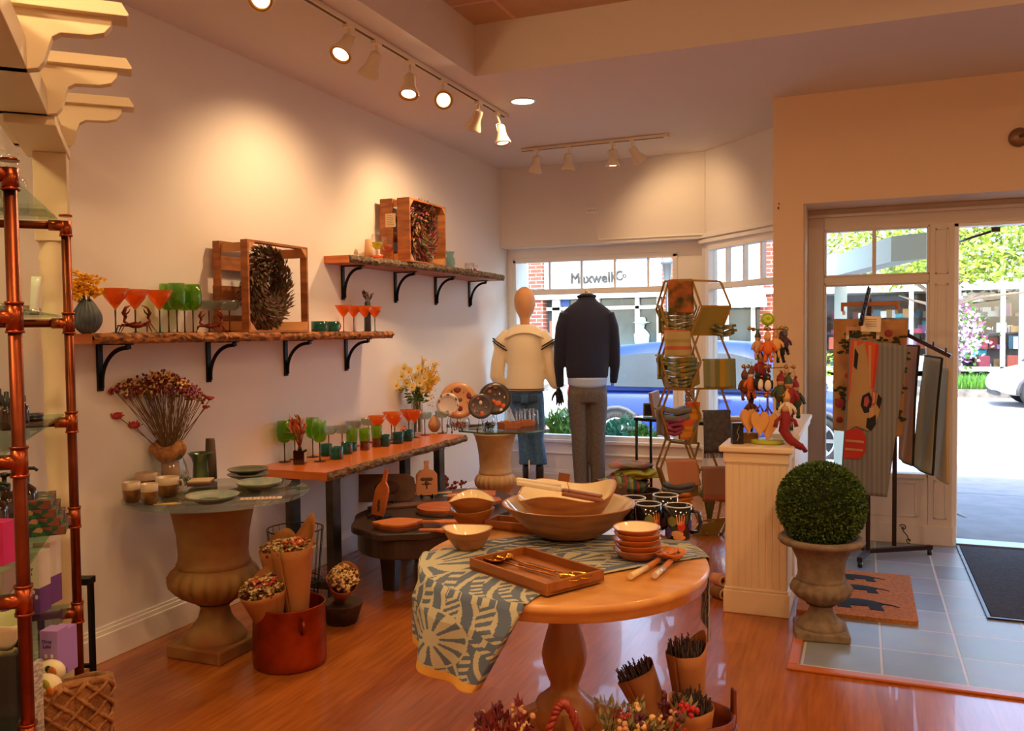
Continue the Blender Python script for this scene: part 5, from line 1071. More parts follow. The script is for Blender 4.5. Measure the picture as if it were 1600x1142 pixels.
for lat, h in dz:
    c = right * lat + back * random.uniform(-.05, .01) + Z(h); nrm = (Vector((.376 * -1, -.926, 0)) * -1 * -1 + Vector((random.uniform(-.4, .4), -.3, random.uniform(.0, .8)))).normalized(); a_, b_ = frame(nrm)
    bd.ball(c + nrm * .004, .011, 8, 6, 1, sc=(1, 1, 1))
    for ring_, rl in ((0, .042), (1, .034)):
        for j in range(15): an = 2 * PI * (j + .5 * ring_) / 15; d = a_ * math.cos(an) + b_ * math.sin(an); bd.leaf(c, d + nrm * (.12 + .25 * ring_), rl, .012, 0, up=nrm)
    bs.tube([(0, 0, .2), c * .6 + Z(.1), c], .002, 5)
for k in range(20):
    lat = random.uniform(.02, .15); h = random.uniform(.34, .50) - max(0, lat - .1); tip = right * lat + back * random.uniform(-.02, .05) + Z(h); bs.tube([(0, 0, .2), right * lat * .5 + Z(.3), tip], .0018, 5)
    for j in range(13):
        p = (right * lat * .5 + Z(.28)).lerp(tip, j / 12) + Vector([random.gauss(0, .008) for _ in range(3)])
        for q_ in range(4): an = q_ * PI / 2 + j; bl_d = Vector((math.cos(an), random.uniform(-.5, .5), math.sin(an))); by.leaf(p, bl_d, .02, .008)
for k in range(9):
    lat = .115 + .02 * math.sin(k); p = right * (.075 + .01 * k % .03) + Z(.30 - .014 * k)
    for q_ in range(6): by.leaf(p + Vector([random.gauss(0, .012) for _ in range(3)]), (random.uniform(-1, 1), random.uniform(-1, 1), random.uniform(-1, 1)), .02, .009)
for k in range(90): a = random.uniform(0, 6.28); r = random.uniform(.01, .06); bl.leaf((math.cos(a) * r, math.sin(a) * r, random.uniform(.2, .30)), (math.cos(a), math.sin(a), random.uniform(-.5, .8)), .04, .018, random.randrange(2))
for k in range(5): bl.leaf(right * -.06 + Z(.24 + .012 * k), right * -1 + Z(.1 * k - .2) + back * (-.3 * k), .065, .04, 0, up=Vector((0, 0, 1)))
obj('stem', bs, mat('flower_stem_green', '#5A7034', .6), t)['kind'] = 'stuff'; obj('daisy_bloom', bd, [mat('daisy_petal', '#F2E2A4', .6), mat('daisy_eye', '#C89A2C', .7)], t)['kind'] = 'stuff'; obj('forsythia_bloom', by, mat('forsythia_petal', '#F0C02C', .6), t); obj('leaves', bl, leafm, t)
# ================================================================== second urn with octagonal glass
uc2 = Vector((.57, 5.73, 0)); paleu = mat('weathered_cast_iron', '#C9A87C', .8, noise=5, col2='#A87E4E', bump=(35, .3, .004))
urn('pedestal_urn', 'pale weathered fluted urn carrying the octagonal glass top near the mannequins', uc2, .672, .155, paleu, .25, gad=22)
gc = Vector((.545, 5.95, .674)); GO = .36
t = thing('glass_table_top', 'octagonal glass top with gold corner resting on the pale urn', 'table top', gc)
b = MB(); oc = [(math.cos(a) * GO, math.sin(a) * GO) for a in [PI / 8 + k * PI / 4 - .35 for k in range(8)]]; b.prism(oc, 0, .011); obj('pane', b, ug, t)
b = MB(); 
for p_, q_ in zip(oc, oc[1:] + oc[:1]): b.beam((*p_, .0055), (*q_, .0055), .004, .012)
obj('bevelled_edge', b, glass('bevel_green', (.45, .6, .45), body=.4, bcol=(.2, .28, .16)), t)
UZ2 = .686
def g2(px, py): q = on(px, py, 2, UZ2); return Vector((q.x, q.y, UZ2))
face = math.atan2(.926, -.376) - PI / 2     # turned toward the camera
def standplate(label, px, py, r, z, m, D, deco, tilt=.18, turn=0.0):
    """round plate propped upright on a stand, face toward the photographer"""
    d = RW @ Vector((px - PX, PY - py, -FPX)); d = d / d.dot(Vector((-.376, .926, 0))); c = CAM + d * D
    t = thing('display_plate', label, 'plate', (c.x, c.y, UZ2), face + turn, 'decorated plates on stands'); h = c.z - UZ2
    b = MB(); b.xf = Matrix.Translation((0, 0, h)) @ Matrix.Rotation(PI / 2 + tilt * -1, 4, 'X'); b.lathe([(0, 0), (r * .62, 0), (r * .7, .003), (r, .014), (r, .011), (r * .7, -.001), (0, -.004)], 48); o = obj('body', b, m, t)
    o_ = o; bb = MB(); M = Matrix.Translation((0, 0, h)) @ Matrix.Rotation(PI / 2 - tilt, 4, 'X')
    for (x, y, rr, mi, sc) in deco: bb.xf = M; bb.ball((x * r, y * r, .001 if math.hypot(x, y) < .62 else .003 + .03 * (math.hypot(x, y) - .66)), rr * r, 10, 5, mi, sc=(sc, 1, .10))
    obj('painted_flowers', bb, PD, t)
    b = MB(); b.tube([(-.03, .0, 0), (-.02, .05, 0), (0, .03, h * .8), (.02, .05, 0), (.03, .0, 0)], .003, 6); b.tube([(-.03, 0, 0), (-.03, -.035, .002), (-.03, -.035, .02)], .003, 6); b.tube([(.03, 0, 0), (.03, -.035, .002), (.03, -.035, .02)], .003, 6); obj('easel', b, black, t); return t
PD = [mat('painted_maroon', '#7A2A2C', .4), mat('painted_olive', '#5E5230', .4), mat('painted_orange', '#D8602C', .4), mat('painted_cream', '#D8C4B0', .4), mat('painted_peach', '#E09A54', .4), mat('painted_rose', '#A85A50', .4)]
standplate('large peach plate painted with maroon blooms, upright at the left of the glass top', 716, 626, .135, 0, mat('peach_plate', '#CF9468', .35, coat=.4), 6.30, [(-.05, .62, .2, 0, 1.1), (.62, .28, .2, 0, .9), (.1, -.42, .17, 0, .9), (-.3, -.35, .2, 4, 1), (-.1, -.05, .12, 1, .5), (.3, .45, .09, 1, .3), (.1, .05, .12, 1, 1.2), (-.35, .5, .1, 1, .5), (-.45, -.5, .1, 2, 1), (.5, -.1, .08, 1, .3)])
standplate('small plate with pale glazed centre and floral rim, in front of the large peach plate', 700, 632, .082, 0, mat('white_plate', '#C9BFBE', .3, coat=.8), 6.12, [(-.8, .3, .18, 0, .6), (.75, .5, .18, 1, .7), (.9, -.1, .14, 1, .6), (-.6, .75, .14, 1, .8), (.5, -.8, .18, 2, .7), (0, .9, .13, 1, 1.2)], turn=-.1)
standplate('large dark floral plate, upright at the right beside the sweater mannequin', 773, 623, .122, 0, mat('dark_plate', '#3E3430', .3, coat=.5), 6.45, [(.05, .68, .15, 0, .9), (-.3, .45, .12, 5, 1), (.3, .3, .08, 3, .6), (.6, .1, .08, 3, .6), (-.4, .1, .1, 0, 1), (.2, -.3, .2, 2, 1.2), (.55, -.45, .16, 2, 1), (-.05, -.15, .12, 2, 1), (.4, -.7, .12, 3, 1), (.0, .25, .1, 1, 1)])
standplate('smaller dark floral plate with glossy edge, in front of the large dark plate', 751, 635, .092, 0, mat('dark_plate2', '#4A4044', .35, coat=.4), 6.25, [(-.6, .1, .17, 5, .7), (0, .3, .18, 3, .8), (.1, -.55, .2, 2, .9), (-.2, .65, .12, 5, 1), (.4, -.1, .1, 1, 1), (-.3, -.4, .1, 5, 1)], turn=.1)
for k, (px, py) in enumerate(((708, 668), (742, 667))):
    c = g2(px, py); c.z = UZ2 if k else BZ + .001
    for j in range(3): boxthing('booklet', ('thin booklet at the %s of the pile under the %s plate' % (('bottom', 'middle', 'top')[j], ('peach', 'dark')[k])), 'booklet', c + Z(.006 * j), (.10, .07, .0055), [mat('booklet_dark', '#3A3438', .5), mat('booklet_white', '#CFC8C4', .5), mat('booklet_grey', '#6A6468', .5)][(j + k) % 3], face + .1 * j, 'booklets under the plates', 'cover')
t = thing('glass_bowl', 'round glass bowl of red potpourri at the far end of the bench', 'bowl', bp(718, 671)); b = MB(); b.lathe([(0, 0), (.05, 0), (.073, .02), (.08, .045), (.074, .075), (.065, .092), (.063, .092), (.072, .075), (.077, .045), (.07, .022), (0, .006)], 30); obj('body', b, clg, t)
b = MB()
for i in range(150): a = random.uniform(0, 6.28); r = random.uniform(.0, .06); b.leaf((math.cos(a) * r, math.sin(a) * r, random.uniform(.01, .045)), (random.uniform(-1, 1), random.uniform(-1, 1), random.uniform(0, 1)), .022, .016, random.randrange(3))
obj('potpourri', b, [mat('pp_red', '#9A2A34', .7), mat('pp_pink', '#C87A80', .7), mat('pp_cream', '#D8B8A0', .7)], t)
t = thing('glass_vase', 'round glass vase with dark leafy filling before the small dark plate', 'vase', g2(764, 671)); b = MB(); b.lathe([(0, 0), (.03, 0), (.047, .03), (.05, .055), (.046, .085), (.037, .105), (.035, .105), (.044, .085), (.048, .055), (.045, .03), (0, .005)], 28); obj('body', b, clg, t)
b = MB()
for i in range(140): a = random.uniform(0, 6.28); r = random.uniform(.0, .04); b.leaf((math.cos(a) * r, math.sin(a) * r, random.uniform(.01, .05)), (random.uniform(-1, 1), random.uniform(-1, 1), random.uniform(-1, 1)), .02, .01)
obj('filling', b, mat('pp_dark', '#3E3A2C', .7), t)
boxw2 = mat('mango_box', '#A86030', .5)
def tray(name, label, cat, loc, L, Wd, Hh, m, rz, th=.008, group=None, fl=None):
    t = thing(name, label, cat, loc, rz, group); b = MB(); b.box(-L / 2, L / 2, -Wd / 2, Wd / 2, 0, th); obj('bottom', b, fl or m, t)
    b = MB(); 
    for x0, x1, y0, y1 in ((-L / 2, L / 2, -Wd / 2, -Wd / 2 + th), (-L / 2, L / 2, Wd / 2 - th, Wd / 2), (-L / 2, -L / 2 + th, -Wd / 2 + th, Wd / 2 - th), (L / 2 - th, L / 2, -Wd / 2 + th, Wd / 2 - th)): b.box(x0, x1, y0, y1, 0, Hh)
    obj('sides', b, m, t, bev=.0015); return t
t = tray('wooden_box', 'square wooden box with gold ornament, nearer on the octagonal glass', 'box', g2(795, 670), .13, .12, .05, boxw2, face + .5); goldm = mat('gold', '#D8A02C', .25, 1.0)
tt = thing('gold_ornament', 'small gold star ornament lying in the nearer wooden box', 'ornament', g2(793, 668) + Z(.012)); b = MB(); [b.ball((random.gauss(0, .018), random.gauss(0, .015), .02 + .015 * random.random()), .012, 7, 5) for _ in range(9)]; obj('body', b, goldm, tt)
tray('wooden_box', 'smaller wooden box behind, beside the clear stemless glasses', 'box', g2(821, 666), .12, .10, .045, boxw2, face + .4)
names_ = ['clear stemless glass at the left front of the group by the jeans', 'clear stemless glass second from the left by the jeans', 'clear stemless glass behind the nearer wooden box', 'clear stemless glass in the middle of the group', 'clear stemless glass behind the smaller wooden box', 'clear stemless glass near the right of the group', 'clear stemless glass at the far right edge of the octagonal glass']
for (px, py), lb in zip(((793, 663), (803, 662), (812, 665), (816, 661), (825, 663), (831, 661), (837, 664)), names_): tumbler('stemless_glass', lb, g2(px, py), .026, .115, clg, 'clear stemless glasses on the octagonal top', rt=.02)
# ================================================================== dark low table with cutting boards
DT = Vector((.755, 4.45, 0)); DZ = .38
dw = mat('espresso_wood', '#3A2820', .45, noise=5, col2='#2A1C16', stretch=(1, 1, 1), coat=.2)
t = thing('low_table', 'dark carved low wooden table covered with cutting boards', 'table', DT)
def dto(s=1.0, sc=0): return [(math.cos(a) * (.40 * s) * (1 + sc * math.sin(11 * a)), math.sin(a) * (.67 * s) * (1 + sc * math.sin(11 * a))) for a in [2 * PI * k / 72 for k in range(72)]]
b = MB(); b.prism(dto(1.0, .02), DZ - .035, DZ); obj('top', b, dw, t, bev=.006)
b = MB(); b.prism(dto(.94), DZ - .145, DZ - .035); obj('apron', b, dw, t, bev=.01)
for x, y in ((-.1, -.38), (.25, -.2), (-.25, .25), (.2, .38)):
    b = MB(); b.add([(x - .05, y - .04, DZ - .15), (x + .05, y - .04, DZ - .15), (x + .05, y + .04, DZ - .15), (x - .05, y + .04, DZ - .15), (x - .035, y - .03, 0), (x + .035, y - .03, 0), (x + .035, y + .03, 0), (x - .035, y + .03, 0)], [(0, 1, 2, 3), (7, 6, 5, 4), (0, 4, 5, 1), (1, 5, 6, 2), (2, 6, 7, 3), (3, 7, 4, 0)]); obj('leg', b, dw, t, bev=.006)
cw = mat('cherry_board', '#BC642A', .5, noise=4, col2='#964A1C', stretch=(1, 5, 1)); cwd = mat('walnut_board', '#6A4430', .55, noise=6, col2='#4A2E20', stretch=(1, 5, 1)); burn = mat('burnt_drawing', '#4A2A1A', .7)
def dk(px, py, z=DZ): q = on(px, py, 2, z); return Vector((q.x, q.y, z + .001))
def flatboard(label, loc, outline, th, m, rz, name='cutting_board', group=None, cat='cutting board', hole=None):
    t = thing(name, label, cat, loc, rz, group); b = MB(); b.prism(outline, 0, th); obj('board', b, m, t, bev=.002); return t
def standboard(label, loc, outline, m, rz, lean=.28, th=.014, drawing=None, edge=None):
    t = thing('cutting_board', label, 'cutting board', loc, rz); M = Matrix.Rotation(PI / 2 - lean, 4, 'X')
    b = MB(); b.xf = Matrix.Translation((0, 0, .015)) @ M; b.prism(outline, -th, 0); obj('board', b, m, t, bev=.003)
    if drawing:
        b = MB(); b.xf = Matrix.Translation((0, 0, .015)) @ M
        for (x, y, r, sx) in drawing: b.ball((x, y, .0), r, 10, 5, sc=(sx, 1, .08))
        obj('burnt_drawing', b, burn, t)
    e_ = thing('board_easel', 'small black easel holding the ' + label.split(' standing')[0], 'easel', loc, rz); 
    b = MB()
    for s in (-1, 1): b.tube([(s * .035, -.035, .028), (s * .035, -.03, .006), (s * .035, .02, .012), (s * .02, .09, .0)], .005, 6); b.tube([(s * .035, .004, .01), (s * .012, .05, .09)], .004, 6)
    b.tube([(-.035, .012, .012), (.035, .012, .012)], .004, 6); obj('frame', b, black, e_)
    return t
bot = [(-.05, 0), (.05, 0), (.056, .05), (.056, .14), (.045, .165), (.018, .19), (.013, .25), (.016, .262), (-.016, .262), (-.013, .25), (-.018, .19), (-.045, .165), (-.056, .14), (-.056, .05)]
standboard('reddish bottle-shaped cutting board standing at the near end of the dark table', dk(588, 810), bot, cw, face - .75, drawing=[(.0, .07, .025, .5), (.01, .04, .02, .6)])
bee = [(-.062, 0), (.062, 0), (.068, .03), (.066, .13), (.045, .155), (.018, .162), (.014, .19), (.018, .215), (-.018, .215), (-.014, .19), (-.018, .162), (-.045, .155), (-.066, .13), (-.068, .03)]
standboard('pale cutting board with burnt bee drawing standing at the back of the dark table', dk(667, 778), bee, mat('maple_board', '#B87850', .5), face + .1, lean=.24, drawing=[(0, .10, .013, 1), (0, .075, .018, .8), (-.022, .10, .012, 1.6), (.022, .10, .012, 1.6), (-.018, .07, .004, 4), (.018, .07, .004, 4), (0, .05, .012, .5)])
standboard('brown rectangular cutting board with fish drawing and handle standing against the wall side', dk(605, 788), [(-.17, 0), (.13, 0), (.165, .02), (.17, .08), (.16, .14), (.12, .165), (-.17, .165)], cwd, face + .05, lean=.2, drawing=[(.0, .085, .045, 1.8), (.045, .06, .02, 1.2)])
pig = [(math.cos(a) * .12 * (1 + .12 * math.sin(3 * a) + .06 * math.sin(7 * a)), math.sin(a) * .085 * (1 + .1 * math.cos(4 * a))) for a in [2 * PI * k / 40 for k in range(40)]] 
for j in range(3): flatboard(('bottom', 'middle', 'top')[j] + ' board of the stack of wavy-edged red-brown boards on the dark table', dk(622, 826) + Z(.013 * j), pig, .0125, [cwd, mat('red_board', '#8A3C1C', .5), cw][j] if j != 2 else mat('orange_board', '#C4702E', .5), .5 + .03 * j, group='stacked wavy boards')
rd = [(math.cos(a) * .14, math.sin(a) * .14) for a in [2 * PI * k / 48 for k in range(48)]]
c = dk(690, 800); flatboard('lower round board with dark bark rim on the dark table', c, [(x * 1.05, y * 1.05) for x, y in rd], .015, cwd, 0, group='round boards'); flatboard('upper round orange board resting on the bark-rimmed one', c + Z(.016), rd, .018, cw, 0, group='round boards')
flatboard('long brown board with pale streak lying behind the stacked wavy boards', dk(622, 792), [(-.16, -.05), (.12, -.06), (.17, -.02), (.15, .04), (-.12, .05), (-.18, .01)], .014, cwd, .75)
flatboard('large cherry board lying at the far end of the dark table', dk(737, 776), [(-.16, -.09), (.13, -.10), (.16, .06), (.02, .13), (-.14, .08)], .02, cw, .55)
flatboard('eight-sided cherry board with stub handle near the pair of wooden bowls', dk(752, 790) + Z(.02) , [(-.11, -.06), (-.05, -.09), (.08, -.09), (.12, -.03), (.11, .05), (.03, .08), (-.02, .08), (-.03, .11), (-.06, .11), (-.06, .07), (-.11, .03)], .018, cw, .4)
for j, (px, py) in enumerate(((683, 823), (685, 830))): flatboard(('wrench-shaped small orange board behind its twin on the dark table', 'wrench-shaped small orange board at the front edge of the dark table')[j], dk(px, py) + Z(.02 * (1 - j)), [(-.10, -.012), (-.02, -.014), (.02, -.04), (.12, -.03), (.12, .03), (.03, .035), (-.01, .012), (-.10, .01)], .012, mat('orange_board', '#C4702E', .5), .35, group='small wrench-shaped boards')
for j in range(2):
    t = thing('spreader', ('cream-handled spreader lying on the boards, farther one', 'cream-handled spreader lying on the boards, nearer one')[j], 'spreader', dk(706 + 12 * j, 782 + 3 * j) + Z(.045 - .005 * j), .62, 'cream-handled spreaders'); b = MB(); b.tube([(-.10, 0, .004), (0.0, 0, .006)], [.004, .007], 8, flat=.7); obj('handle', b, mat('ivory_handle', '#E0C8A0', .4), t); b = MB(); b.cbox((.045, 0, .006), (.09, .018, .002)); obj('blade', b, mat('dark_blade', '#4A4848', .3, .9), t, bev=.0008)
# dried red bunch on the floor behind
t = thing('dried_bunch', 'dark red dried flower bunch on the floor behind the low table by the wall', 'dried flowers', (.20, 5.62, 0)); b = MB(); bs = MB()
for k in range(60):
    e_ = Vector((random.uniform(-.12, .14), random.uniform(-.25, .22), random.uniform(.12, .30))); bs.tube([(0, 0, .02), e_], .002, 4)
    for j in range(5): b.ball(e_ + Vector([random.gauss(0, .014) for _ in range(3)]), random.uniform(.008, .016), 6, 4, random.randrange(2))
obj('blooms', b, [mat('dry_wine', '#7A2424', .8), mat('dry_rust2', '#9A4A2C', .8)], t)['kind'] = 'stuff'; obj('stem', bs, deadst, t)['kind'] = 'stuff'
# ================================================================== round pedestal table
TZ0 = .72; TC = Vector((2.205, 2.445, 0)); TA, TB = .428, .47
rtv = Vector((.927, .376, 0)); bkv = Vector((-.376, .926, 0))
maple = mat('honey_maple', '#DDA158', .35, noise=3, col2='#CF8F46', stretch=(1, 7, 7), coat=.25); mapled = mat('honey_maple_base', '#C08446', .4, noise=3, col2='#A86F38', stretch=(5, 5, 1), coat=.2)
t = thing('pedestal_table', 'round honey-coloured pedestal table with bowls and blue towel in the foreground', 'table', TC)
def tsec(s): return [tuple((rtv * math.cos(a) * TA * s + bkv * math.sin(a) * TB * s).xy) for a in [2 * PI * k / 96 for k in range(96)]]
b = MB(); n = 96; rows = [(.96, TZ0 - .05), (.985, TZ0 - .045), (.975, TZ0 - .028), (.995, TZ0 - .022), (1.0, TZ0 - .012), (.993, TZ0 - .002), (.985, TZ0)]
vs = [(x, y, z) for s, z in rows for x, y in tsec(s)]; k = len(rows); b.add(vs, [(i * n + j, i * n + (j + 1) % n, (i + 1) * n + (j + 1) % n, (i + 1) * n + j) for i in range(k - 1) for j in range(n)], 0, True)
b.add([(x, y, TZ0) for x, y in tsec(.985)], [tuple(range(n))]); b.add([(x, y, TZ0 - .05) for x, y in tsec(.96)], [tuple(range(n))[::-1]]); obj('table_top', b, maple, t)
b = MB(); b.lathe([(0, .21), (.085, .21), (.095, .225), (.10, .25), (.085, .285), (.06, .305), (.045, .32), (.043, .335), (.053, .36), (.066, .40), (.069, .425), (.064, .455), (.048, .51), (.039, .56), (.037, .61), (.038, .64), (.042, .66), (.05, TZ0 - .05), (0, TZ0 - .05)], 40); obj('column', b, mapled, t)
for k in range(4):
    a = .55 + k * PI / 2; d = Vector((math.cos(a), math.sin(a), 0)); b = MB(); M = Matrix(((d.x, 0, -d.y, 0), (d.y, 0, d.x, 0), (0, 1, 0, 0), (0, 0, 0, 1)))
    b.prism([(.03, .18), (.03, .27), (.09, .275), (.16, .25), (.22, .17), (.27, .09), (.33, .06), (.36, .055), (.36, 0), (.31, 0), (.25, .03), (.19, .10), (.12, .16)], -.028, .028, M=M); obj('leg', b, mapled, t, bev=.008)
def tp(px, py, z=TZ0): q = on(px, py, 2, z); return Vector((q.x, q.y, z + .001))
# towel with leaf print
towm = [mat('towel_cream', '#B7B498', .85, bump=(300, .3, .001)), mat('towel_blue', '#5A6A80', .85, bump=(300, .3, .001)), mat('towel_hem', '#DCA548', .85)]
Fl = [Vector(p) for p in ((2.262, 2.02), (2.30, 2.20), (2.42, 2.36), (2.60, 2.575))]; Rl = [Vector(p) for p in ((1.815, 2.36), (1.88, 2.50), (2.10, 2.72), (2.535, 2.765))]
def pl(P, s): s *= len(P) - 1; i = min(int(s), len(P) - 2); return P[i].lerp(P[i + 1], s - i)
def edgept(a, s=1.0): q = TC + rtv * math.cos(a) * TA * s + bkv * math.sin(a) * TB * s; return q
def angof(p): d = Vector((p.x, p.y, 0)) - TC; return math.atan2(d.dot(bkv) / TB, d.dot(rtv) / TA)
aF, aR = angof(Fl[0]), angof(Rl[0]); aF += 2 * PI if aF < 0 else 0; aR += 2 * PI if aR < 0 else 0
eF, eR = angof(Fl[-1]), angof(Rl[-1])
HL = .235; HR = .20; SL, SM = .34, .78      # strip parameter: left hang, top, right hang
def cloth(u, v):      # u 0..1 along, v 0 front .. 1 rear
    if u < SL:
        f = 1 - u / SL; a = aF + (aR - aF) * (v + .20 * f * (1 - v)); fold = .018 * math.sin(v * 17 + 1) * f + (.028 if .0 < v < .66 else -.005) * min(1, f * 3); q = edgept(a, 1.0); out = (q - TC).normalized(); h = f * (HL * (1 - .0 * v) - (.035 if v > .66 else 0) - .02 * v + .02 * math.sin(v * 5))
        if f < .08: return q + out * (.006 * f / .08) + Z(TZ0 + .003 - .002 * f)
        return q + out * (.008 + fold) + Z(TZ0 - (h - HL * .03))
    if u < SM:
        s = (u - SL) / (SM - SL); p = pl(Fl, s).lerp(pl(Rl, s), v); q = Vector((p.x, p.y, 0)); m = max(0, 1 - s * 6)
        if m > 0: q = q.lerp(edgept(aF + (aR - aF) * v, .995), m)
        m2 = max(0, (s - .85) / .15); 
        if m2 > 0: q = q.lerp(edgept(eF + (eR - eF) * v, .995), m2)
        w = .0035 * (1 + mnoise.noise(Vector((p.x * 14, p.y * 14, 0)))) * min(1, 6 * s) * min(1, 6 * (1 - s)); return q + Z(TZ0 + .003 + w)
    f = (u - SM) / (1 - SM); a = eF + (eR - eF) * v; q = edgept(a - f * .25 * (v - .3), 1.0); out = (q - TC).normalized(); h = f * HR * (.35 + 1.0 * (1 - v)); return q + out * (.006 + .012 * math.sin(v * 14) * f) + Z(TZ0 + .002 - h)
LEN, WID = 1.15, .58
def pat(u, v):
    if u < .035: return 2
    x, y = u * LEN, v * WID
    for cx, cy, R0 in ((.17, .22, .13), (.40, .45, .12), (.62, .18, .12), (.85, .35, .12), (.10, .50, .09)):
        dx, dy = x - cx, y - cy; r = math.hypot(dx, dy)
        if r < R0:
            th = math.atan2(dy, dx); 
            if r < .028: return 0
            w = math.cos(th * 11 + cx * 9); return 1 if w > (.55 - 1.1 * abs(r / R0 - .62)) * 1 and .035 < r < R0 * .93 and w > .25 else 0
    w = math.sin((x * 1.0 + y * .8) * 190 + 3.0 * math.sin(y * 22 + x * 8)); w2 = math.sin((x - y) * 60 + 2 * math.sin(x * 30))
    if w2 > .2: return 1 if w > -.1 else 0
    return 0 if math.sin((x * .5 - y) * 120 + 5 * math.sin(x * 14)) > .45 else 1
b = MB(); b.grid(cloth, 420, 170, mif=pat); tw = obj('towel', b, towm, solid=.0018); tag(tw, 'blue and cream leaf-print towel with yellow hem draped over the round table', 'towel')
# bowls
bowlo = mat('mango_bowl', '#B9773C', .4, noise=4, col2='#8E5424', stretch=(2, 2, 9), coat=.15); bowli = mat('cream_enamel', '#F8E8C0', .12, coat=.8); oran = mat('orange_bowl', '#B8642A', .3, coat=.4)
def bowl(name, label, loc, r, h, mo=None, wavy=0.0, tilt=None, group=None, point=0.0, base=.4, sx=1.0, n=64, rz=0, th=.006, lobes=2, ph=0.0):
    t = thing(name, label, 'bowl', loc, rz, group)
    if tilt: t.rotation_euler = (tilt[0], tilt[1], rz)
    def pt(a, f, inner):
        f2 = f; rr = r * (base + (1 - base) * (f2 ** .62)) if f > 0 else r * base
        if inner: rr -= th
        rr *= 1 + point * max(0, math.cos(a - ph)) ** 6 * f; zz = h * f ** 1.05 * (1 + wavy * math.cos(lobes * (a - ph)) * f) + (th * (1 - f) if inner else 0)
        return Vector((math.cos(a) * rr * sx, math.sin(a) * rr, zz))
    b = MB(); b.grid(lambda u, v: pt(2 * PI * u, v, False), n, 14); b.grid(lambda u, v: pt(2 * PI * u, 1, False).lerp(pt(2 * PI * u, 1, True), v) + Vector((0, 0, .0015 * math.sin(v * PI))), n, 3); b.add([pt(2 * PI * j / n, 0, False) for j in range(n)], [tuple(range(n))[::-1]]); obj('shell', b, mo or bowlo, t)
    b = MB(); b.grid(lambda u, v: pt(2 * PI * u, 1 - v, True), n, 14); b.add([pt(2 * PI * j / n, 0, True) for j in range(n)], [tuple(range(n))], 0); obj('enamel_lining', b, bowli, t); return t
cb = tp(889, 842); bowl('serving_bowl', 'largest wide mango wood bowl with cream inside at the centre of the round table', cb + Z(.008), .218, .112, base=.30, th=.009)
bowl('serving_bowl', 'wavy-rimmed wood bowl with cream inside nested in the largest bowl', cb + Z(.062) + bkv * .01, .165, .098, wavy=.16, tilt=(.06, -.05), base=.48, th=.007, lobes=3, ph=.5)
bowl('small_bowl', 'small wood bowl with pointed lip in front of the stacked pair', tp(733, 861) + Z(.006), .074, .064, wavy=.06, point=.16, ph=PI + .2, base=.42, rz=0)
c = tp(738, 822) + Z(.004); bowl('small_bowl', 'lower wood bowl of the stacked pair at the back left of the round table', c, .080, .058, base=.45, wavy=.08); bowl('small_bowl', 'upper wood bowl of the stacked pair with dipped rim', c + Z(.035), .083, .062, base=.45, wavy=.22, ph=PI / 2 + .4)
c = tp(996, 876) + Z(.004)
for k in range(5): bowl('small_bowl', ('bottom', 'second from the bottom', 'middle', 'second from the top', 'top')[k] + ' orange dip bowl in the stack of five', c + Z(.0165 * k) + V(.003 * (k % 2), -.002 * k, 0), .072 - .0005 * k, .033, mo=oran, group='stack of five orange dip bowls', tilt=(.0 + .02 * (k == 4), 0), base=.42, n=40)
# salad servers with tag, lying across the nested bowl
sv = cb + Z(.165) - rtv * .02 - bkv * .09
for j in range(2):
    t = thing('salad_server', ('white-handled wooden salad server, nearer one across the nested bowl', 'white-handled wooden salad server, farther one across the nested bowl')[1 - j], 'salad server', sv + bkv * .03 * j + Z(.006 * j), math.atan2(.376, .927) - .35 + .05 * j, 'salad servers'); b = MB(); b.cbox((-.085, 0, .012), (.15, .022, .014)); obj('handle', b, mat('bone_handle', '#E8D8B8', .35), t, bev=.004).rotation_euler = (0, .10, 0)
    b = MB(); b.cbox((.06, 0, .0), (.13, .028, .010)); obj('blade', b, mat('server_wood', '#8A4A22', .45), t, bev=.003).rotation_euler = (0, .12, 0)
t = thing('price_tag', 'small brown leather tag tied on the salad servers', 'tag', sv + rtv * .01 + Z(.045), math.atan2(.376, .927)); b = MB(); b.cbox((-.01, 0, .008), (.036, .003, .026), Euler((0, .15, 0))); obj('card', b, mat('brown_leather', '#8A4E28', .6), t); b = MB(); b.tube([(0, 0, -.005), (.006, -.002, -.03), (.002, -.004, -.055)], .0008, 4); obj('string', b, black, t)
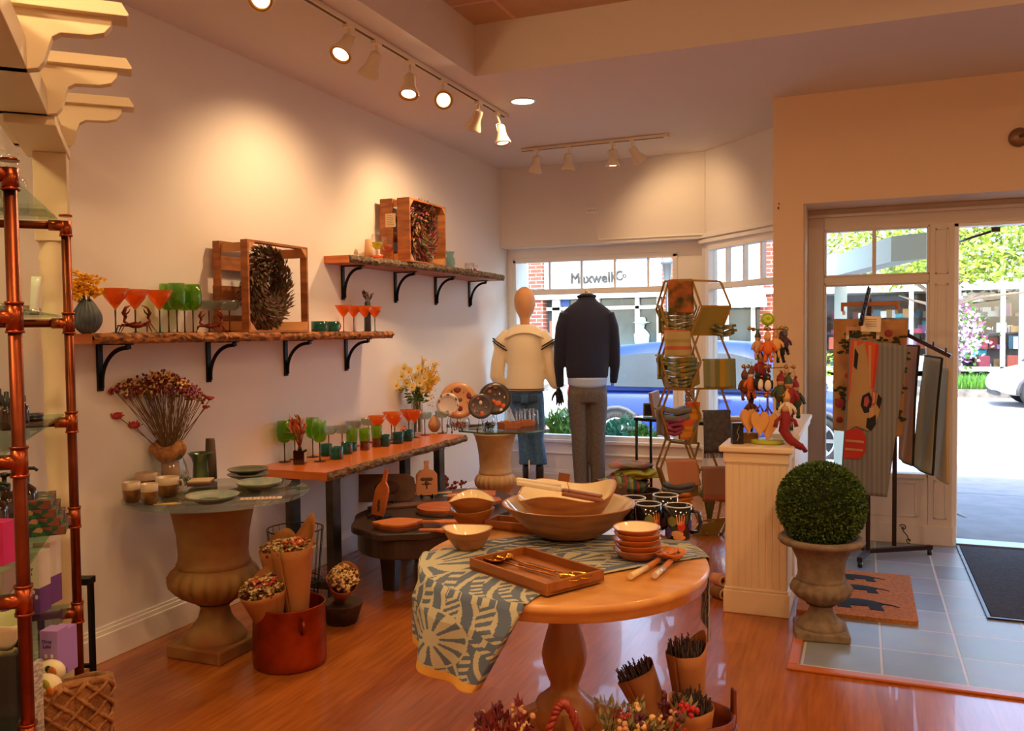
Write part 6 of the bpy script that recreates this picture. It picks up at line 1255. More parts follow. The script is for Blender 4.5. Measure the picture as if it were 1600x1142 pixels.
# spoon tray
woodt = mat('tray_wood', '#A8652A', .5, noise=4, col2='#8E4E1C', stretch=(1, 6, 1))
pa, pb, pc_, pd = [on(x, y, 2, TZ0 + .034) for x, y in ((748, 877), (805, 853), (926, 888), (874, 920))]
cc = (pa + pb + pc_ + pd) / 4; Lx = ((pd - pa).length + (pc_ - pb).length) / 2; Wx = ((pb - pa).length + (pc_ - pd).length) / 2; rz = math.atan2((pd - pa).y, (pd - pa).x)
cc.z = TZ0 + .007; tray('wooden_tray', 'rectangular wooden tray holding gold spoons at the front of the round table', 'tray', cc, Lx, Wx, .032, woodt, rz)
for j, (dx, dy, r_, fl_) in enumerate(((-.055, .012, .10, 1), (-.05, -.02, .16, 1), (.055, .028, PI + .06, 1), (.05, -.005, PI - .02, 1))):
    t = thing('gold_spoon', ('gold spoon at the upper left of the tray', 'gold spoon at the lower left of the tray', 'gold spoon at the upper right of the tray', 'gold spoon at the lower right of the tray')[j], 'spoon', cc + Matrix.Rotation(rz, 3, 'Z') @ Vector((dx, dy, .012)), rz + r_, 'gold spoons in the tray'); t.scale = (1.35,) * 3
    b = MB(); b.tube([(-.05, 0, .006), (.0, 0, .004), (.085, 0, .004)], [.003, .0028, .0042], 8, flat=.6); obj('handle', b, mat('hammered_copper_handle', '#C07A38', .3, .9, bump=(300, .5, .002)), t)
    b = MB()
    b.grid(lambda u, v: (-.068 + math.cos(2 * PI * u) * .027 * v, math.sin(2 * PI * u) * .019 * v, .002 + .008 * v * v), 20, 6); obj('bowl', b, goldm, t, solid=.0015)
tray('wooden_tray', 'wooden tray partly hidden behind the left rim of the largest bowl', 'tray', tp(805, 826) + Z(.001), .19, .10, .03, woodt, math.atan2(.376, .927) - .45)
# mugs
mgm = mat('mug_black', '#101318', .12, coat=.9)
mart = [mat('art_olive', '#7C7A38', .4), mat('art_orange', '#E08A4A', .4), mat('art_red', '#C03024', .4), mat('art_purple', '#4A3A78', .4), mat('art_peach', '#D89A6A', .4), mat('art_white', '#D8E0DC', .3)]
def artmug(label, loc, rz):
    t = thing('painted_mug', label, 'mug', loc, rz, 'black painted mugs'); r, h = .044, .108
    b = MB(); b.lathe([(0, 0), (r * .9, 0), (r, .008), (r * .97, h * .5), (r, h), (r - .004, h), (r - .004, .01), (0, .01)], 36); obj('body', b, mgm, t)
    b = MB(); b.tube([(math.cos(a) * (r - .001), math.sin(a) * (r - .001), h) for a in [2 * PI * j / 36 for j in range(36)]], .0022, 6, closed=True); obj('rim', b, mart[5], t)
    b = MB(); b.tube([(r - .002, 0, h * .86), (r + .022, 0, h * .84), (r + .03, 0, h * .55), (r + .022, 0, h * .25), (r - .002, 0, h * .2)], .008, 8, flat=.8); obj('handle', b, mgm, t)
    b = MB(); rr = r + .0004
    def blob(a0, z0, w, hh, mi, slant=0): b.grid(lambda u, v: (math.cos(a0 + (u - .5) * w * (1 - abs(2 * v - 1) ** 3) + slant * v) * rr, math.sin(a0 + (u - .5) * w * (1 - abs(2 * v - 1) ** 3) + slant * v) * rr, z0 + v * hh), 8, 8, mi)
    A = -1.35
    blob(A - .45, .045, .7, .035, 0); blob(A + .25, .028, .55, .04, 2); blob(A - .1, .012, 1.0, .022, 4); blob(A - .75, .005, .6, .04, 3); blob(A + .1, .002, .9, .018, 1)
    for q in range(4): blob(A - .02 + q * .14, .055, .09, .035 - .004 * abs(q - 1.5), 1, .06 * (q - 1.5))
    blob(A + .16, .05, .5, .014, 1); blob(A + 1.0, .03, .4, .04, 3)
    obj('painted_art', b, mart, t); return t
artmug('black painted mug at the front left of four, above the dip bowls', tp(1013, 838), .55)
artmug('black painted mug at the front right with its handle to the right', tp(1060, 841), -.05)
artmug('black painted mug at the back left, half hidden by the largest bowl', tp(989, 827), 2)
artmug('black painted mug at the back right, behind the front two', tp(1040, 822), 2.3)
# tied spoons
spw = mat('olive_spoon_wood', '#C4763A', .45)
for j, (a_, c_) in enumerate((((985, 909), (1068, 862)), ((1023, 908), (1064, 872)))):
    A0, B0 = tp(*a_), tp(*c_); d = (B0 - A0); t = thing('wooden_spoon', ('long wooden serving spoon with cream handle tip, nearest the dip bowls', 'wooden serving spoon with silver-white handle tip, right of its pair')[j], 'spoon', A0 + Z(.008 + .001 * j), math.atan2(d.y, d.x), 'tied wooden spoons'); L = .27 - .05 * j
    b = MB(); b.tube([(0, 0, .006), (L * .38, 0, .006)], [.009, .0085], 10); obj('handle_tip', b, mat('cream_tip', '#EBD29A', .3) if j == 0 else mat('silver_tip', '#DCD2CC', .2, .3), t)
    b = MB(); b.tube([(L * .38, 0, .006), (L * .7, 0, .008)], [.0085, .008], 10); obj('handle', b, spw, t)
    b = MB(); b.grid(lambda u, v: (L * .86 + math.cos(2 * PI * u) * .048 * v, math.sin(2 * PI * u) * .034 * v, .005 + .022 * v * v), 24, 6); obj('bowl', b, spw, t, solid=.003)
q = tp(1052, 878); t = thing('twine_tie', 'thin dark twine bow binding the two wooden spoons', 'twine', q + Z(.018)); b = MB(); b.tube([(math.cos(a) * .022, math.sin(a) * .012, .01 * math.sin(2 * a)) for a in [2 * PI * j / 20 for j in range(20)]], .0012, 5, closed=True); b.tube([(-.02, 0, -.008), (0, 0, .004), (.025, .01, -.006)], .0012, 5); obj('loop', b, blackp, t)
# ================================================================== bottom foreground: bucket and basket
bk = Vector((2.60, 2.50, 0)); slat = mat('bucket_slats', '#8A3E1C', .55, noise=18, col2='#5A2410', stretch=(1, 1, .15))
t = thing('wooden_bucket', 'red-brown slatted wooden bucket of lavender bundles at the bottom right of the table', 'bucket', bk)
b = MB(); b.lathe([(0, 0), (.085, 0), (.10, .24), (.104, .28), (.096, .28), (.092, .24), (.08, .02), (0, .02)], 80, mod=lambda a, i, r: r * (1 + .012 * (1 if math.cos(a * 20) > .85 else 0) * -1)); obj('body', b, slat, t)
b = MB(); [b.tube([(math.cos(a) * rr, math.sin(a) * rr, z) for a in [2 * PI * j / 40 for j in range(40)]], .005, 6, closed=True) for rr, z in ((.092, .06), (.104, .25))]; obj('hoop', b, mat('bucket_hoop', '#6A2C14', .5), t)
for s in (-.0, PI): b = MB(); c = Vector((math.cos(s + .45), math.sin(s + .45), 0)); b.prism([(-.02, .22), (.02, .22), (.012, .35), (-.012, .35)], -.006, .006, M=Matrix.Translation(c * .103) @ Matrix(((-c.y, 0, c.x, 0), (c.x, 0, c.y, 0), (0, 1, 0, 0), (0, 0, 0, 1)))); obj('lug', b, slat, t, bev=.004)
lav = [mat('lavender_dry', '#564648', .85), mat('lavender_grey', '#5E4E48', .85)]
kr2 = mat('ribbed_kraft', '#B27440', .75)
bouquet('tallest kraft cone of dried lavender standing at the back of the slatted bucket', bk + V(-.02, .04, .05), bk + V(-.045, .05, .44), .062, (2, 1), 190, lip=.055, lipdir=2.6, lav=True, ms=lav, name='lavender_bundle', group='kraft cones of lavender', paper=kr2)
bouquet('kraft cone of lavender leaning out to the left of the slatted bucket', bk + V(-.03, -.02, .05), bk + V(-.19, .02, .36), .062, (2, 1), 190, lip=.03, lipdir=2.6, lav=True, ms=lav, name='lavender_bundle', group='kraft cones of lavender', paper=kr2)
bouquet('kraft cone of lavender at the front of the slatted bucket', bk + V(.0, -.04, .05), bk + V(-.01, -.07, .33), .062, (2, 1), 190, lip=.03, lipdir=3.6, lav=True, ms=lav, name='lavender_bundle', group='kraft cones of lavender', paper=kr2)
rb = Vector((2.36, 1.98, 0)); rw = mat('red_wicker', '#A8402A', .5, noise=40, col2='#7A2418')
t = thing('flower_basket', 'round wicker basket with braided red handle at the bottom edge', 'basket', rb)
b = MB(); b.lathe([(0, 0), (.12, 0), (.17, .22), (.175, .27), (.165, .27), (.15, .05), (0, .03)], 60, mod=lambda a, i, r: r * (1 + .015 * math.cos(30 * a))); obj('body', b, mat('dark_wicker', '#4A2C1C', .8), t)
for ph_ in (0, PI * 2 / 3, PI * 4 / 3):
    b = MB(); pts = []
    for k in range(61):
        a = PI * k / 60; c = Vector((0, 0, .24)) + rtv * .045 * math.cos(a) * (1 + .6 * (1 - math.sin(a))) + Z(.245 * math.sin(a)); nrm = (rtv * math.cos(a) + Z(math.sin(a))); pts.append(c + (nrm * math.cos(k * .85 + ph_) + bkv * math.sin(k * .85 + ph_)) * .0065)
    b.tube(pts, .0065, 7); obj('handle_strand', b, rw, t)
fm2 = [mat('dry_wine', '#7A2424', .8), mat('dry_olive2', '#7A6A3E', .8), mat('dry_cream', '#E2B878', .8), mat('bq_plum', '#5A2438', .8), mat('dry_sage2', '#8A845A', .8), mat('dry_scarlet', '#B8262A', .7), mat('dry_peach', '#C8906A', .8)]
random.seed(21)
def drybunch(label, loc, lat0, lat1, h0, h1, wts, n=46, group='dried flower bunches in the front basket', lean=0.0):
    t = thing('dried_bunch', label, 'dried flowers', loc, 0, group); b = MB(); bs = MB()
    for k in range(n):
        e_ = rtv * random.uniform(lat0, lat1) + bkv * random.uniform(-.05, .05) + Z(random.uniform(h0, h1)); bs.tube([(0, 0, .1), e_], .0012, 4); mi = random.choices(range(7), wts)[0]
        for j in range(7):
            if mi in (1, 4, 0): b.leaf(e_ + Vector([random.gauss(0, .008) for _ in range(3)]), e_ + Vector([random.uniform(-.25, .25) for _ in range(3)]), .03, .010, mi)
            else: b.ball(e_ + Vector([random.gauss(0, .008) for _ in range(3)]), random.uniform(.004, .009), 6, 4, mi)
    obj('blooms', b, fm2, t); obj('stem', bs, deadst, t)['kind'] = 'stuff'; return t
drybunch('wine-red dried celosia bunch left of the braided handle', rb - rtv * .11, -.10, .03, .33, .47, (8, 0, 1, 2, 0, 0, 1))
drybunch('cream and mauve dried bunch low at the left of the braided handle', rb - rtv * .07, -.16, .04, .27, .36, (1, 1, 5, 3, 2, 0, 0))
drybunch('olive dried grass bunch right of the braided handle', rb + rtv * .08, -.03, .13, .30, .46, (0, 5, 1, 0, 5, 1, 1), 80)
drybunch('tan and plum dried poppy bunch at the right of the front basket', rb + rtv * .12, .05, .20, .33, .47, (0, 2, 1, 3, 1, 2, 2), 50)
# ================================================================== mannequins in the window (seen from behind)
def hand(t, M, m, name='hand', side=1):
    """palm, four fingers of different length and a thumb from the palm's side; fingers along -Z"""
    b = MB(); b.xf = M
    loft(b, [((0, 0, .02), .017, .014, (0, 0, -1)), ((0, 0, 0), .02, .012, (0, 0, -1)), ((0, 0, -.03), .034, .012, (0, 0, -1)), ((0, .002, -.07), .037, .011, (0, 0, -1)), ((0, .004, -.085), .034, .009, (0, 0, -1))], 14)
    for k, (x, L, sp) in enumerate(((-.027, .062, -.10), (-.009, .074, -.03), (.009, .070, .04), (.026, .052, .12))):
        p = Vector((x, .003, -.078)); pts = [p]; d = Vector((sp, .1, -1)).normalized()
        for q, cu in enumerate((.25, .45, .5)): pts.append(pts[-1] + d * L * (.42, .32, .26)[q]); d = (d + Vector((0, cu * .9, 0))).normalized()
        b.tube(pts, [.0088, .0084, .0075, .0055], 8); b.ball(pts[-1], .0056, 8, 5)
    p = Vector((-.026 * side, .0, -.02)); pts = [p, p + Vector((-.024 * side, .008, -.026)), p + Vector((-.036 * side, .018, -.052)), p + Vector((-.038 * side, .026, -.07))]; b.tube(pts, [.012, .0105, .0092, .007], 8); b.ball(pts[-1], .007, 8, 5)
    return obj(name, b, m, t, remesh=.0035, smooth=3)
def torso(zs, n=28): 
    return [((x, y, z), rx, ry, (0, 0, 1)) for z, rx, ry, x, y in zs]
# --- jeans mannequin
fq = on(838, 770, 2, 0); fl_ = Vector((fq.x - .07, 6.93, 0)); mrz = .386 - .1
t = thing('mannequin', 'egg-headed mannequin in cream sweater and blue jeans facing the window', 'mannequin', fl_, mrz)
skinm = mat('mannequin_tan', '#D49A68', .7, bump=(200, .2, .001)); blk = mat('mannequin_black', '#141518', .3, coat=.3)
b = MB(); b.lathe([(0, 0), (.16, 0), (.162, .004), (.16, .008), (0, .008)], 48, (.06, -.05, 0)); obj('base_plate', b, glass('base_glass', (.6, .68, .7), body=.5, bcol=(.35, .4, .42)), t)
b = MB(); b.tube([(.03, -.06, .0), (.03, -.06, .30)], .007, 8); obj('support_rod', b, chrome, t)
b = MB()
rg = []
for z, rx, ry, y in ((1.44, .042, .042, 0), (1.50, .042, .045, .0), (1.53, .048, .056, .005), (1.56, .068, .082, .012), (1.60, .086, .098, .012), (1.66, .095, .106, .006), (1.72, .089, .098, .0), (1.76, .06, .07, -.004), (1.783, .032, .036, -.004), (1.789, .008, .008, -.004)): rg.append(((0, y, z), rx, ry, (0, 0, 1)))
loft(b, rg, 32); b.ball((0, .10, 1.60), .012, 8, 6, sc=(.7, .8, 1.5)); hd = obj('head', b, skinm, t, sub=1)
b = MB(); loft(b, torso([(1.36, .12, .07, 0, 0), (1.42, .05, .05, 0, 0), (1.455, .044, .046, 0, 0)]), 24); obj('neck', b, blk, t)
swt = mat('cream_knit', '#EAD9B8', .85, bump=(90, .25, .003), sheen=.3); navy = mat('navy_trim', '#1A1C2A', .8)
b = MB(); loft(b, torso([(.885, .150, .115, 0, 0), (.90, .162, .122, 0, 0), (1.0, .158, .12, 0, 0), (1.12, .152, .112, 0, 0), (1.25, .160, .112, 0, 0), (1.34, .172, .105, 0, 0), (1.405, .165, .092, 0, 0), (1.445, .115, .075, 0, 0), (1.465, .06, .055, 0, 0)]), 40)
la = [((-.13, 0, 1.395), .06, .06), ((-.185, 0, 1.315), .076, .074), ((-.212, 0, 1.275), .078, .076), ((-.208, 0, 1.262), .060, .06), ((-.235, .005, 1.14), .064, .062), ((-.248, .02, 1.02), .066, .062), ((-.215, .05, .945), .056, .05), ((-.185, .07, .91), .04, .035)]
ra_ = [((.13, 0, 1.395), .06, .06), ((.172, 0, 1.315), .074, .074), ((.196, 0, 1.275), .076, .076), ((.19, 0, 1.262), .058, .06), ((.21, .005, 1.14), .06, .062), ((.238, .01, 1.02), .066, .06), ((.265, .015, .945), .055, .05), ((.277, .018, .915), .034, .03)]
loft(b, la, 20); loft(b, ra_, 20); obj('sweater', b, swt, t, remesh=.011, smooth=5)
b = MB()
for k, (s, arm) in enumerate(((-1, la), (1, ra_))):
    for off, mi in ((0, 1), (.022, 0)):
        c = Vector(arm[2][0]) + Vector((0, 0, .006 + off)); ax = (Vector(arm[2][0]) - Vector(arm[1][0])).normalized(); a_, c_ = frame(ax); ax2 = ax; a_, c_ = frame(ax2)
        b.tube([c + (a_ * math.cos(q) + c_ * math.sin(q)) * .0795 for q in [2 * PI * j / 28 for j in range(28)]], .0055, 6, 0, closed=True)
for z in (.895, .912): b.tube([(math.cos(q) * .163, math.sin(q) * .124, z) for q in [2 * PI * j / 40 for j in range(40)]], .004, 6, 0, closed=True)
obj('navy_trim', b, navy, t)
b = MB(); b.grid(lambda u, v: ((u - .5) * (.15 + .19 * v ** .7), -.045 - .065 * v ** .6 + .018 * abs(2 * u - 1) ** 2 + (.03 if v < .2 else 0), 1.475 - .012 * (1 - v) - .085 * v - .05 * abs(2 * u - 1) ** 2 * v), 20, 8); obj('sailor_collar', b, swt, t, solid=.008)
hand(t, Matrix.Translation((.283, .018, .905)) @ Matrix.Rotation(-.15, 4, 'Y') @ Matrix.Rotation(.4, 4, 'Z'), blk)
hand(t, Matrix.Translation((-.165, .085, .905)) @ Matrix.Rotation(-.35, 4, 'Y') @ Matrix.Rotation(1.2, 4, 'Z'), blk, side=-1)
jean = mat('blue_denim', '#456E96', .8, noise=40, col2='#365A80', bump=(250, .3, .001)); jeand = mat('dark_denim', '#2C4666', .8)
b = MB(); loft(b, torso([(.98, .13, .10, 0, 0), (.92, .145, .108, 0, 0), (.85, .155, .115, 0, 0), (.79, .15, .105, .0, 0)][::-1]), 32)
for x0, x1, x2 in ((-.066, -.02, -.0), (.078, .10, .116)): loft(b, [((x2, .0, .255), .066, .062, (0, 0, 1)), ((x2, .0, .30), .062, .06, (0, 0, 1)), ((x1, .005, .48), .052, .058, (0, 0, 1)), ((x1, .0, .62), .066, .07, (0, 0, 1)), ((x0, 0, .78), .083, .095, (0, 0, 1)), ((x0, 0, .86), .08, .1, (0, 0, 1))], 22)
obj('jeans', b, jean, t, remesh=.009, smooth=4)
b = MB(); [b.grid(lambda u, v: (s * .07 + (u - .5) * .075, -.113 + .004 * abs(2 * u - 1), .80 + v * .075), 4, 4) for s in (-1, 1)]; obj('back_pocket', b, jeand, t, solid=.003)
boot = mat('black_leather', '#15181C', .3, coat=.4)
for x in (-.0, .116):
    b = MB(); loft(b, [((x, .0, .27), .04, .042, (0, 0, 1)), ((x, .0, .18), .035, .04, (0, 0, 1)), ((x, .003, .12), .033, .042, (0, .1, 1)), ((x, .03, .075), .034, .045, (0, .6, -.6)), ((x, .075, .045), .036, .03, (0, 1, -.5)), ((x, .12, .024), .038, .02, (0, 1, -.1)), ((x, .165, .018), .026, .014, (0, 1, 0)), ((x, .18, .016), .01, .01, (0, 1, 0))][:], 18); obj('boot', b, boot, t, sub=1)
    b = MB(); loft(b, [((x, -.015, .09), .022, .022, (0, 0, -1)), ((x, -.022, .05), .013, .014, (0, 0, -1)), ((x, -.026, .009), .008, .009, (0, 0, -1))], 12); obj('heel', b, boot, t)
# --- trouser mannequin
mp = Vector((.872, 7.03, 0)); t = thing('mannequin', 'headless mannequin in navy sweater and grey trousers facing the window', 'mannequin', mp, .386)
b = MB(); b.lathe([(0, 0), (.17, 0), (.172, .006), (0, .01)], 48, (0, -.02, 0)); obj('base_plate', b, chrome, t)
b = MB(); b.tube([(.0, -.0, 0), (.0, -.0, .8)], .012, 8); obj('support_rod', b, chrome, t)
b = MB(); loft(b, torso([(1.60, .075, .07, 0, 0), (1.66, .06, .06, 0, 0), (1.70, .058, .058, 0, 0)]), 24); obj('neck', b, mat('mannequin_ivory', '#D8C8A8', .5), t)
b = MB(); b.lathe([(.062, 1.70), (.064, 1.71), (.05, 1.722), (.02, 1.728), (.012, 1.735), (.016, 1.745), (0, 1.752)], 24); obj('neck_cap', b, mat('brushed_gold', '#C8A060', .35, .9), t)
nv = mat('navy_knit', '#161A34', .9, bump=(110, .3, .003), sheen=.1)
b = MB(); loft(b, torso([(.995, .165, .12, 0, 0), (1.02, .178, .128, 0, 0), (1.12, .180, .128, 0, 0), (1.28, .190, .122, 0, 0), (1.44, .207, .12, 0, 0), (1.53, .21, .112, 0, 0), (1.585, .19, .10, 0, 0), (1.63, .13, .085, 0, 0), (1.665, .078, .075, 0, 0), (1.695, .074, .072, 0, 0)]), 40)
for s, zz in ((-1, 0), (1, .03)): loft(b, [((s * .175, 0, 1.55), .058, .07), ((s * .215, 0, 1.43), .056, .062), ((s * .235, .01, 1.28), .048, .054), ((s * .240, .02, 1.12), .043, .048), ((s * .232, .045, .98 + zz), .036, .04), ((s * .228, .05, .925 + zz), .032, .034)], 20)
obj('sweater', b, nv, t, remesh=.011, smooth=5)
b = MB(); b.tube([(math.cos(q) * .073, math.sin(q) * .07, 1.695 - .01 * math.sin(q)) for q in [2 * PI * j / 30 for j in range(30)]], .011, 8, closed=True); obj('collar', b, nv, t)
b = MB(); b.grid(lambda u, v: (math.cos(2 * PI * u) * (.168 - .004 * v), math.sin(2 * PI * u) * (.124 - .002 * v), 1.01 - v * (.055 + .03 * abs(math.sin(2 * PI * u)))), 48, 4); obj('shirt_tail', b, mat('light_blue_shirt', '#A9BCE0', .8), t, solid=.002)
gry = mat('grey_wool', '#6E6762', .9, noise=60, col2='#5E5854', bump=(200, .2, .001))
b = MB(); loft(b, torso([(1.02, .145, .105, 0, 0), (.95, .158, .118, 0, 0), (.88, .168, .125, 0, 0), (.80, .165, .115, 0, 0)][::-1]), 32)
for x0, x1, x2 in ((-.082, -.068, -.058), (.082, .078, .085)): loft(b, [((x2, .01, .022), .062, .075, (0, 0, 1)), ((x2, .0, .12), .060, .07, (0, 0, 1)), ((x1, 0, .35), .066, .072, (0, 0, 1)), ((x1, 0, .55), .074, .08, (0, 0, 1)), ((x0, 0, .78), .09, .1, (0, 0, 1)), ((x0, 0, .88), .085, .11, (0, 0, 1))], 22)
obj('trousers', b, gry, t, remesh=.01, smooth=4)
for x in (-.058, .085): b = MB(); loft(b, [((x, -.05, .03), .028, .022, (0, 1, 0)), ((x, .0, .035), .036, .028, (0, 1, 0)), ((x, .08, .03), .042, .024, (0, 1, 0)), ((x, .15, .022), .036, .016, (0, 1, 0)), ((x, .18, .018), .015, .01, (0, 1, 0))], 16); obj('foot', b, mat('mannequin_grey', '#A8A8AA', .4), t, sub=1)
# ================================================================== gold hexagon towel stand
gold2 = mat('brass_frame', '#A8823C', .35, .85); gpan = mat('brass_panel', '#96823C', .5, .6)
# hexagon cells in two stacks; the stand plane faces the room
HS = Vector((1.98, 5.80, 0)); HU = Vector((.900, .436, 0)).normalized(); HB = Vector((-HU.y, HU.x, 0))
def hp(px, py, dy=0): # pixel to stand plane coordinates (u right, z up)
    d = RW @ Vector((px - PX, PY - py, -FPX)); k = (HS + HB * dy - CAM).dot(HB) / d.dot(HB); p = CAM + d * k; return (p - HS).dot(HU), p.z
t = thing('hexagon_stand', 'tall brass hexagon display stand draped with tea towels by the angled window', 'display stand', HS, math.atan2(HU.y, HU.x))
DP = .12
def bar(pts, y=0, r=.0065, close=False):
    b = MB(); P = [(u, y, z) for u, z in pts]
    for a, c in zip(P, P[1:] + ([P[0]] if close else [])): b.beam(a, c, r * 2, r * 2, up=Vector((0, 1, 0)))
    return b
def hexa(px_pts, depth=DP, panel=None, name='hexagon_frame'):
    pts = [hp(*p) for p in px_pts]
    for y in (0, depth): obj(name, bar(pts, y, close=True), gold2, t)
    if panel:
        for (i, j) in panel:
            a, c = pts[i], pts[j]; b = MB(); b.add([(a[0], 0, a[1]), (c[0], 0, c[1]), (c[0], depth, c[1]), (a[0], depth, a[1])], [(0, 1, 2, 3)]); obj('shelf_panel', b, gpan, t, solid=.003)
L1 = [(1045, 438), (1081, 437), (1096, 480), (1080, 520), (1046, 520), (1032, 482)]
L2 = [(1046, 522), (1080, 522), (1095, 566), (1079, 608), (1046, 606), (1033, 563)]
L3 = [(1046, 608), (1078, 609), (1095, 650), (1078, 694), (1047, 689), (1033, 645)]
L4 = [(1047, 690), (1077, 694), (1093, 736), (1075, 780), (1046, 775), (1032, 732)]
L5 = [(1046, 776), (1076, 781), (1092, 822), (1084, 846), (1044, 846), (1032, 818)]
for L in (L1, L2, L3, L4): hexa(L, panel=((3, 4), (4, 5), (2, 3)) if L is not L1 else ((3, 4),))
R1 = [(1095, 437), (1130, 439), (1146, 478), (1129, 523), (1082, 523), (1097, 478)]
R2 = [(1095, 566), (1130, 566), (1146, 566), (1146, 607), (1080, 608), (1095, 566)]
for pts in ([(1081, 437), (1130, 439), (1146, 478)], [(1097, 478), (1146, 478), (1129, 523), (1080, 523), (1097, 478)], [(1095, 523), (1082, 562)], [(1129, 523), (1146, 564)], [(1079, 608), (1146, 608)], [(1096, 608), (1084, 650)], [(1131, 608), (1145, 648)], [(1078, 694), (1096, 694), (1083, 738)], [(1092, 736), (1132, 736)], [(1078, 780), (1108, 846), (1130, 846), (1142, 812)], [(1092, 818), (1142, 812)], [(1110, 694), (1136, 760), (1120, 846)], [(1045, 776), (1062, 846)]):
    obj('frame_bar', bar([hp(*p) for p in pts], DP * .5), gold2, t)
def panelq(pix, m, y=DP * .5, name='panel', th=.004):
    b = MB(); b.add([(hp(*p)[0], y, hp(*p)[1]) for p in pix], [tuple(range(len(pix)))]); return obj(name, b, m, t, solid=th)
panelq([(1097, 478), (1146, 478), (1129, 523), (1080, 523)], gpan); panelq([(1093, 824), (1140, 812), (1122, 846), (1082, 846)], gpan)
panelq([(1095, 650), (1093, 694), (1078, 694)], gpan); panelq([(1093, 566), (1095, 600), (1080, 608)], gpan, .02); panelq([(1093, 736), (1092, 775), (1075, 780)], gpan, .02)
for px in (1062, 1084, 1108, 1130): u, z = hp(px, 846, 0); b = MB(); b.tube([(u, .06, -.0), (u, .06, max(.02, z))], .009, 8); obj('foot', b, gold2, t)
def towelm(name, cols, per, dirn='z', rough=.9):
    m = mat(name, cols[0], rough, bump=(220, .3, .001)); n = m.node_tree.nodes; l = m.node_tree.links; tc = n.new('ShaderNodeTexCoord'); sx = n.new('ShaderNodeSeparateXYZ'); l.new(tc.outputs['Object'], sx.inputs[0]); mu = n.new('ShaderNodeMath'); mu.operation = 'MULTIPLY'; mu.inputs[1].default_value = 1 / per; l.new(sx.outputs[{'x': 0, 'y': 1, 'z': 2}[dirn]], mu.inputs[0]); fr_ = n.new('ShaderNodeMath'); fr_.operation = 'FRACT'; l.new(mu.outputs[0], fr_.inputs[0]); rp = n.new('ShaderNodeValToRGB'); rp.color_ramp.interpolation = 'CONSTANT'; l.new(fr_.outputs[0], rp.inputs[0])
    els = rp.color_ramp.elements; els[0].color = (*srgb(cols[0]), 1); els[1].position = 1 / len(cols); els[1].color = (*srgb(cols[1]), 1)
    for i, c in enumerate(cols[2:]): e = els.new((i + 2) / len(cols)); e.color = (*srgb(c), 1)
    l.new(rp.outputs[0], n['Principled BSDF'].inputs['Base Color']); return m
def hang(label, x0, x1, y0, y1, m, y=-.014, name='tea_towel', wav=.006, th=.008, layers=1, slant=0, fringe=0, cat='towel', over=.06):
    """folded towel hanging over a bar, given by its photo rectangle on the stand plane"""
    u0, zt = hp(x0, y0); u1, _ = hp(x1, y0); _, zb = hp(x0, y1); o = thing(name, label, cat, HS + HU * (u0 + u1) / 2 + Z(zb), t.rotation_euler.z, 'tea towels on the hexagon stand'); w = u1 - u0; h = zt - zb
    for k in range(layers):
        b = MB()
        def g(u, v):
            if v < .8: f = v / .8; return ((u - .5) * w * (1 - .02 * k) + slant * (1 - f), y - .006 * k - wav * math.sin(u * 9 + k) * (1 - f) - .01 * (1 - f), f * h + .01 * k + .004 * math.sin(u * 5 + k * 2) * (1 - f))
            f = (v - .8) / .2; return ((u - .5) * w, y - .006 * k + over * f, h + .006 * math.sin(f * PI))
        b.grid(g, 16, 20); obj('cloth' if layers == 1 else 'fold', b, m, o, solid=th)
    if fringe:
        b = MB(); [b.tube([((i / 30 - .5) * w + slant, y - .012, .004), ((i / 30 - .5) * w + slant + random.uniform(-.004, .004), y - .012, -fringe)], .0018, 4) for i in range(31)]; obj('fringe', b, m, o)
    return o
prm = mat('printed_towel', '#C06A34', .85, noise=16, col2='#3E4A24')
hang('dark floral printed towel hanging from the top of the hexagon stand', 1043, 1082, 441, 489, prm, over=.02)
tg = towelm('olive_stripe_towel', ['#7E7A4E', '#8E8A62', '#A8A488', '#6E6E44'], .06, 'x'); tg2 = towelm('mustard_stripe_towel', ['#B08A2C', '#8A8850', '#7C8664', '#9A9878', '#7A7A4A'], .17, 'x'); ty = towelm('check_towel', ['#C2B27A', '#C2B27A', '#D0704E', '#C2B27A', '#B4A25A'], .12, 'z')
def pile(label, x0, x1, y0, y1, m, n=4, name='folded_towel', depth=.11, rag=.01, yoff=.06):
    u0, zt = hp(x0, y0); u1, _ = hp(x1, y0); _, zb = hp(x0, y1); h = (zt - zb) / n
    grp = 'folded towels in the hexagon cells'
    o = thing(name, label, 'towel', HS + HU * (u0 + u1) / 2 + HB * yoff + Z(zb), t.rotation_euler.z, grp)
    for k in range(n):
        b = MB(); w = (u1 - u0) / 2; dx = rag * math.sin(k * 2.3)
        b.grid(lambda u, v: (dx + (u - .5) * 2 * w + .006 * math.sin(v * 7 + k), (-.5 + v) * depth - .012 * math.sin(u * 6 + k) * (v < .1), h * (k + .5) + .012 * (2 * u - 1) ** 2 + .004 * math.sin(u * 8 + k)), 14, 6); obj('fold', b, m, o, solid=h * .82)
    return o
pile('folded olive striped towels in the top hexagon cell', 1038, 1084, 487, 518, tg, 5)
hang('tan and coral checked towel hanging below the top hexagon cell', 1037, 1078, 518, 558, ty, layers=2, over=.04)
pile('folded mustard and green striped towels in the second hexagon cell', 1040, 1088, 560, 590, tg2, 4); pile('folded olive towels lower in the second hexagon cell', 1045, 1082, 590, 606, tg, 3)
hang('striped mustard and sage towel hanging on the right of the second cell', 1098, 1148, 563, 607, tg2, layers=2, over=.03)
pile('fringed olive towel ends sticking out right of the brass panel', 1118, 1148, 508, 526, tg, 4, rag=.015)
hang('olive fringed towel hanging at the outer left of the second cell', 1029, 1038, 556, 588, tg, y=.04, fringe=.02)
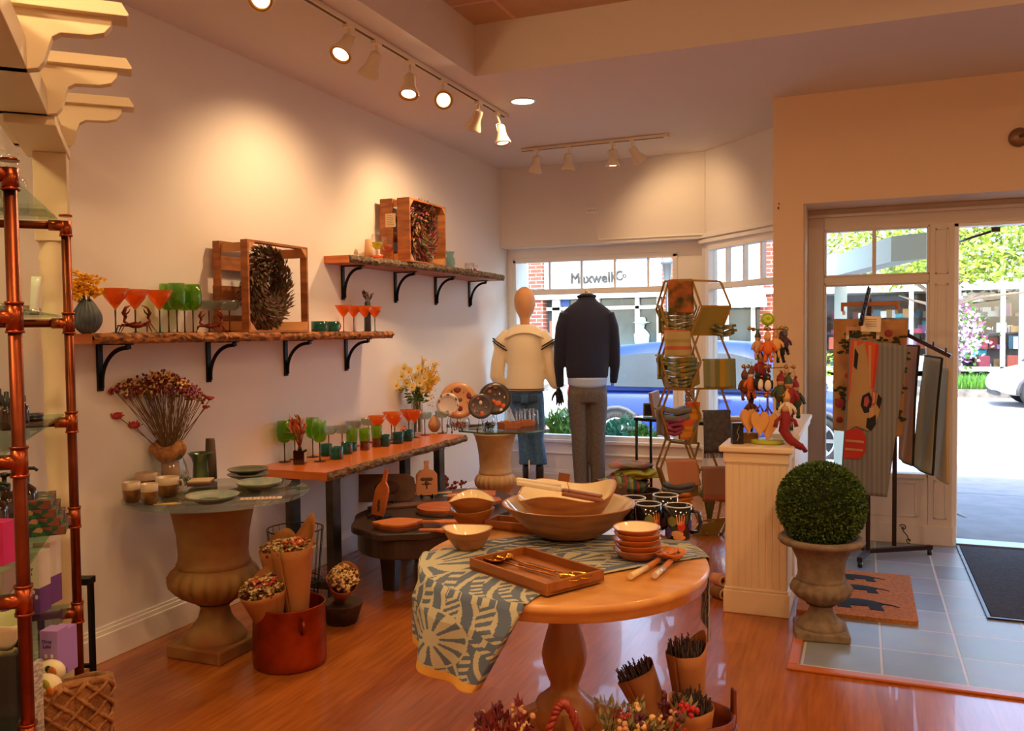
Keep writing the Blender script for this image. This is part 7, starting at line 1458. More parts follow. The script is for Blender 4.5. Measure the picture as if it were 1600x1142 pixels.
hang('olive towel hanging at the outer left of the top cell', 1031, 1039, 480, 521, tg, y=.05)
pile('grey folded throw in the third hexagon cell', 1036, 1078, 638, 660, mat('grey_blue_cloth', '#7E848C', .9), 2); pile('magenta folded towels in the third hexagon cell', 1040, 1066, 655, 682, mat('magenta_cloth', '#A84A74', .9), 4)
hang('grey towel hanging at the outer left of the third cell', 1027, 1040, 640, 681, mat('grey_towel', '#77736C', .9), y=.03)
rul = towelm('orange_ruled_card', ['#E07A1C', '#E8A03A', '#E8A03A', '#D89030', '#E8A03A'], .09, 'z')
for x0, x1, y0, y1, lb in ((1064, 1084, 657, 688, 'orange ruled gift bag, lower left of two in the third hexagon cell'), (1076, 1095, 629, 660, 'orange ruled gift bag, upper right of two in the third hexagon cell')):
    u0, z1_ = hp(x0, y0); u1, _ = hp(x1, y0); _, z0_ = hp(x0, y1); o = thing('gift_bag', lb, 'bag', HS + HU * (u0 + u1) / 2 + HB * .02 + Z(z0_), t.rotation_euler.z, 'orange ruled bags'); w = (u1 - u0) / 2; b = MB(); b.box(-w, w, 0, .04, 0, z1_ - z0_); obj('body', b, rul, o, bev=.002); b = MB(); b.box(-w - .001, w + .001, -.001, .041, (z1_ - z0_) * .78, z1_ - z0_ + .001); obj('orange_band', b, mat('orange_band', '#E8601C', .6), o)
gf = mat('grey_fringe_scarf', '#5E5C5E', .95, noise=30, col2='#47464A'); hang('grey fringed scarf with magenta stripe hanging beside the third cell', 1098, 1140, 643, 708, gf, layers=3, fringe=.03, over=.03)
u, z = hp(1118, 664); b = MB(); b.box(u - .10, u + .085, -.04, -.034, z - .012, z + .006); o = obj('stripe', b, mat('magenta_cloth', '#A84A74', .9), bpy.data.objects['tea_towel.005'] if False else t); bpy.data.objects.remove(o)
pk_ = mat('salmon_towel', '#C88A64', .9, bump=(220, .3, .001)); hang('plain salmon towel draped inside the fourth hexagon cell', 1040, 1088, 720, 758, pk_, slant=.02, over=.08)
tr_ = towelm('taupe_red_towel', ['#A06048', '#9A7058', '#9A7058', '#9A7058', '#9A7058', '#9A7058'], .30, 'z'); hang('taupe towel with red stripes hanging at the lower right by the pedestal', 1096, 1140, 731, 783, tr_, layers=2, over=.03)
pile('grey and mustard folded cloths hanging out of the fourth hexagon cell', 1036, 1080, 756, 770, mat('slate_cloth', '#5C6468', .9), 2, yoff=.0); pile('orange folded cloths below the grey ones in the fourth cell', 1036, 1076, 770, 790, mat('orange_cloth', '#D08028', .9), 3, yoff=.0)
# ---- blanket basket
bkq = Vector((1.46, 6.15, 0)); wk = mat('brown_wicker', '#6E4A34', .85, noise=50, col2='#4A3024', bump=(60, .8, .01))
t = thing('blanket_basket', 'brown wicker basket heaped with throws beside the hexagon stand', 'basket', bkq, .386)
b = MB(); R_ = [(.17, .0), (.19, .02), (.21, .12), (.22, .20), (.225, .225), (.215, .225), (.20, .1), (0, .02)]; b.lathe(R_, 72, mod=lambda a, i, r: r * (1 + .012 * math.cos(36 * a + i * PI)), sx=1.0, sy=.75); obj('body', b, wk, t)
b = MB(); [b.tube([(math.cos(a) * .222 * (1 + .01 * math.sin(20 * a)), math.sin(a) * .167, z) for a in [2 * PI * j / 60 for j in range(60)]], .009, 6, closed=True) for z in (.225,)]; obj('rim', b, wk, t)
def throw(label, loc, w, d, h, m, rz=.386, seed=1, name='folded_blanket', rough=.02):
    o = thing(name, label, 'blanket', loc, rz, 'throws in the wicker basket'); b = MB()
    b.grid(lambda u, v: (math.cos(2 * PI * u) * w * math.sin(PI * v) ** .6 + rough * mnoise.noise(Vector((u * 6, v * 5, seed))), math.sin(2 * PI * u) * d * math.sin(PI * v) ** .6 + rough * mnoise.noise(Vector((u * 6, v * 5, seed + 9))), h * (1 - v) + rough * mnoise.noise(Vector((u * 8, v * 6, seed + 3)))), 48, 20); obj('cloth', b, m, o); return o
plaid = towelm('plaid_throw', ['#5E4A44', '#A83A34', '#4A6A3A', '#7C7468', '#8A9A3C', '#3E5A50'], .09, 'x')
throw('plaid green and red throw spilling over the front of the wicker basket', bkq + V(-.05, -.05, .20), .20, .14, .15, plaid, seed=2, rough=.05)
throw('lime green throw in the heap under the taupe cushion', bkq + V(.05, .03, .31), .17, .12, .09, mat('lime_cloth', '#A09A3A', .9), seed=4, rough=.03)
throw('taupe and rose cushion on top of the basket heap', bkq + V(.0, .02, .385), .17, .11, .06, towelm('taupe_cushion', ['#8A766A', '#9A6A60', '#7C7468'], .2, 'x'), seed=5)
o = thing('brown_throw', 'plain brown throw hanging down the front of the wicker basket', 'blanket', bkq + V(-.02, -.14, 0), .386); b = MB(); b.grid(lambda u, v: ((u - .5) * .12 - .05 * v, -.055 + .085 * max(0, v - .8) * 5 - .012 * math.sin(u * 7), .04 + .27 * min(1, v / .8)), 10, 14); obj('cloth', b, mat('brown_cloth', '#6E5848', .95), o, solid=.012)
b = MB()
t = thing('dried_grass_bunch', 'pale green dried grass bunch standing in the lower hexagon cells', 'dried flowers', HS + HU * .18 + HB * .2)
for k in range(150): a = random.uniform(0, 6.28); b.tube([(0, 0, .0), (math.cos(a) * .04, math.sin(a) * .03, .22), (math.cos(a) * random.uniform(.06, .16), math.sin(a) * .1, random.uniform(.26, .4))], .0016, 3)
obj('blades', b, mat('pale_grass', '#8A9464', .9), t)['kind'] = 'stuff'
# ---- black metal table with frames behind the stand
bt = Vector((1.72, 6.52, 0)); t = thing('metal_table', 'narrow black metal table with glass top in the bay by the window', 'table', bt, -.35)
HT = .735
b = MB(); b.box(-.30, .60, -.12, .12, HT - .006, HT); obj('glass_top', b, glass('dark_table_glass', (.45, .58, .52), body=.35, bcol=(.12, .2, .17)), t)
for x in (-.28, .58):
    for y in (-.10, .10): b = MB(); b.tube([(x, y, 0), (x, y, HT - .006)], .011, 8); obj('leg', b, black, t)
b = MB(); [b.beam(a, c, .012, .02) for a, c in (((-.29, -.11, HT - .018), (.59, -.11, HT - .018)), ((-.29, .11, HT - .018), (.59, .11, HT - .018)), ((-.29, -.11, HT - .018), (-.29, .11, HT - .018)), ((.59, -.11, HT - .018), (.59, .11, HT - .018)))]; obj('apron', b, black, t)
def ont(x, y=0): v = Matrix.Rotation(-.35, 3, 'Z') @ Vector((x, y, 0)); return Vector((bt.x + v.x, bt.y + v.y, HT + .001))
boxthing('picture_frame', 'small black-centred frame standing at the left of the metal table', 'frame', ont(-.22, -.03), (.075, .012, .105), mat('frame_grey', '#8A8A88', .5), .3, None, 'frame', lambda o: obj('picture', MB().box(-.028, .028, -.008, -.005, .012, .093), blackp, o))
t = boxthing('picture_frame', 'tan wooden frame leaning beside the small black frame on the metal table', 'frame', ont(-.15, .0), (.085, .03, .20), mat('tan_frame', '#A87A58', .5), 1.1, None, 'frame'); t.rotation_euler = (0, -.22, 1.0)
t = thing('bark_vase', 'tall clear vase filled with curled brown bark behind the third hexagon cell', 'vase', ont(.12, .02)); b = MB(); b.lathe([(0, 0), (.045, 0), (.047, .27), (.044, .27), (.042, .01), (0, .01)], 24); obj('body', b, clg, t)
b = MB(); 
for k in range(70): a = random.uniform(0, 6.28); z = random.uniform(.02, .24); b.tube([(math.cos(a + q) * .033, math.sin(a + q) * .033, z + .02 * q) for q in (0, .5, 1, 1.4)], .0045, 5)
obj('bark_curls', b, mat('bark_curl', '#9A6A48', .8), t)
# ================================================================== on the pedestal
PT = .831; pedc = Vector((2.56, 4.47, PT)); otc = Vector((2.60, 4.47, PT))
t = thing('ornament_tree', 'wire ornament stand with lime base and lemon-slice top on the cream pedestal', 'ornament stand', otc, .386)
b = MB(); b.lathe([(0, 0), (.082, 0), (.085, .006), (.082, .018), (.06, .022), (0, .022)], 40); obj('base', b, mat('lime_base', '#B0B42C', .5), t)
b = MB(); b.tube([(0, 0, .02), (0, 0, .60)], .0055, 8); obj('rod', b, chrome, t)
wirg = mat('gold_wire', '#B08A40', .35, .9)
for z, x0, x1 in ((.565, -.09, .095), (.375, -.12, .13), (.235, -.10, .10)):
    for a in (0, 1.2, 2.1): b = MB(); d = Vector((math.cos(a), math.sin(a), 0)); b.tube([d * x0 + Z(z + .01), Z(z), d * x1 + Z(z + .005)], .0025, 6); b.ball(d * x0 + Z(z + .01), .011, 8, 6); b.ball(d * x1 + Z(z + .005), .011, 8, 6); obj('arm', b, wirg, t)
b = MB(); b.xf = Matrix.Translation((0, 0, .62)) @ Matrix.Rotation(PI / 2, 4, 'X'); b.lathe([(0, -.008), (.03, -.008), (.032, 0), (.03, .008), (0, .008)], 32, sx=1.1); o = obj('citrus_slice', b, mat('lime_rind', '#9AC81C', .4), t); b = MB(); b.xf = Matrix.Translation((0, -.009, .62)); [b.ball((math.cos(a) * .016, 0, math.sin(a) * .014), .0085, 6, 4, sc=(1, .2, 1)) for a in [k * PI / 4 for k in range(8)]]; obj('citrus_segments', b, mat('lime_flesh', '#C8D84A', .4), t)
OM = {k: mat('orn_' + k, c, .7) for k, c in dict(tan='#C89A6C', green='#3E4E3A', red='#8E2028', black='#18181C', white='#E8DCC8', orange='#D8682C', grey='#5A5660', brown='#6A3A24', maple='#E0A860', plum='#4A2A38').items()}
def orn(kind, label, lx, ly, z, name, turn=0.0, s=1.0, c=('red', 'tan', 'green')):
    """hanging ornament; lx/ly in the stand's own axes, z of its top loop above the pedestal"""
    R = Matrix.Rotation(.386, 3, 'Z'); o = thing(name, label, 'ornament', otc + R @ Vector((lx, ly, 0)) + Z(z), .386 + turn, 'ornaments on the wire stand'); o.scale = (s * 1.15,) * 3
    b = MB(); b.tube([(0, 0, .03), (0, 0, 0)], .0009, 4); obj('hook', b, wirg, o)
    if kind == 'doll':
        b = MB(); loft(b, [((0, 0, -.03), .010, .010), ((0, 0, -.045), .019, .015), ((0, 0, -.07), .021, .016), ((0, 0, -.085), .012, .010)], 12); [b.tube([(sx * .012, 0, -.04), (sx * .026, -.006, -.055), (sx * .03, -.008, -.07)], [.007, .006, .005], 7) for sx in (-1, 1)]; [b.tube([(sx * .008, 0, -.08), (sx * .012, -.006, -.105), (sx * .012, -.012, -.11)], [.007, .006, .007], 7) for sx in (-1, 1)]; obj('body', b, OM[c[0]], o)
        b = MB(); b.ball((0, 0, -.022), .013, 10, 8); b.ball((0, -.013, -.023), .0035, 6, 4); obj('head', b, OM[c[1]], o); b = MB(); b.lathe([(.014, -.018), (.013, -.008), (.005, .006), (0, .012)], 14); b.ball((.003, 0, .012), .005, 6, 4); obj('hat', b, OM[c[2]], o)
    if kind == 'penguin':
        b = MB(); b.ball((0, 0, -.05), .022, 12, 8, sc=(.9, .8, 1.35)); b.ball((0, 0, -.02), .015, 10, 8); [b.ball((s_ * .02, 0, -.05), .011, 6, 5, sc=(.4, .6, 1.7)) for s_ in (-1, 1)]; obj('body', b, OM['black'], o); b = MB(); b.ball((0, -.008, -.052), .0185, 10, 8, sc=(.8, .7, 1.25)); obj('belly', b, OM['white'], o); b = MB(); b.ball((0, -.017, -.021), .005, 6, 4, sc=(1, 1.5, .7)); b.ball((-.008, -.01, -.08), .007, 6, 4, sc=(1, 1.3, .5)); b.ball((.008, -.01, -.08), .007, 6, 4, sc=(1, 1.3, .5)); obj('beak_and_feet', b, OM['orange'], o)
    if kind == 'heart':
        b = MB(); pts = []
        for k in range(28): a = 2 * PI * k / 28; pts.append((.0022 * 16 * math.sin(a) ** 3 * .85, -.045 + .0030 * (13 * math.cos(a) - 5 * math.cos(2 * a) - 2 * math.cos(3 * a) - math.cos(4 * a))))
        b.prism(pts, -.006, .006, M=Matrix(((1, 0, 0, 0), (0, 0, -1, 0), (0, 1, 0, 0), (0, 0, 0, 1)))); obj('body', b, OM['maple'], o, bev=.003); b = MB(); b.tube([(-.012, 0, -.01), (0, -.004, .012), (.012, 0, -.01)], .003, 6); obj('tie', b, OM['brown'], o)
    if kind == 'star':
        b = MB(); [b.tube([(0, 0, -.03), (math.cos(a) * .04, 0, -.03 + math.sin(a) * .04)], [.004, .002], 5) for a in [k * PI / 5 for k in range(10)]]; obj('body', b, OM['tan'], o)
    if kind == 'long':
        b = MB(); b.tube([(0, 0, -.02), (.005, 0, -.06), (-.005, 0, -.10), (.02, -.005, -.14), (.055, -.01, -.165), (.07, -.01, -.175)], [.018, .024, .022, .02, .016, .013], 12); b.tube([(.065, -.01, -.16), (.085, -.01, -.19)], [.018, .02], 8, flat=.5); [b.tube([(s_ * .012, 0, -.04), (s_ * .04, -.01, -.06), (s_ * .045, -.015, -.085)], [.008, .007, .01], 7) for s_ in (-1, 1)]; obj('body', b, OM['red'], o); b = MB(); b.ball((0, -.004, -.01), .016, 10, 8); obj('head', b, OM['tan'], o)
    return o
for a in [('doll', 'tan doll ornament in a green hat at the left of the top tier', -.055, -.02, .55, 'doll_ornament', .2, 1.0, ('tan', 'tan', 'green')), ('doll', 'orange-bodied doll ornament at the centre of the top tier', -.015, -.05, .55, 'doll_ornament', 0, 1.1, ('orange', 'tan', 'maple')), ('doll', 'tan doll ornament right of centre in the top tier', .03, -.04, .56, 'doll_ornament', -.2, 1.0, ('maple', 'tan', 'tan')), ('doll', 'dark plum doll ornament at the right of the top tier', .06, -.01, .54, 'doll_ornament', 0, 1.05, ('black', 'plum', 'plum')), ('doll', 'grey hatted doll ornament with red bobble at the far right of the top tier', .085, .0, .565, 'doll_ornament', .3, .95, ('plum', 'grey', 'grey')),
          ('penguin', 'penguin ornament at the centre of the middle tier', -.02, -.06, .36, 'penguin_ornament', 0, 1.1), ('penguin', 'penguin ornament left of the centre in the middle tier', -.06, -.05, .365, 'penguin_ornament', .5, 1.1), ('doll', 'brown doll ornament at the far left of the middle tier', -.115, .0, .36, 'doll_ornament', .3, 1.1, ('brown', 'plum', 'brown')), ('doll', 'orange and cream doll ornament left in the middle tier', -.085, -.01, .37, 'doll_ornament', 0, 1.1, ('orange', 'white', 'brown')), ('star', 'straw star ornament at the right of the middle tier', .085, -.03, .375, 'star_ornament', 0, 1.1), ('doll', 'grey-capped large doll ornament under the top tier by the rod', -.035, .0, .45, 'doll_ornament', 0, 1.2, ('red', 'tan', 'grey')),
          ('doll', 'red and green elf-like doll ornament at the right of the middle tier', .085, -.06, .33, 'doll_ornament', -.3, 1.4, ('red', 'tan', 'green')), ('doll', 'green doll ornament in a red hat beside the elf-like one', .05, -.05, .34, 'doll_ornament', 0, 1.3, ('green', 'tan', 'red')), ('doll', 'red doll ornament sticking out at the far right', .13, -.02, .31, 'doll_ornament', -.5, 1.4, ('green', 'tan', 'red')), ('doll', 'cream doll ornament over the red long-tailed one', .07, -.08, .255, 'doll_ornament', 0, 1.2, ('white', 'tan', 'maple')),
          ('heart', 'pale wooden heart ornament at the left of the lowest tier', -.11, -.05, .19, 'heart_ornament', .3, 1.25), ('heart', 'pale wooden heart ornament in the middle of the lowest tier', -.06, -.07, .18, 'heart_ornament', 0, 1.3), ('heart', 'pale wooden heart ornament nearest the rod in the lowest tier', -.015, -.06, .17, 'heart_ornament', -.5, 1.4), ('long', 'red long-tailed creature ornament dangling over the pedestal edge', .055, -.10, .19, 'creature_ornament', 0, 1.0), ('doll', 'brown doll ornament behind the wooden hearts', -.075, .03, .235, 'doll_ornament', 0, 1.0, ('brown', 'plum', 'black'))]: orn(*a)
boxthing('gift_box', 'small upright black box with white squiggle on the pedestal corner', 'box', pedc + V(-.10, -.07, 0), (.055, .04, .105), blackp, .386, None, 'body', lambda o: obj('squiggle', MB().tube([(-.005, -.0205, .015), (.004, -.0205, .04), (-.006, -.0205, .06), (.006, -.0205, .09)], .0008, 4), lblw, o))
boxthing('wooden_block', 'brown wooden block behind the black box on the pedestal', 'block', pedc + V(-.05, -.0, 0), (.08, .05, .05), mat('brown_block', '#8E6A34', .6), .386)
for k in range(3): boxthing('book', ('bottom', 'middle', 'top')[k] + ' book of the small pile on the metal table left of the black box', 'book', on(1140, 664, 2, .737) + Z(.02 * k), (.15, .11, .0195), [mat('book_red', '#7A3A34', .6), mat('book_tan', '#A88468', .6), mat('book_cream', '#D8C8A8', .6)][k], .2 + .1 * k, 'book pile on the metal table', 'cover')
t = thing('dark_card', 'dark green upright card with pink flowers on the half wall behind the ornaments', 'card', (2.67, 4.80, .861), .386); b = MB(); b.box(-.03, .03, -.004, .004, 0, .21); obj('sheet', b, mat('dark_green_card', '#2A3A2A', .6), t); b = MB(); [b.ball((random.uniform(-.026, .026), -.004, random.uniform(.005, .06)), .007, 6, 4, sc=(1, .3, 1)) for _ in range(14)]; obj('printed_flowers', b, mat('pp_pink', '#C87A80', .7), t)
# ================================================================== topiary urn
tq = Vector((2.868, 4.145, 0)); cst = mat('cast_stone', '#8C7A66', .9, noise=24, col2='#74634F', bump=(90, .4, .003))
tu = urn('stone_planter', 'grey-brown stone urn planter holding the round boxwood ball', tq, .455, .172, cst, .235, cat='planter', gad=18, bw=.80, nk=.80, rz=.12)
b = MB(); b.lathe([(.165, .425), (.182, .425), (.190, .436), (.188, .448), (.178, .455), (.15, .452), (.13, .43)], 48); obj('rim', b, cst, tu)
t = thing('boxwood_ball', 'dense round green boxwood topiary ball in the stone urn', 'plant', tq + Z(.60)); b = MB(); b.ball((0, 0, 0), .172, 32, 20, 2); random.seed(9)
for i in range(11000):
    u = random.uniform(-1, 1); a = random.uniform(0, 2 * PI); q = math.sqrt(1 - u * u); d = Vector((q * math.cos(a), q * math.sin(a), u)); r = .176 + .017 * random.random(); b.leaf(d * r, d + Vector([random.uniform(-.9, .9) for _ in range(3)]), .014, .010, 0 if random.random() < .55 else 1)
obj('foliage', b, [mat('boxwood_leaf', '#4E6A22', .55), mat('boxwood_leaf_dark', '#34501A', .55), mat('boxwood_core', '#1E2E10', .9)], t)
# ================================================================== mats
t = thing('coir_mat', 'orange-brown coir doormat with three black animal figures on the tiles', 'doormat', (3.015, 4.83, .001)); coir = mat('coir', '#C47A38', .95, noise=70, col2='#A05C24', bump=(160, .8, .004)); b = MB(); b.grid(lambda u, v: ((u - .5) * .55 + .002 * math.sin(v * 90), (v - .5) * .83 + .002 * math.sin(u * 70), .018), 30, 40); b.box(-.273, .273, -.413, .413, .0, .0175); obj('pile', b, coir, t)
for k, y in enumerate((-.19, .08, .29)):
    b = MB(); z = .0185; s = (1.25, 1.0, .9)[k]
    b.ball((0, y, z), .06 * s, 14, 6, sc=(1.75, .85, .04)); b.ball((-.10 * s, y + .02, z), .045 * s, 10, 6, sc=(1.1, 1, .06)); [b.ball((-.115 * s + q, y + .05 * s, z), .014 * s, 6, 4, sc=(.6, 1.4, .1)) for q in (0, .03)]
    for x in (-.07, -.045, .05, .075): b.beam((x * s, y, z), (x * s + .02, y - .085 * s, z), .026 * s, .004)
    b.tube([(.085 * s, y + .01, z), (.13 * s, y + .0, z), (.16 * s, y - .02 * s, z)], [.012 * s, .009 * s, .006], 6, flat=.2); obj('printed_animal', b, mat('coir_black', '#14161C', .95), t)
struct('floor_mat_trim', MB().box(3.60, 5.4, 4.635, 4.65, 0, .01).box(3.60, 3.615, 4.65, 6.12, 0, .01), mat('bronze_trim', '#3E3A44', .4, .7))
t = thing('entrance_mat', 'large dark charcoal entrance mat inside the open door', 'doormat', (4.50, 5.39, .001)); b = MB(); b.grid(lambda u, v: ((u - .5) * 1.76, (v - .5) * 1.45, .008 + .0016 * mnoise.noise(Vector((u * 60, v * 50, 0)))), 90, 70); b.box(-.88, .88, -.725, .725, 0, .006); obj('pile', b, mat('charcoal_carpet', '#34323A', .95, noise=50, col2='#232228', bump=(180, .8, .004)), t)
# ================================================================== rug rack
iron = mat('brown_iron', '#3A2824', .45, .6); rc = Vector((3.12, 5.42, 0))
t = thing('rug_rack', 'brown iron garment rack with sloping pegged arms holding rugs by the sidelight', 'rack', rc)
p0 = on(1356, 872, 2, 0) - rc; p1_ = on(1397, 860, 2, 0) - rc; pf = on(1343, 886, 2, 0) - rc; pr = on(1455, 866, 2, 0) - rc; pl_ = on(1328, 852, 2, 0) - rc
def post(a, z0, z1, w=.026, nm='post'): b = MB(); b.box(a.x - w / 2, a.x + w / 2, a.y - w / 2, a.y + w / 2, z0, z1); return obj(nm, b, iron, t, bev=.002)
post(p0, .03, 1.58); post(p1_, .03, 1.15)
for a, c in ((p0, pf), (p0, pr), (p0, pl_)): b = MB(); b.beam(a + Z(.045), c + Z(.045), .03, .025); obj('base_bar', b, iron, t); b = MB(); b.tube([c * .97 + Z(.0), c * .97 + Z(.03)], .014, 10); obj('glide', b, blackp, t)
for s in (1,):
    b = MB(); c0 = p1_ + V(.03, 0, .10); pts = [c0 + V(.022 * k / 12 * math.cos(k * .75) + .02, 0, .05 + .022 * k / 12 * math.sin(k * .75)) for k in range(12, 0, -1)] + [c0 + V(.02, 0, .03), c0 + V(.045, 0, .0)] + [c0 + V(.055 - .02 * k / 12 * math.cos(k * .75), 0, -.03 - .02 * k / 12 * math.sin(k * .75)) for k in range(1, 12)]; b.tube(pts, .0035, 6); obj('scroll', b, iron, t)
def arm(a, c, n):
    b = MB(); b.beam(a, c, .022, .022); obj('pegged_arm', b, iron, t)
    for k in range(n): b = MB(); q = a.lerp(c, (k + .6) / n); b.tube([q + Z(.01), q + Z(.035)], .005, 8); obj('peg', b, iron, t)
top1 = on(1358, 452, 1, rc.y + p0.y) - rc; f1 = on(1345, 506, 1, 5.02) - rc; arm(top1, f1, 7)
a2 = on(1372, 500, 1, rc.y + p0.y) - rc; e2 = on(1486, 557, 1, 5.50) - rc; arm(a2, e2, 6)
def hanger(label, pa, pb, yp, m, clips=True):
    A, B = on(*pa, 1, yp), on(*pb, 1, yp); c = (A + B) / 2; d = B - A; w = d.length / 2; o = thing('clip_hanger', label, 'hanger', c, 0, 'clip hangers'); b = MB(); b.beam((-w, 0, 0), (w, 0, (B.z - A.z) / 2 * 0), .012, .024); [b.cbox((s * (w - .008), 0, -.025), (.016, .014, .03)) for s in (-1, 1)]; obj('bar', b, m, o, bev=.003); b = MB(); b.tube([(0, 0, .01), (0, 0, .05), (.015, 0, .065), (.02, 0, .05)], .002, 6); obj('hook', b, chrome, o)
    for s in (-1, 1): b = MB(); b.box(s * w * .9 - .008, s * w * .9 + .008, -.006, .006, -.06, -.035); obj('clip', b, chrome, o)
    return o
hw = mat('hanger_wood', '#A8632C', .4); hanger('brown wooden clip hanger above the floral rug', (1314, 474), (1405, 476), 5.36, hw); hanger('tan wooden clip hanger holding the dog rug', (1322, 510), (1374, 516), 5.14, mat('hanger_tan', '#C08A60', .5))
q = on(1361, 506, 1, 5.12); t2 = thing('hang_tag', 'cream printed paper tag hanging in front of the floral rug', 'tag', q); b = MB(); b.cbox((0, 0, 0), (.10, .002, .085), Euler((0, .05, 0))); obj('sheet', b, mat('tag_cream', '#E8D8BC', .7), t2); b = MB(); [b.box(-.028 + .006 * (k % 2), .028, -.0022, -.0012, .022 - k * .012, .025 - k * .012) for k in range(4)]; obj('tag_print', b, mat('pencil_grey', '#8A7458', .8), t2)
def rug(label, c4, ys, m, th=.012, group='rugs on the iron rack', edge=None, n=16):
    """c4: top-left, top-right, bottom-right, bottom-left pixels; ys: plane of each corner"""
    P = [on(p[0], p[1], 1, y) for p, y in zip(c4, ys)]; o = thing('hooked_rug', label, 'rug', (P[0] + P[1]) / 2, 0, group); c = (P[0] + P[1]) / 2; P = [p - c for p in P]; nr = (P[1] - P[0]).cross(P[3] - P[0]).normalized(); nr = nr if nr.y < 0 else -nr
    f = lambda u, v: P[0].lerp(P[1], u).lerp(P[3].lerp(P[2], u), v) + nr * (.008 * math.sin(u * 7 + v * 4) * v)
    b = MB(); b.grid(f, n, n * 2); obj('pile', b, m, o, solid=th)
    if edge:
        b = MB(); pts = [f(k / 12, 0) for k in range(12)] + [f(1, k / 16) for k in range(16)] + [f(1 - k / 12, 1) for k in range(12)] + [f(0, 1 - k / 16) for k in range(16)]; b.tube(pts, .0075, 6, closed=True); obj('border', b, edge, o)
    return o, f, nr
flr = mat('floral_rug', '#B98A54', .95, noise=9, col2='#A87444', bump=(140, .6, .004)); blkr = mat('rug_black', '#1C1C1E', .95)
o, f, nr = rug('tan floral rug with dark green vines hanging behind the dog rug', [(1303, 498), (1419, 499), (1409, 683), (1301, 672)], [5.42] * 4, flr, .016)
b = MB(); random.seed(4)
for k in range(22):
    u, v = random.uniform(.05, .9), random.uniform(.03, .9); pts = []
    for j in range(7): pts.append(f(min(.97, max(.03, u)), min(.97, max(.03, v))) + nr * .010); u += random.uniform(-.05, .09); v += random.uniform(-.03, .06)
    b.tube(pts, .006, 5, flat=.5)
    for p in pts: [b.ball(p + Vector((random.uniform(-.03, .03), 0, random.uniform(-.03, .03))), .011, 6, 4, sc=(1.4, .3, .7)) for _ in range(3)]
obj('vine_pattern', b, mat('vine_green', '#383C1C', .95), o); b = MB(); [b.ball(f(u, v) + nr * .010, r, 10, 6, 0, sc=(1, .3, 1)) for u, v, r in ((.75, .12, .022), (.1, .75, .03), (.2, .5, .016), (.1, .9, .02))]; obj('berry_pattern', b, mat('berry_red_rug', '#9A3A3C', .95), o)
gw = towelm('grey_woven_rug', ['#7A7876', '#6C6A6A', '#7E7C78', '#706E6E'], .05, 'x', .95)
o, f, nr = rug('grey striped rug with pug dog picture hanging at the front of the rack', [(1328, 527), (1419, 541), (1386, 777), (1313, 768)], [5.12, 5.12, 5.12, 5.12], gw, .010)
DG = [mat('rug_orange', '#C8502C', .95), mat('rug_tan', '#A8865A', .95), mat('rug_black', '#1C1C1E', .95), mat('rug_rose', '#A04A50', .95), mat('rug_cream', '#B88A64', .95), mat('rug_red', '#B8342A', .95)]
def patch(poly, mi, lift): 
    P = [f(u, v) + nr * lift for u, v in poly]; b.add(P + [p + nr * .002 for p in P], [list(range(len(P)))[::-1], [len(P) + i for i in range(len(P))]], mi)
b = MB()
patch([(.02, .01), (.50, .01), (.52, .10), (.50, .32), (.36, .42), (.05, .60)], 0, .006); patch([(.08, .02), (.13, .02), (.12, .4), (.07, .4)], 4, .009); patch([(.33, .03), (.38, .03), (.44, .3), (.40, .3)], 4, .009); patch([(.46, .02), (.50, .02), (.50, .3), (.47, .3)], 5, .009)
patch([(.12, .05), (.26, .02), (.34, .12), (.42, .30), (.62, .34), (.66, .42), (.60, .52), (.46, .58), (.22, .56), (.05, .60), (.04, .42), (.10, .25)], 1, .010); patch([(.10, .06), (.17, .1), (.16, .2), (.1, .18)], 2, .012); patch([(.30, .36), (.42, .33), (.50, .38), (.46, .46), (.36, .47), (.28, .42)], 2, .013); patch([(.58, .33), (.66, .36), (.64, .43), (.57, .40)], 2, .013); patch([(.42, .50), (.58, .47), (.60, .53), (.52, .58), (.42, .56)], 2, .013)
patch([(.34, .37), (.40, .355), (.44, .39), (.40, .43), (.34, .42)], 3, .016); patch([(.47, .31), (.55, .32), (.56, .40), (.50, .42), (.46, .37)], 3, .013); patch([(.48, .32), (.53, .33), (.54, .39), (.50, .40)], 4, .016); patch([(.45, .43), (.53, .43), (.54, .48), (.46, .5)], 4, .016)
patch([(.02, .60), (.30, .57), (.44, .62), (.46, .72), (.36, .77), (.02, .78)], 5, .008); patch([(.04, .655), (.40, .65), (.41, .665), (.04, .67)], 4, .011); patch([(.04, .71), (.40, .705), (.40, .718), (.04, .725)], 4, .011)
obj('dog_picture', b, DG, o)
rug('brown rug with black border edge, first on the sloping right arm', [(1418, 540), (1436, 541), (1424, 727), (1404, 716)], [5.62, 5.40, 5.40, 5.62], mat('brown_rug', '#A0744E', .95, bump=(140, .6, .004)), edge=blkr)
rug('olive-grey rug with black border, second on the sloping right arm', [(1446, 556), (1472, 560), (1455, 742), (1427, 728)], [5.72, 5.46, 5.46, 5.72], mat('olive_rug', '#AAA27C', .95, bump=(140, .6, .004)), edge=blkr)
rug('tan rug, last on the sloping right arm next to the doorway', [(1470, 572), (1484, 575), (1479, 757), (1456, 740)], [5.78, 5.52, 5.52, 5.78], mat('tan_rug', '#C0A272', .95, bump=(140, .6, .004)))
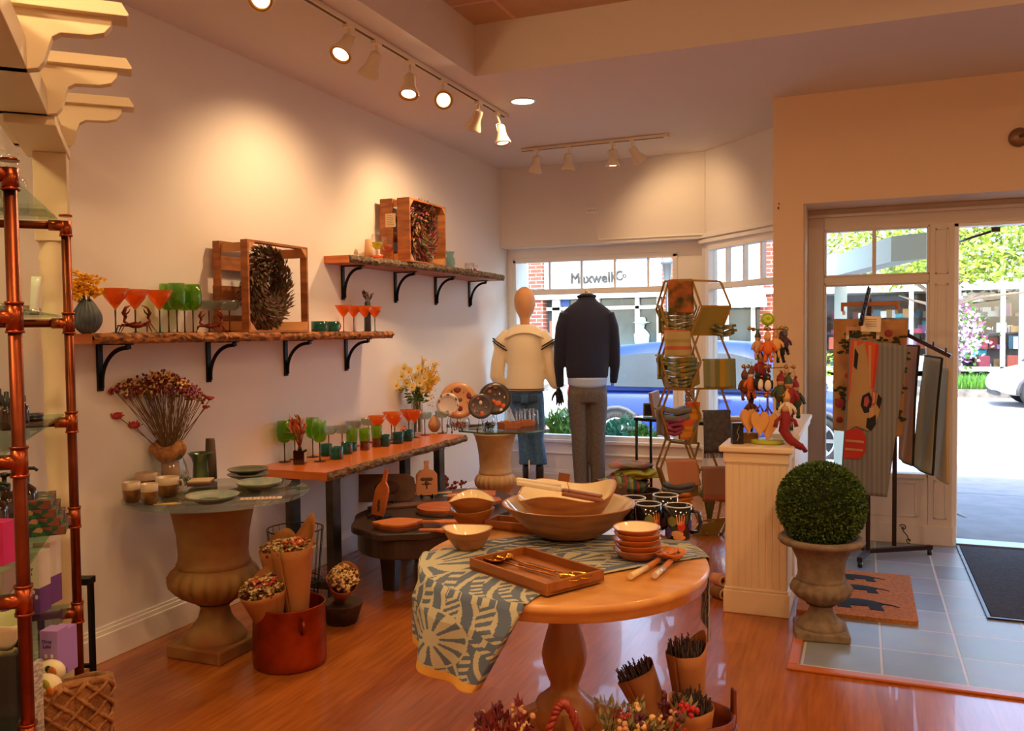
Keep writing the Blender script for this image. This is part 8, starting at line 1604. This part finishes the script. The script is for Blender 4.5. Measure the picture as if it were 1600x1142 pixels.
# twine rolls on the floor beside the pedestal
for k, (px, py, m, lb) in enumerate(((1126, 905, mat('pink_twine', '#D89A7A', .9), 'pink and cream twine roll, upper one on the floor by the pedestal'), (1129, 926, mat('brown_twine', '#8A6038', .9), 'brown twine roll with pale ring on the floor by the pedestal'))):
    q = on(px, 935, 2, 0); t = thing('twine_roll', lb, 'twine', (q.x - .02, q.y + .05 * (1 - k), .03 + .055 * (1 - k)), .9, 'twine rolls'); b = MB(); b.xf = Matrix.Rotation(PI / 2, 4, 'X'); b.lathe([(.012, -.035), (.03, -.035), (.032, 0), (.03, .035), (.012, .035)], 24, mod=lambda a, i, r: r * (1 + .02 * math.cos(12 * a))); obj('roll', b, m, t); b = MB(); b.tube([(math.cos(a) * .024, -.037, math.sin(a) * .024) for a in [2 * PI * j / 20 for j in range(20)]], .004, 6, closed=True); obj('ring', b, mat('cream_ring', '#E8D0A8', .8), t)
# ================================================================== bottom-left goods on the lowest shelf
ps_ = bpy.data.objects['pipe_shelf']; z = .145; w = LW * .9; P = [F0 + LW * .05, N0 + LW * .05, N0 + w, F0 + w]; P[1] -= LW * .55; P[0] += (P[1] - P[0]) * .12
b = MB(); b.add([q + Z(z) for q in P] + [q + Z(z + .007) for q in P], [(3, 2, 1, 0), (4, 5, 6, 7), (0, 1, 5, 4), (1, 2, 6, 5), (2, 3, 7, 6), (3, 0, 4, 7)]); obj('glass_shelf', b, gedge, ps_)
def at(px, py, D): d = RW @ Vector((px - PX, PY - py, -FPX)); return CAM + d * (D / FPX)
bw = mat('hyacinth_weave', '#B07A48', .9, noise=30, col2='#7E5028', bump=(50, 1, .01)); zb = .153
c = at(104, 1100, 2.33); c.z = zb; t = thing('woven_basket', 'woven tan square basket with slanting rim at the bottom left corner', 'basket', c, -.55)
b = MB()
def bg(u, v): a = 2 * PI * u; q = (abs(math.cos(a)) ** 4 + abs(math.sin(a)) ** 4) ** -.25; return (math.cos(a) * q * (.105 + .015 * v), math.sin(a) * q * (.085 + .015 * v), v * (.31 + .04 * math.cos(a)) )
b.grid(bg, 64, 12); obj('body', b, bw, t, solid=.014)
for s in (-1, 1):
    for k in range(13):
        b = MB(); pts = []
        for j in range(26): u = (j / 25 * .5 * s + k / 13) % 1; p = Vector(bg(u, j / 25)); n_ = Vector((p.x, p.y, 0)).normalized(); pts.append(p + n_ * (.010 + .004 * math.sin(j * 1.6 + k)))
        b.tube(pts, .0062, 5, flat=.7); obj('woven_strand', b, bw, t)
b = MB(); b.tube([Vector(bg(j / 48, 1)) for j in range(48)], .011, 7, closed=True); obj('rim', b, bw, t)
def egg(label, loc, cs, tilt):
    o = thing('painted_egg', label, 'egg', loc, tilt, 'painted eggs'); b = MB(); b.ball((0, 0, 0), .033, 24, 16, sc=(1.25, 1, 1)); obj('shell', b, mat('egg_cream', '#E2D0A4', .4), o)
    b = MB(); [b.ball((.018 + dx, -.026 + .006 * abs(dz) * 30, .008 + dz), r, 8, 6, i, sc=(1, .35, 1)) for i, (dx, dz, r) in enumerate(cs)]; obj('painted_motif', b, [mat('motif_lime', '#A8A83A', .5), mat('motif_orange', '#D0782C', .5), mat('motif_dark', '#2E3A24', .5)], o); return o
fill = MB(); fill.lathe([(0, .25), (.10, .25)], 20); t3 = obj('packing_paper', fill, mat('kraft_tan', '#B5804C', .8), t)
egg('cream painted egg with lime and orange bird motif, nearest in the woven basket', at(72, 1073, 2.22), ((.0, .008, .014), (.012, -.008, .013), (-.018, -.002, .010)), .2); egg('cream painted egg with dark beetle-like motif behind the nearest egg', at(79, 1050, 2.34), ((.0, .0, .008), (.012, .004, .016), (.0, .008, .013)), .1)
for k, (px, lb) in enumerate(((86, 'lilac carton with white print, nearer one over the woven basket'), (101, 'lilac carton with white print, farther one by the copper upright'))): q = at(px, 1046, 2.40 + .10 * k); carton(q, lb, (.05, .05, .115 + .01 * k), .30, lil=True)
crd = mat('dark_crate', '#2E2A28', .7); c = at(8, 1120, 2.12) - V(.05, .05, 0); c.z = zb; t = thing('fruit_crate', 'dark crate with cream liner of lemons at the bottom left edge', 'crate', c, PI / 4); b = MB()
for x0, x1, y0, y1 in ((-.12, .12, -.1, -.088), (-.12, .12, .088, .1), (-.12, -.108, -.1, .1), (.108, .12, -.1, .1)): b.box(x0, x1, y0, y1, 0, .50)
obj('body', b, crd, t, bev=.003); b = MB(); b.grid(lambda u, v: (math.cos(2 * PI * u) * (.10 + .02 * v), math.sin(2 * PI * u) * (.08 + .02 * v), .50 + .06 * v + .01 * math.sin(8 * PI * u)), 32, 4); obj('cream_liner', b, mat('liner_cream', '#E0CFA0', .7), t, solid=.003); b = MB(); b.box(-.1, .1, -.08, .08, .40, .43); obj('filling', b, mat('kraft_tan', '#B5804C', .8), t)
lem = mat('lemon_skin', '#D8A42C', .5, bump=(200, .2, .001)); pot_ = mat('cream_fruit', '#D8C08A', .5)
for k, (dx, dy, m, lb) in enumerate(((.04, -.04, lem, 'yellow lemon at the front of the dark crate'), (.03, .04, pot_, 'cream wooden fruit behind the lemon in the dark crate'), (-.05, .0, pot_, 'cream wooden fruit at the left in the dark crate'))): o = thing('faux_fruit', lb, 'fruit', c + V(dx, dy, .47), k); b = MB(); b.ball((0, 0, 0), .036, 18, 12, sc=(1.3, 1, 1)); b.ball((.046, 0, 0), .009, 8, 6); obj('skin', b, m, o)
c = at(44, 1075, 2.12); boxthing('paper_bag', 'white bag with fine grey lettering between the dark crate and woven basket', 'bag', V(c.x, c.y, zb), (.012, .10, .44), mat('white_paper_print', '#D8CFC0', .7, noise=60, col2='#8A8480', stretch=(1, 1, 3)), .3)
t = thing('slim_stand', 'slim black metal stand behind the copper shelf by the left wall', 'stand', (.226, 2.51, 0)); hz = .455
q4 = [(.0, .0), (-.20, -.085), (-.185, -.135), (.02, -.05)]; b = MB(); b.prism(q4[::-1], hz - .025, hz); obj('top', b, black, t)
for p in ((-.004, -.022), (-.18, -.105)): b = MB(); b.box(p[0] - .009, p[0] + .009, p[1] - .009, p[1] + .009, 0, hz - .025); obj('leg', b, black, t)
b = MB(); b.beam((-.004, -.022, .1), (-.18, -.105, .1), .015, .015); obj('stretcher', b, black, t)
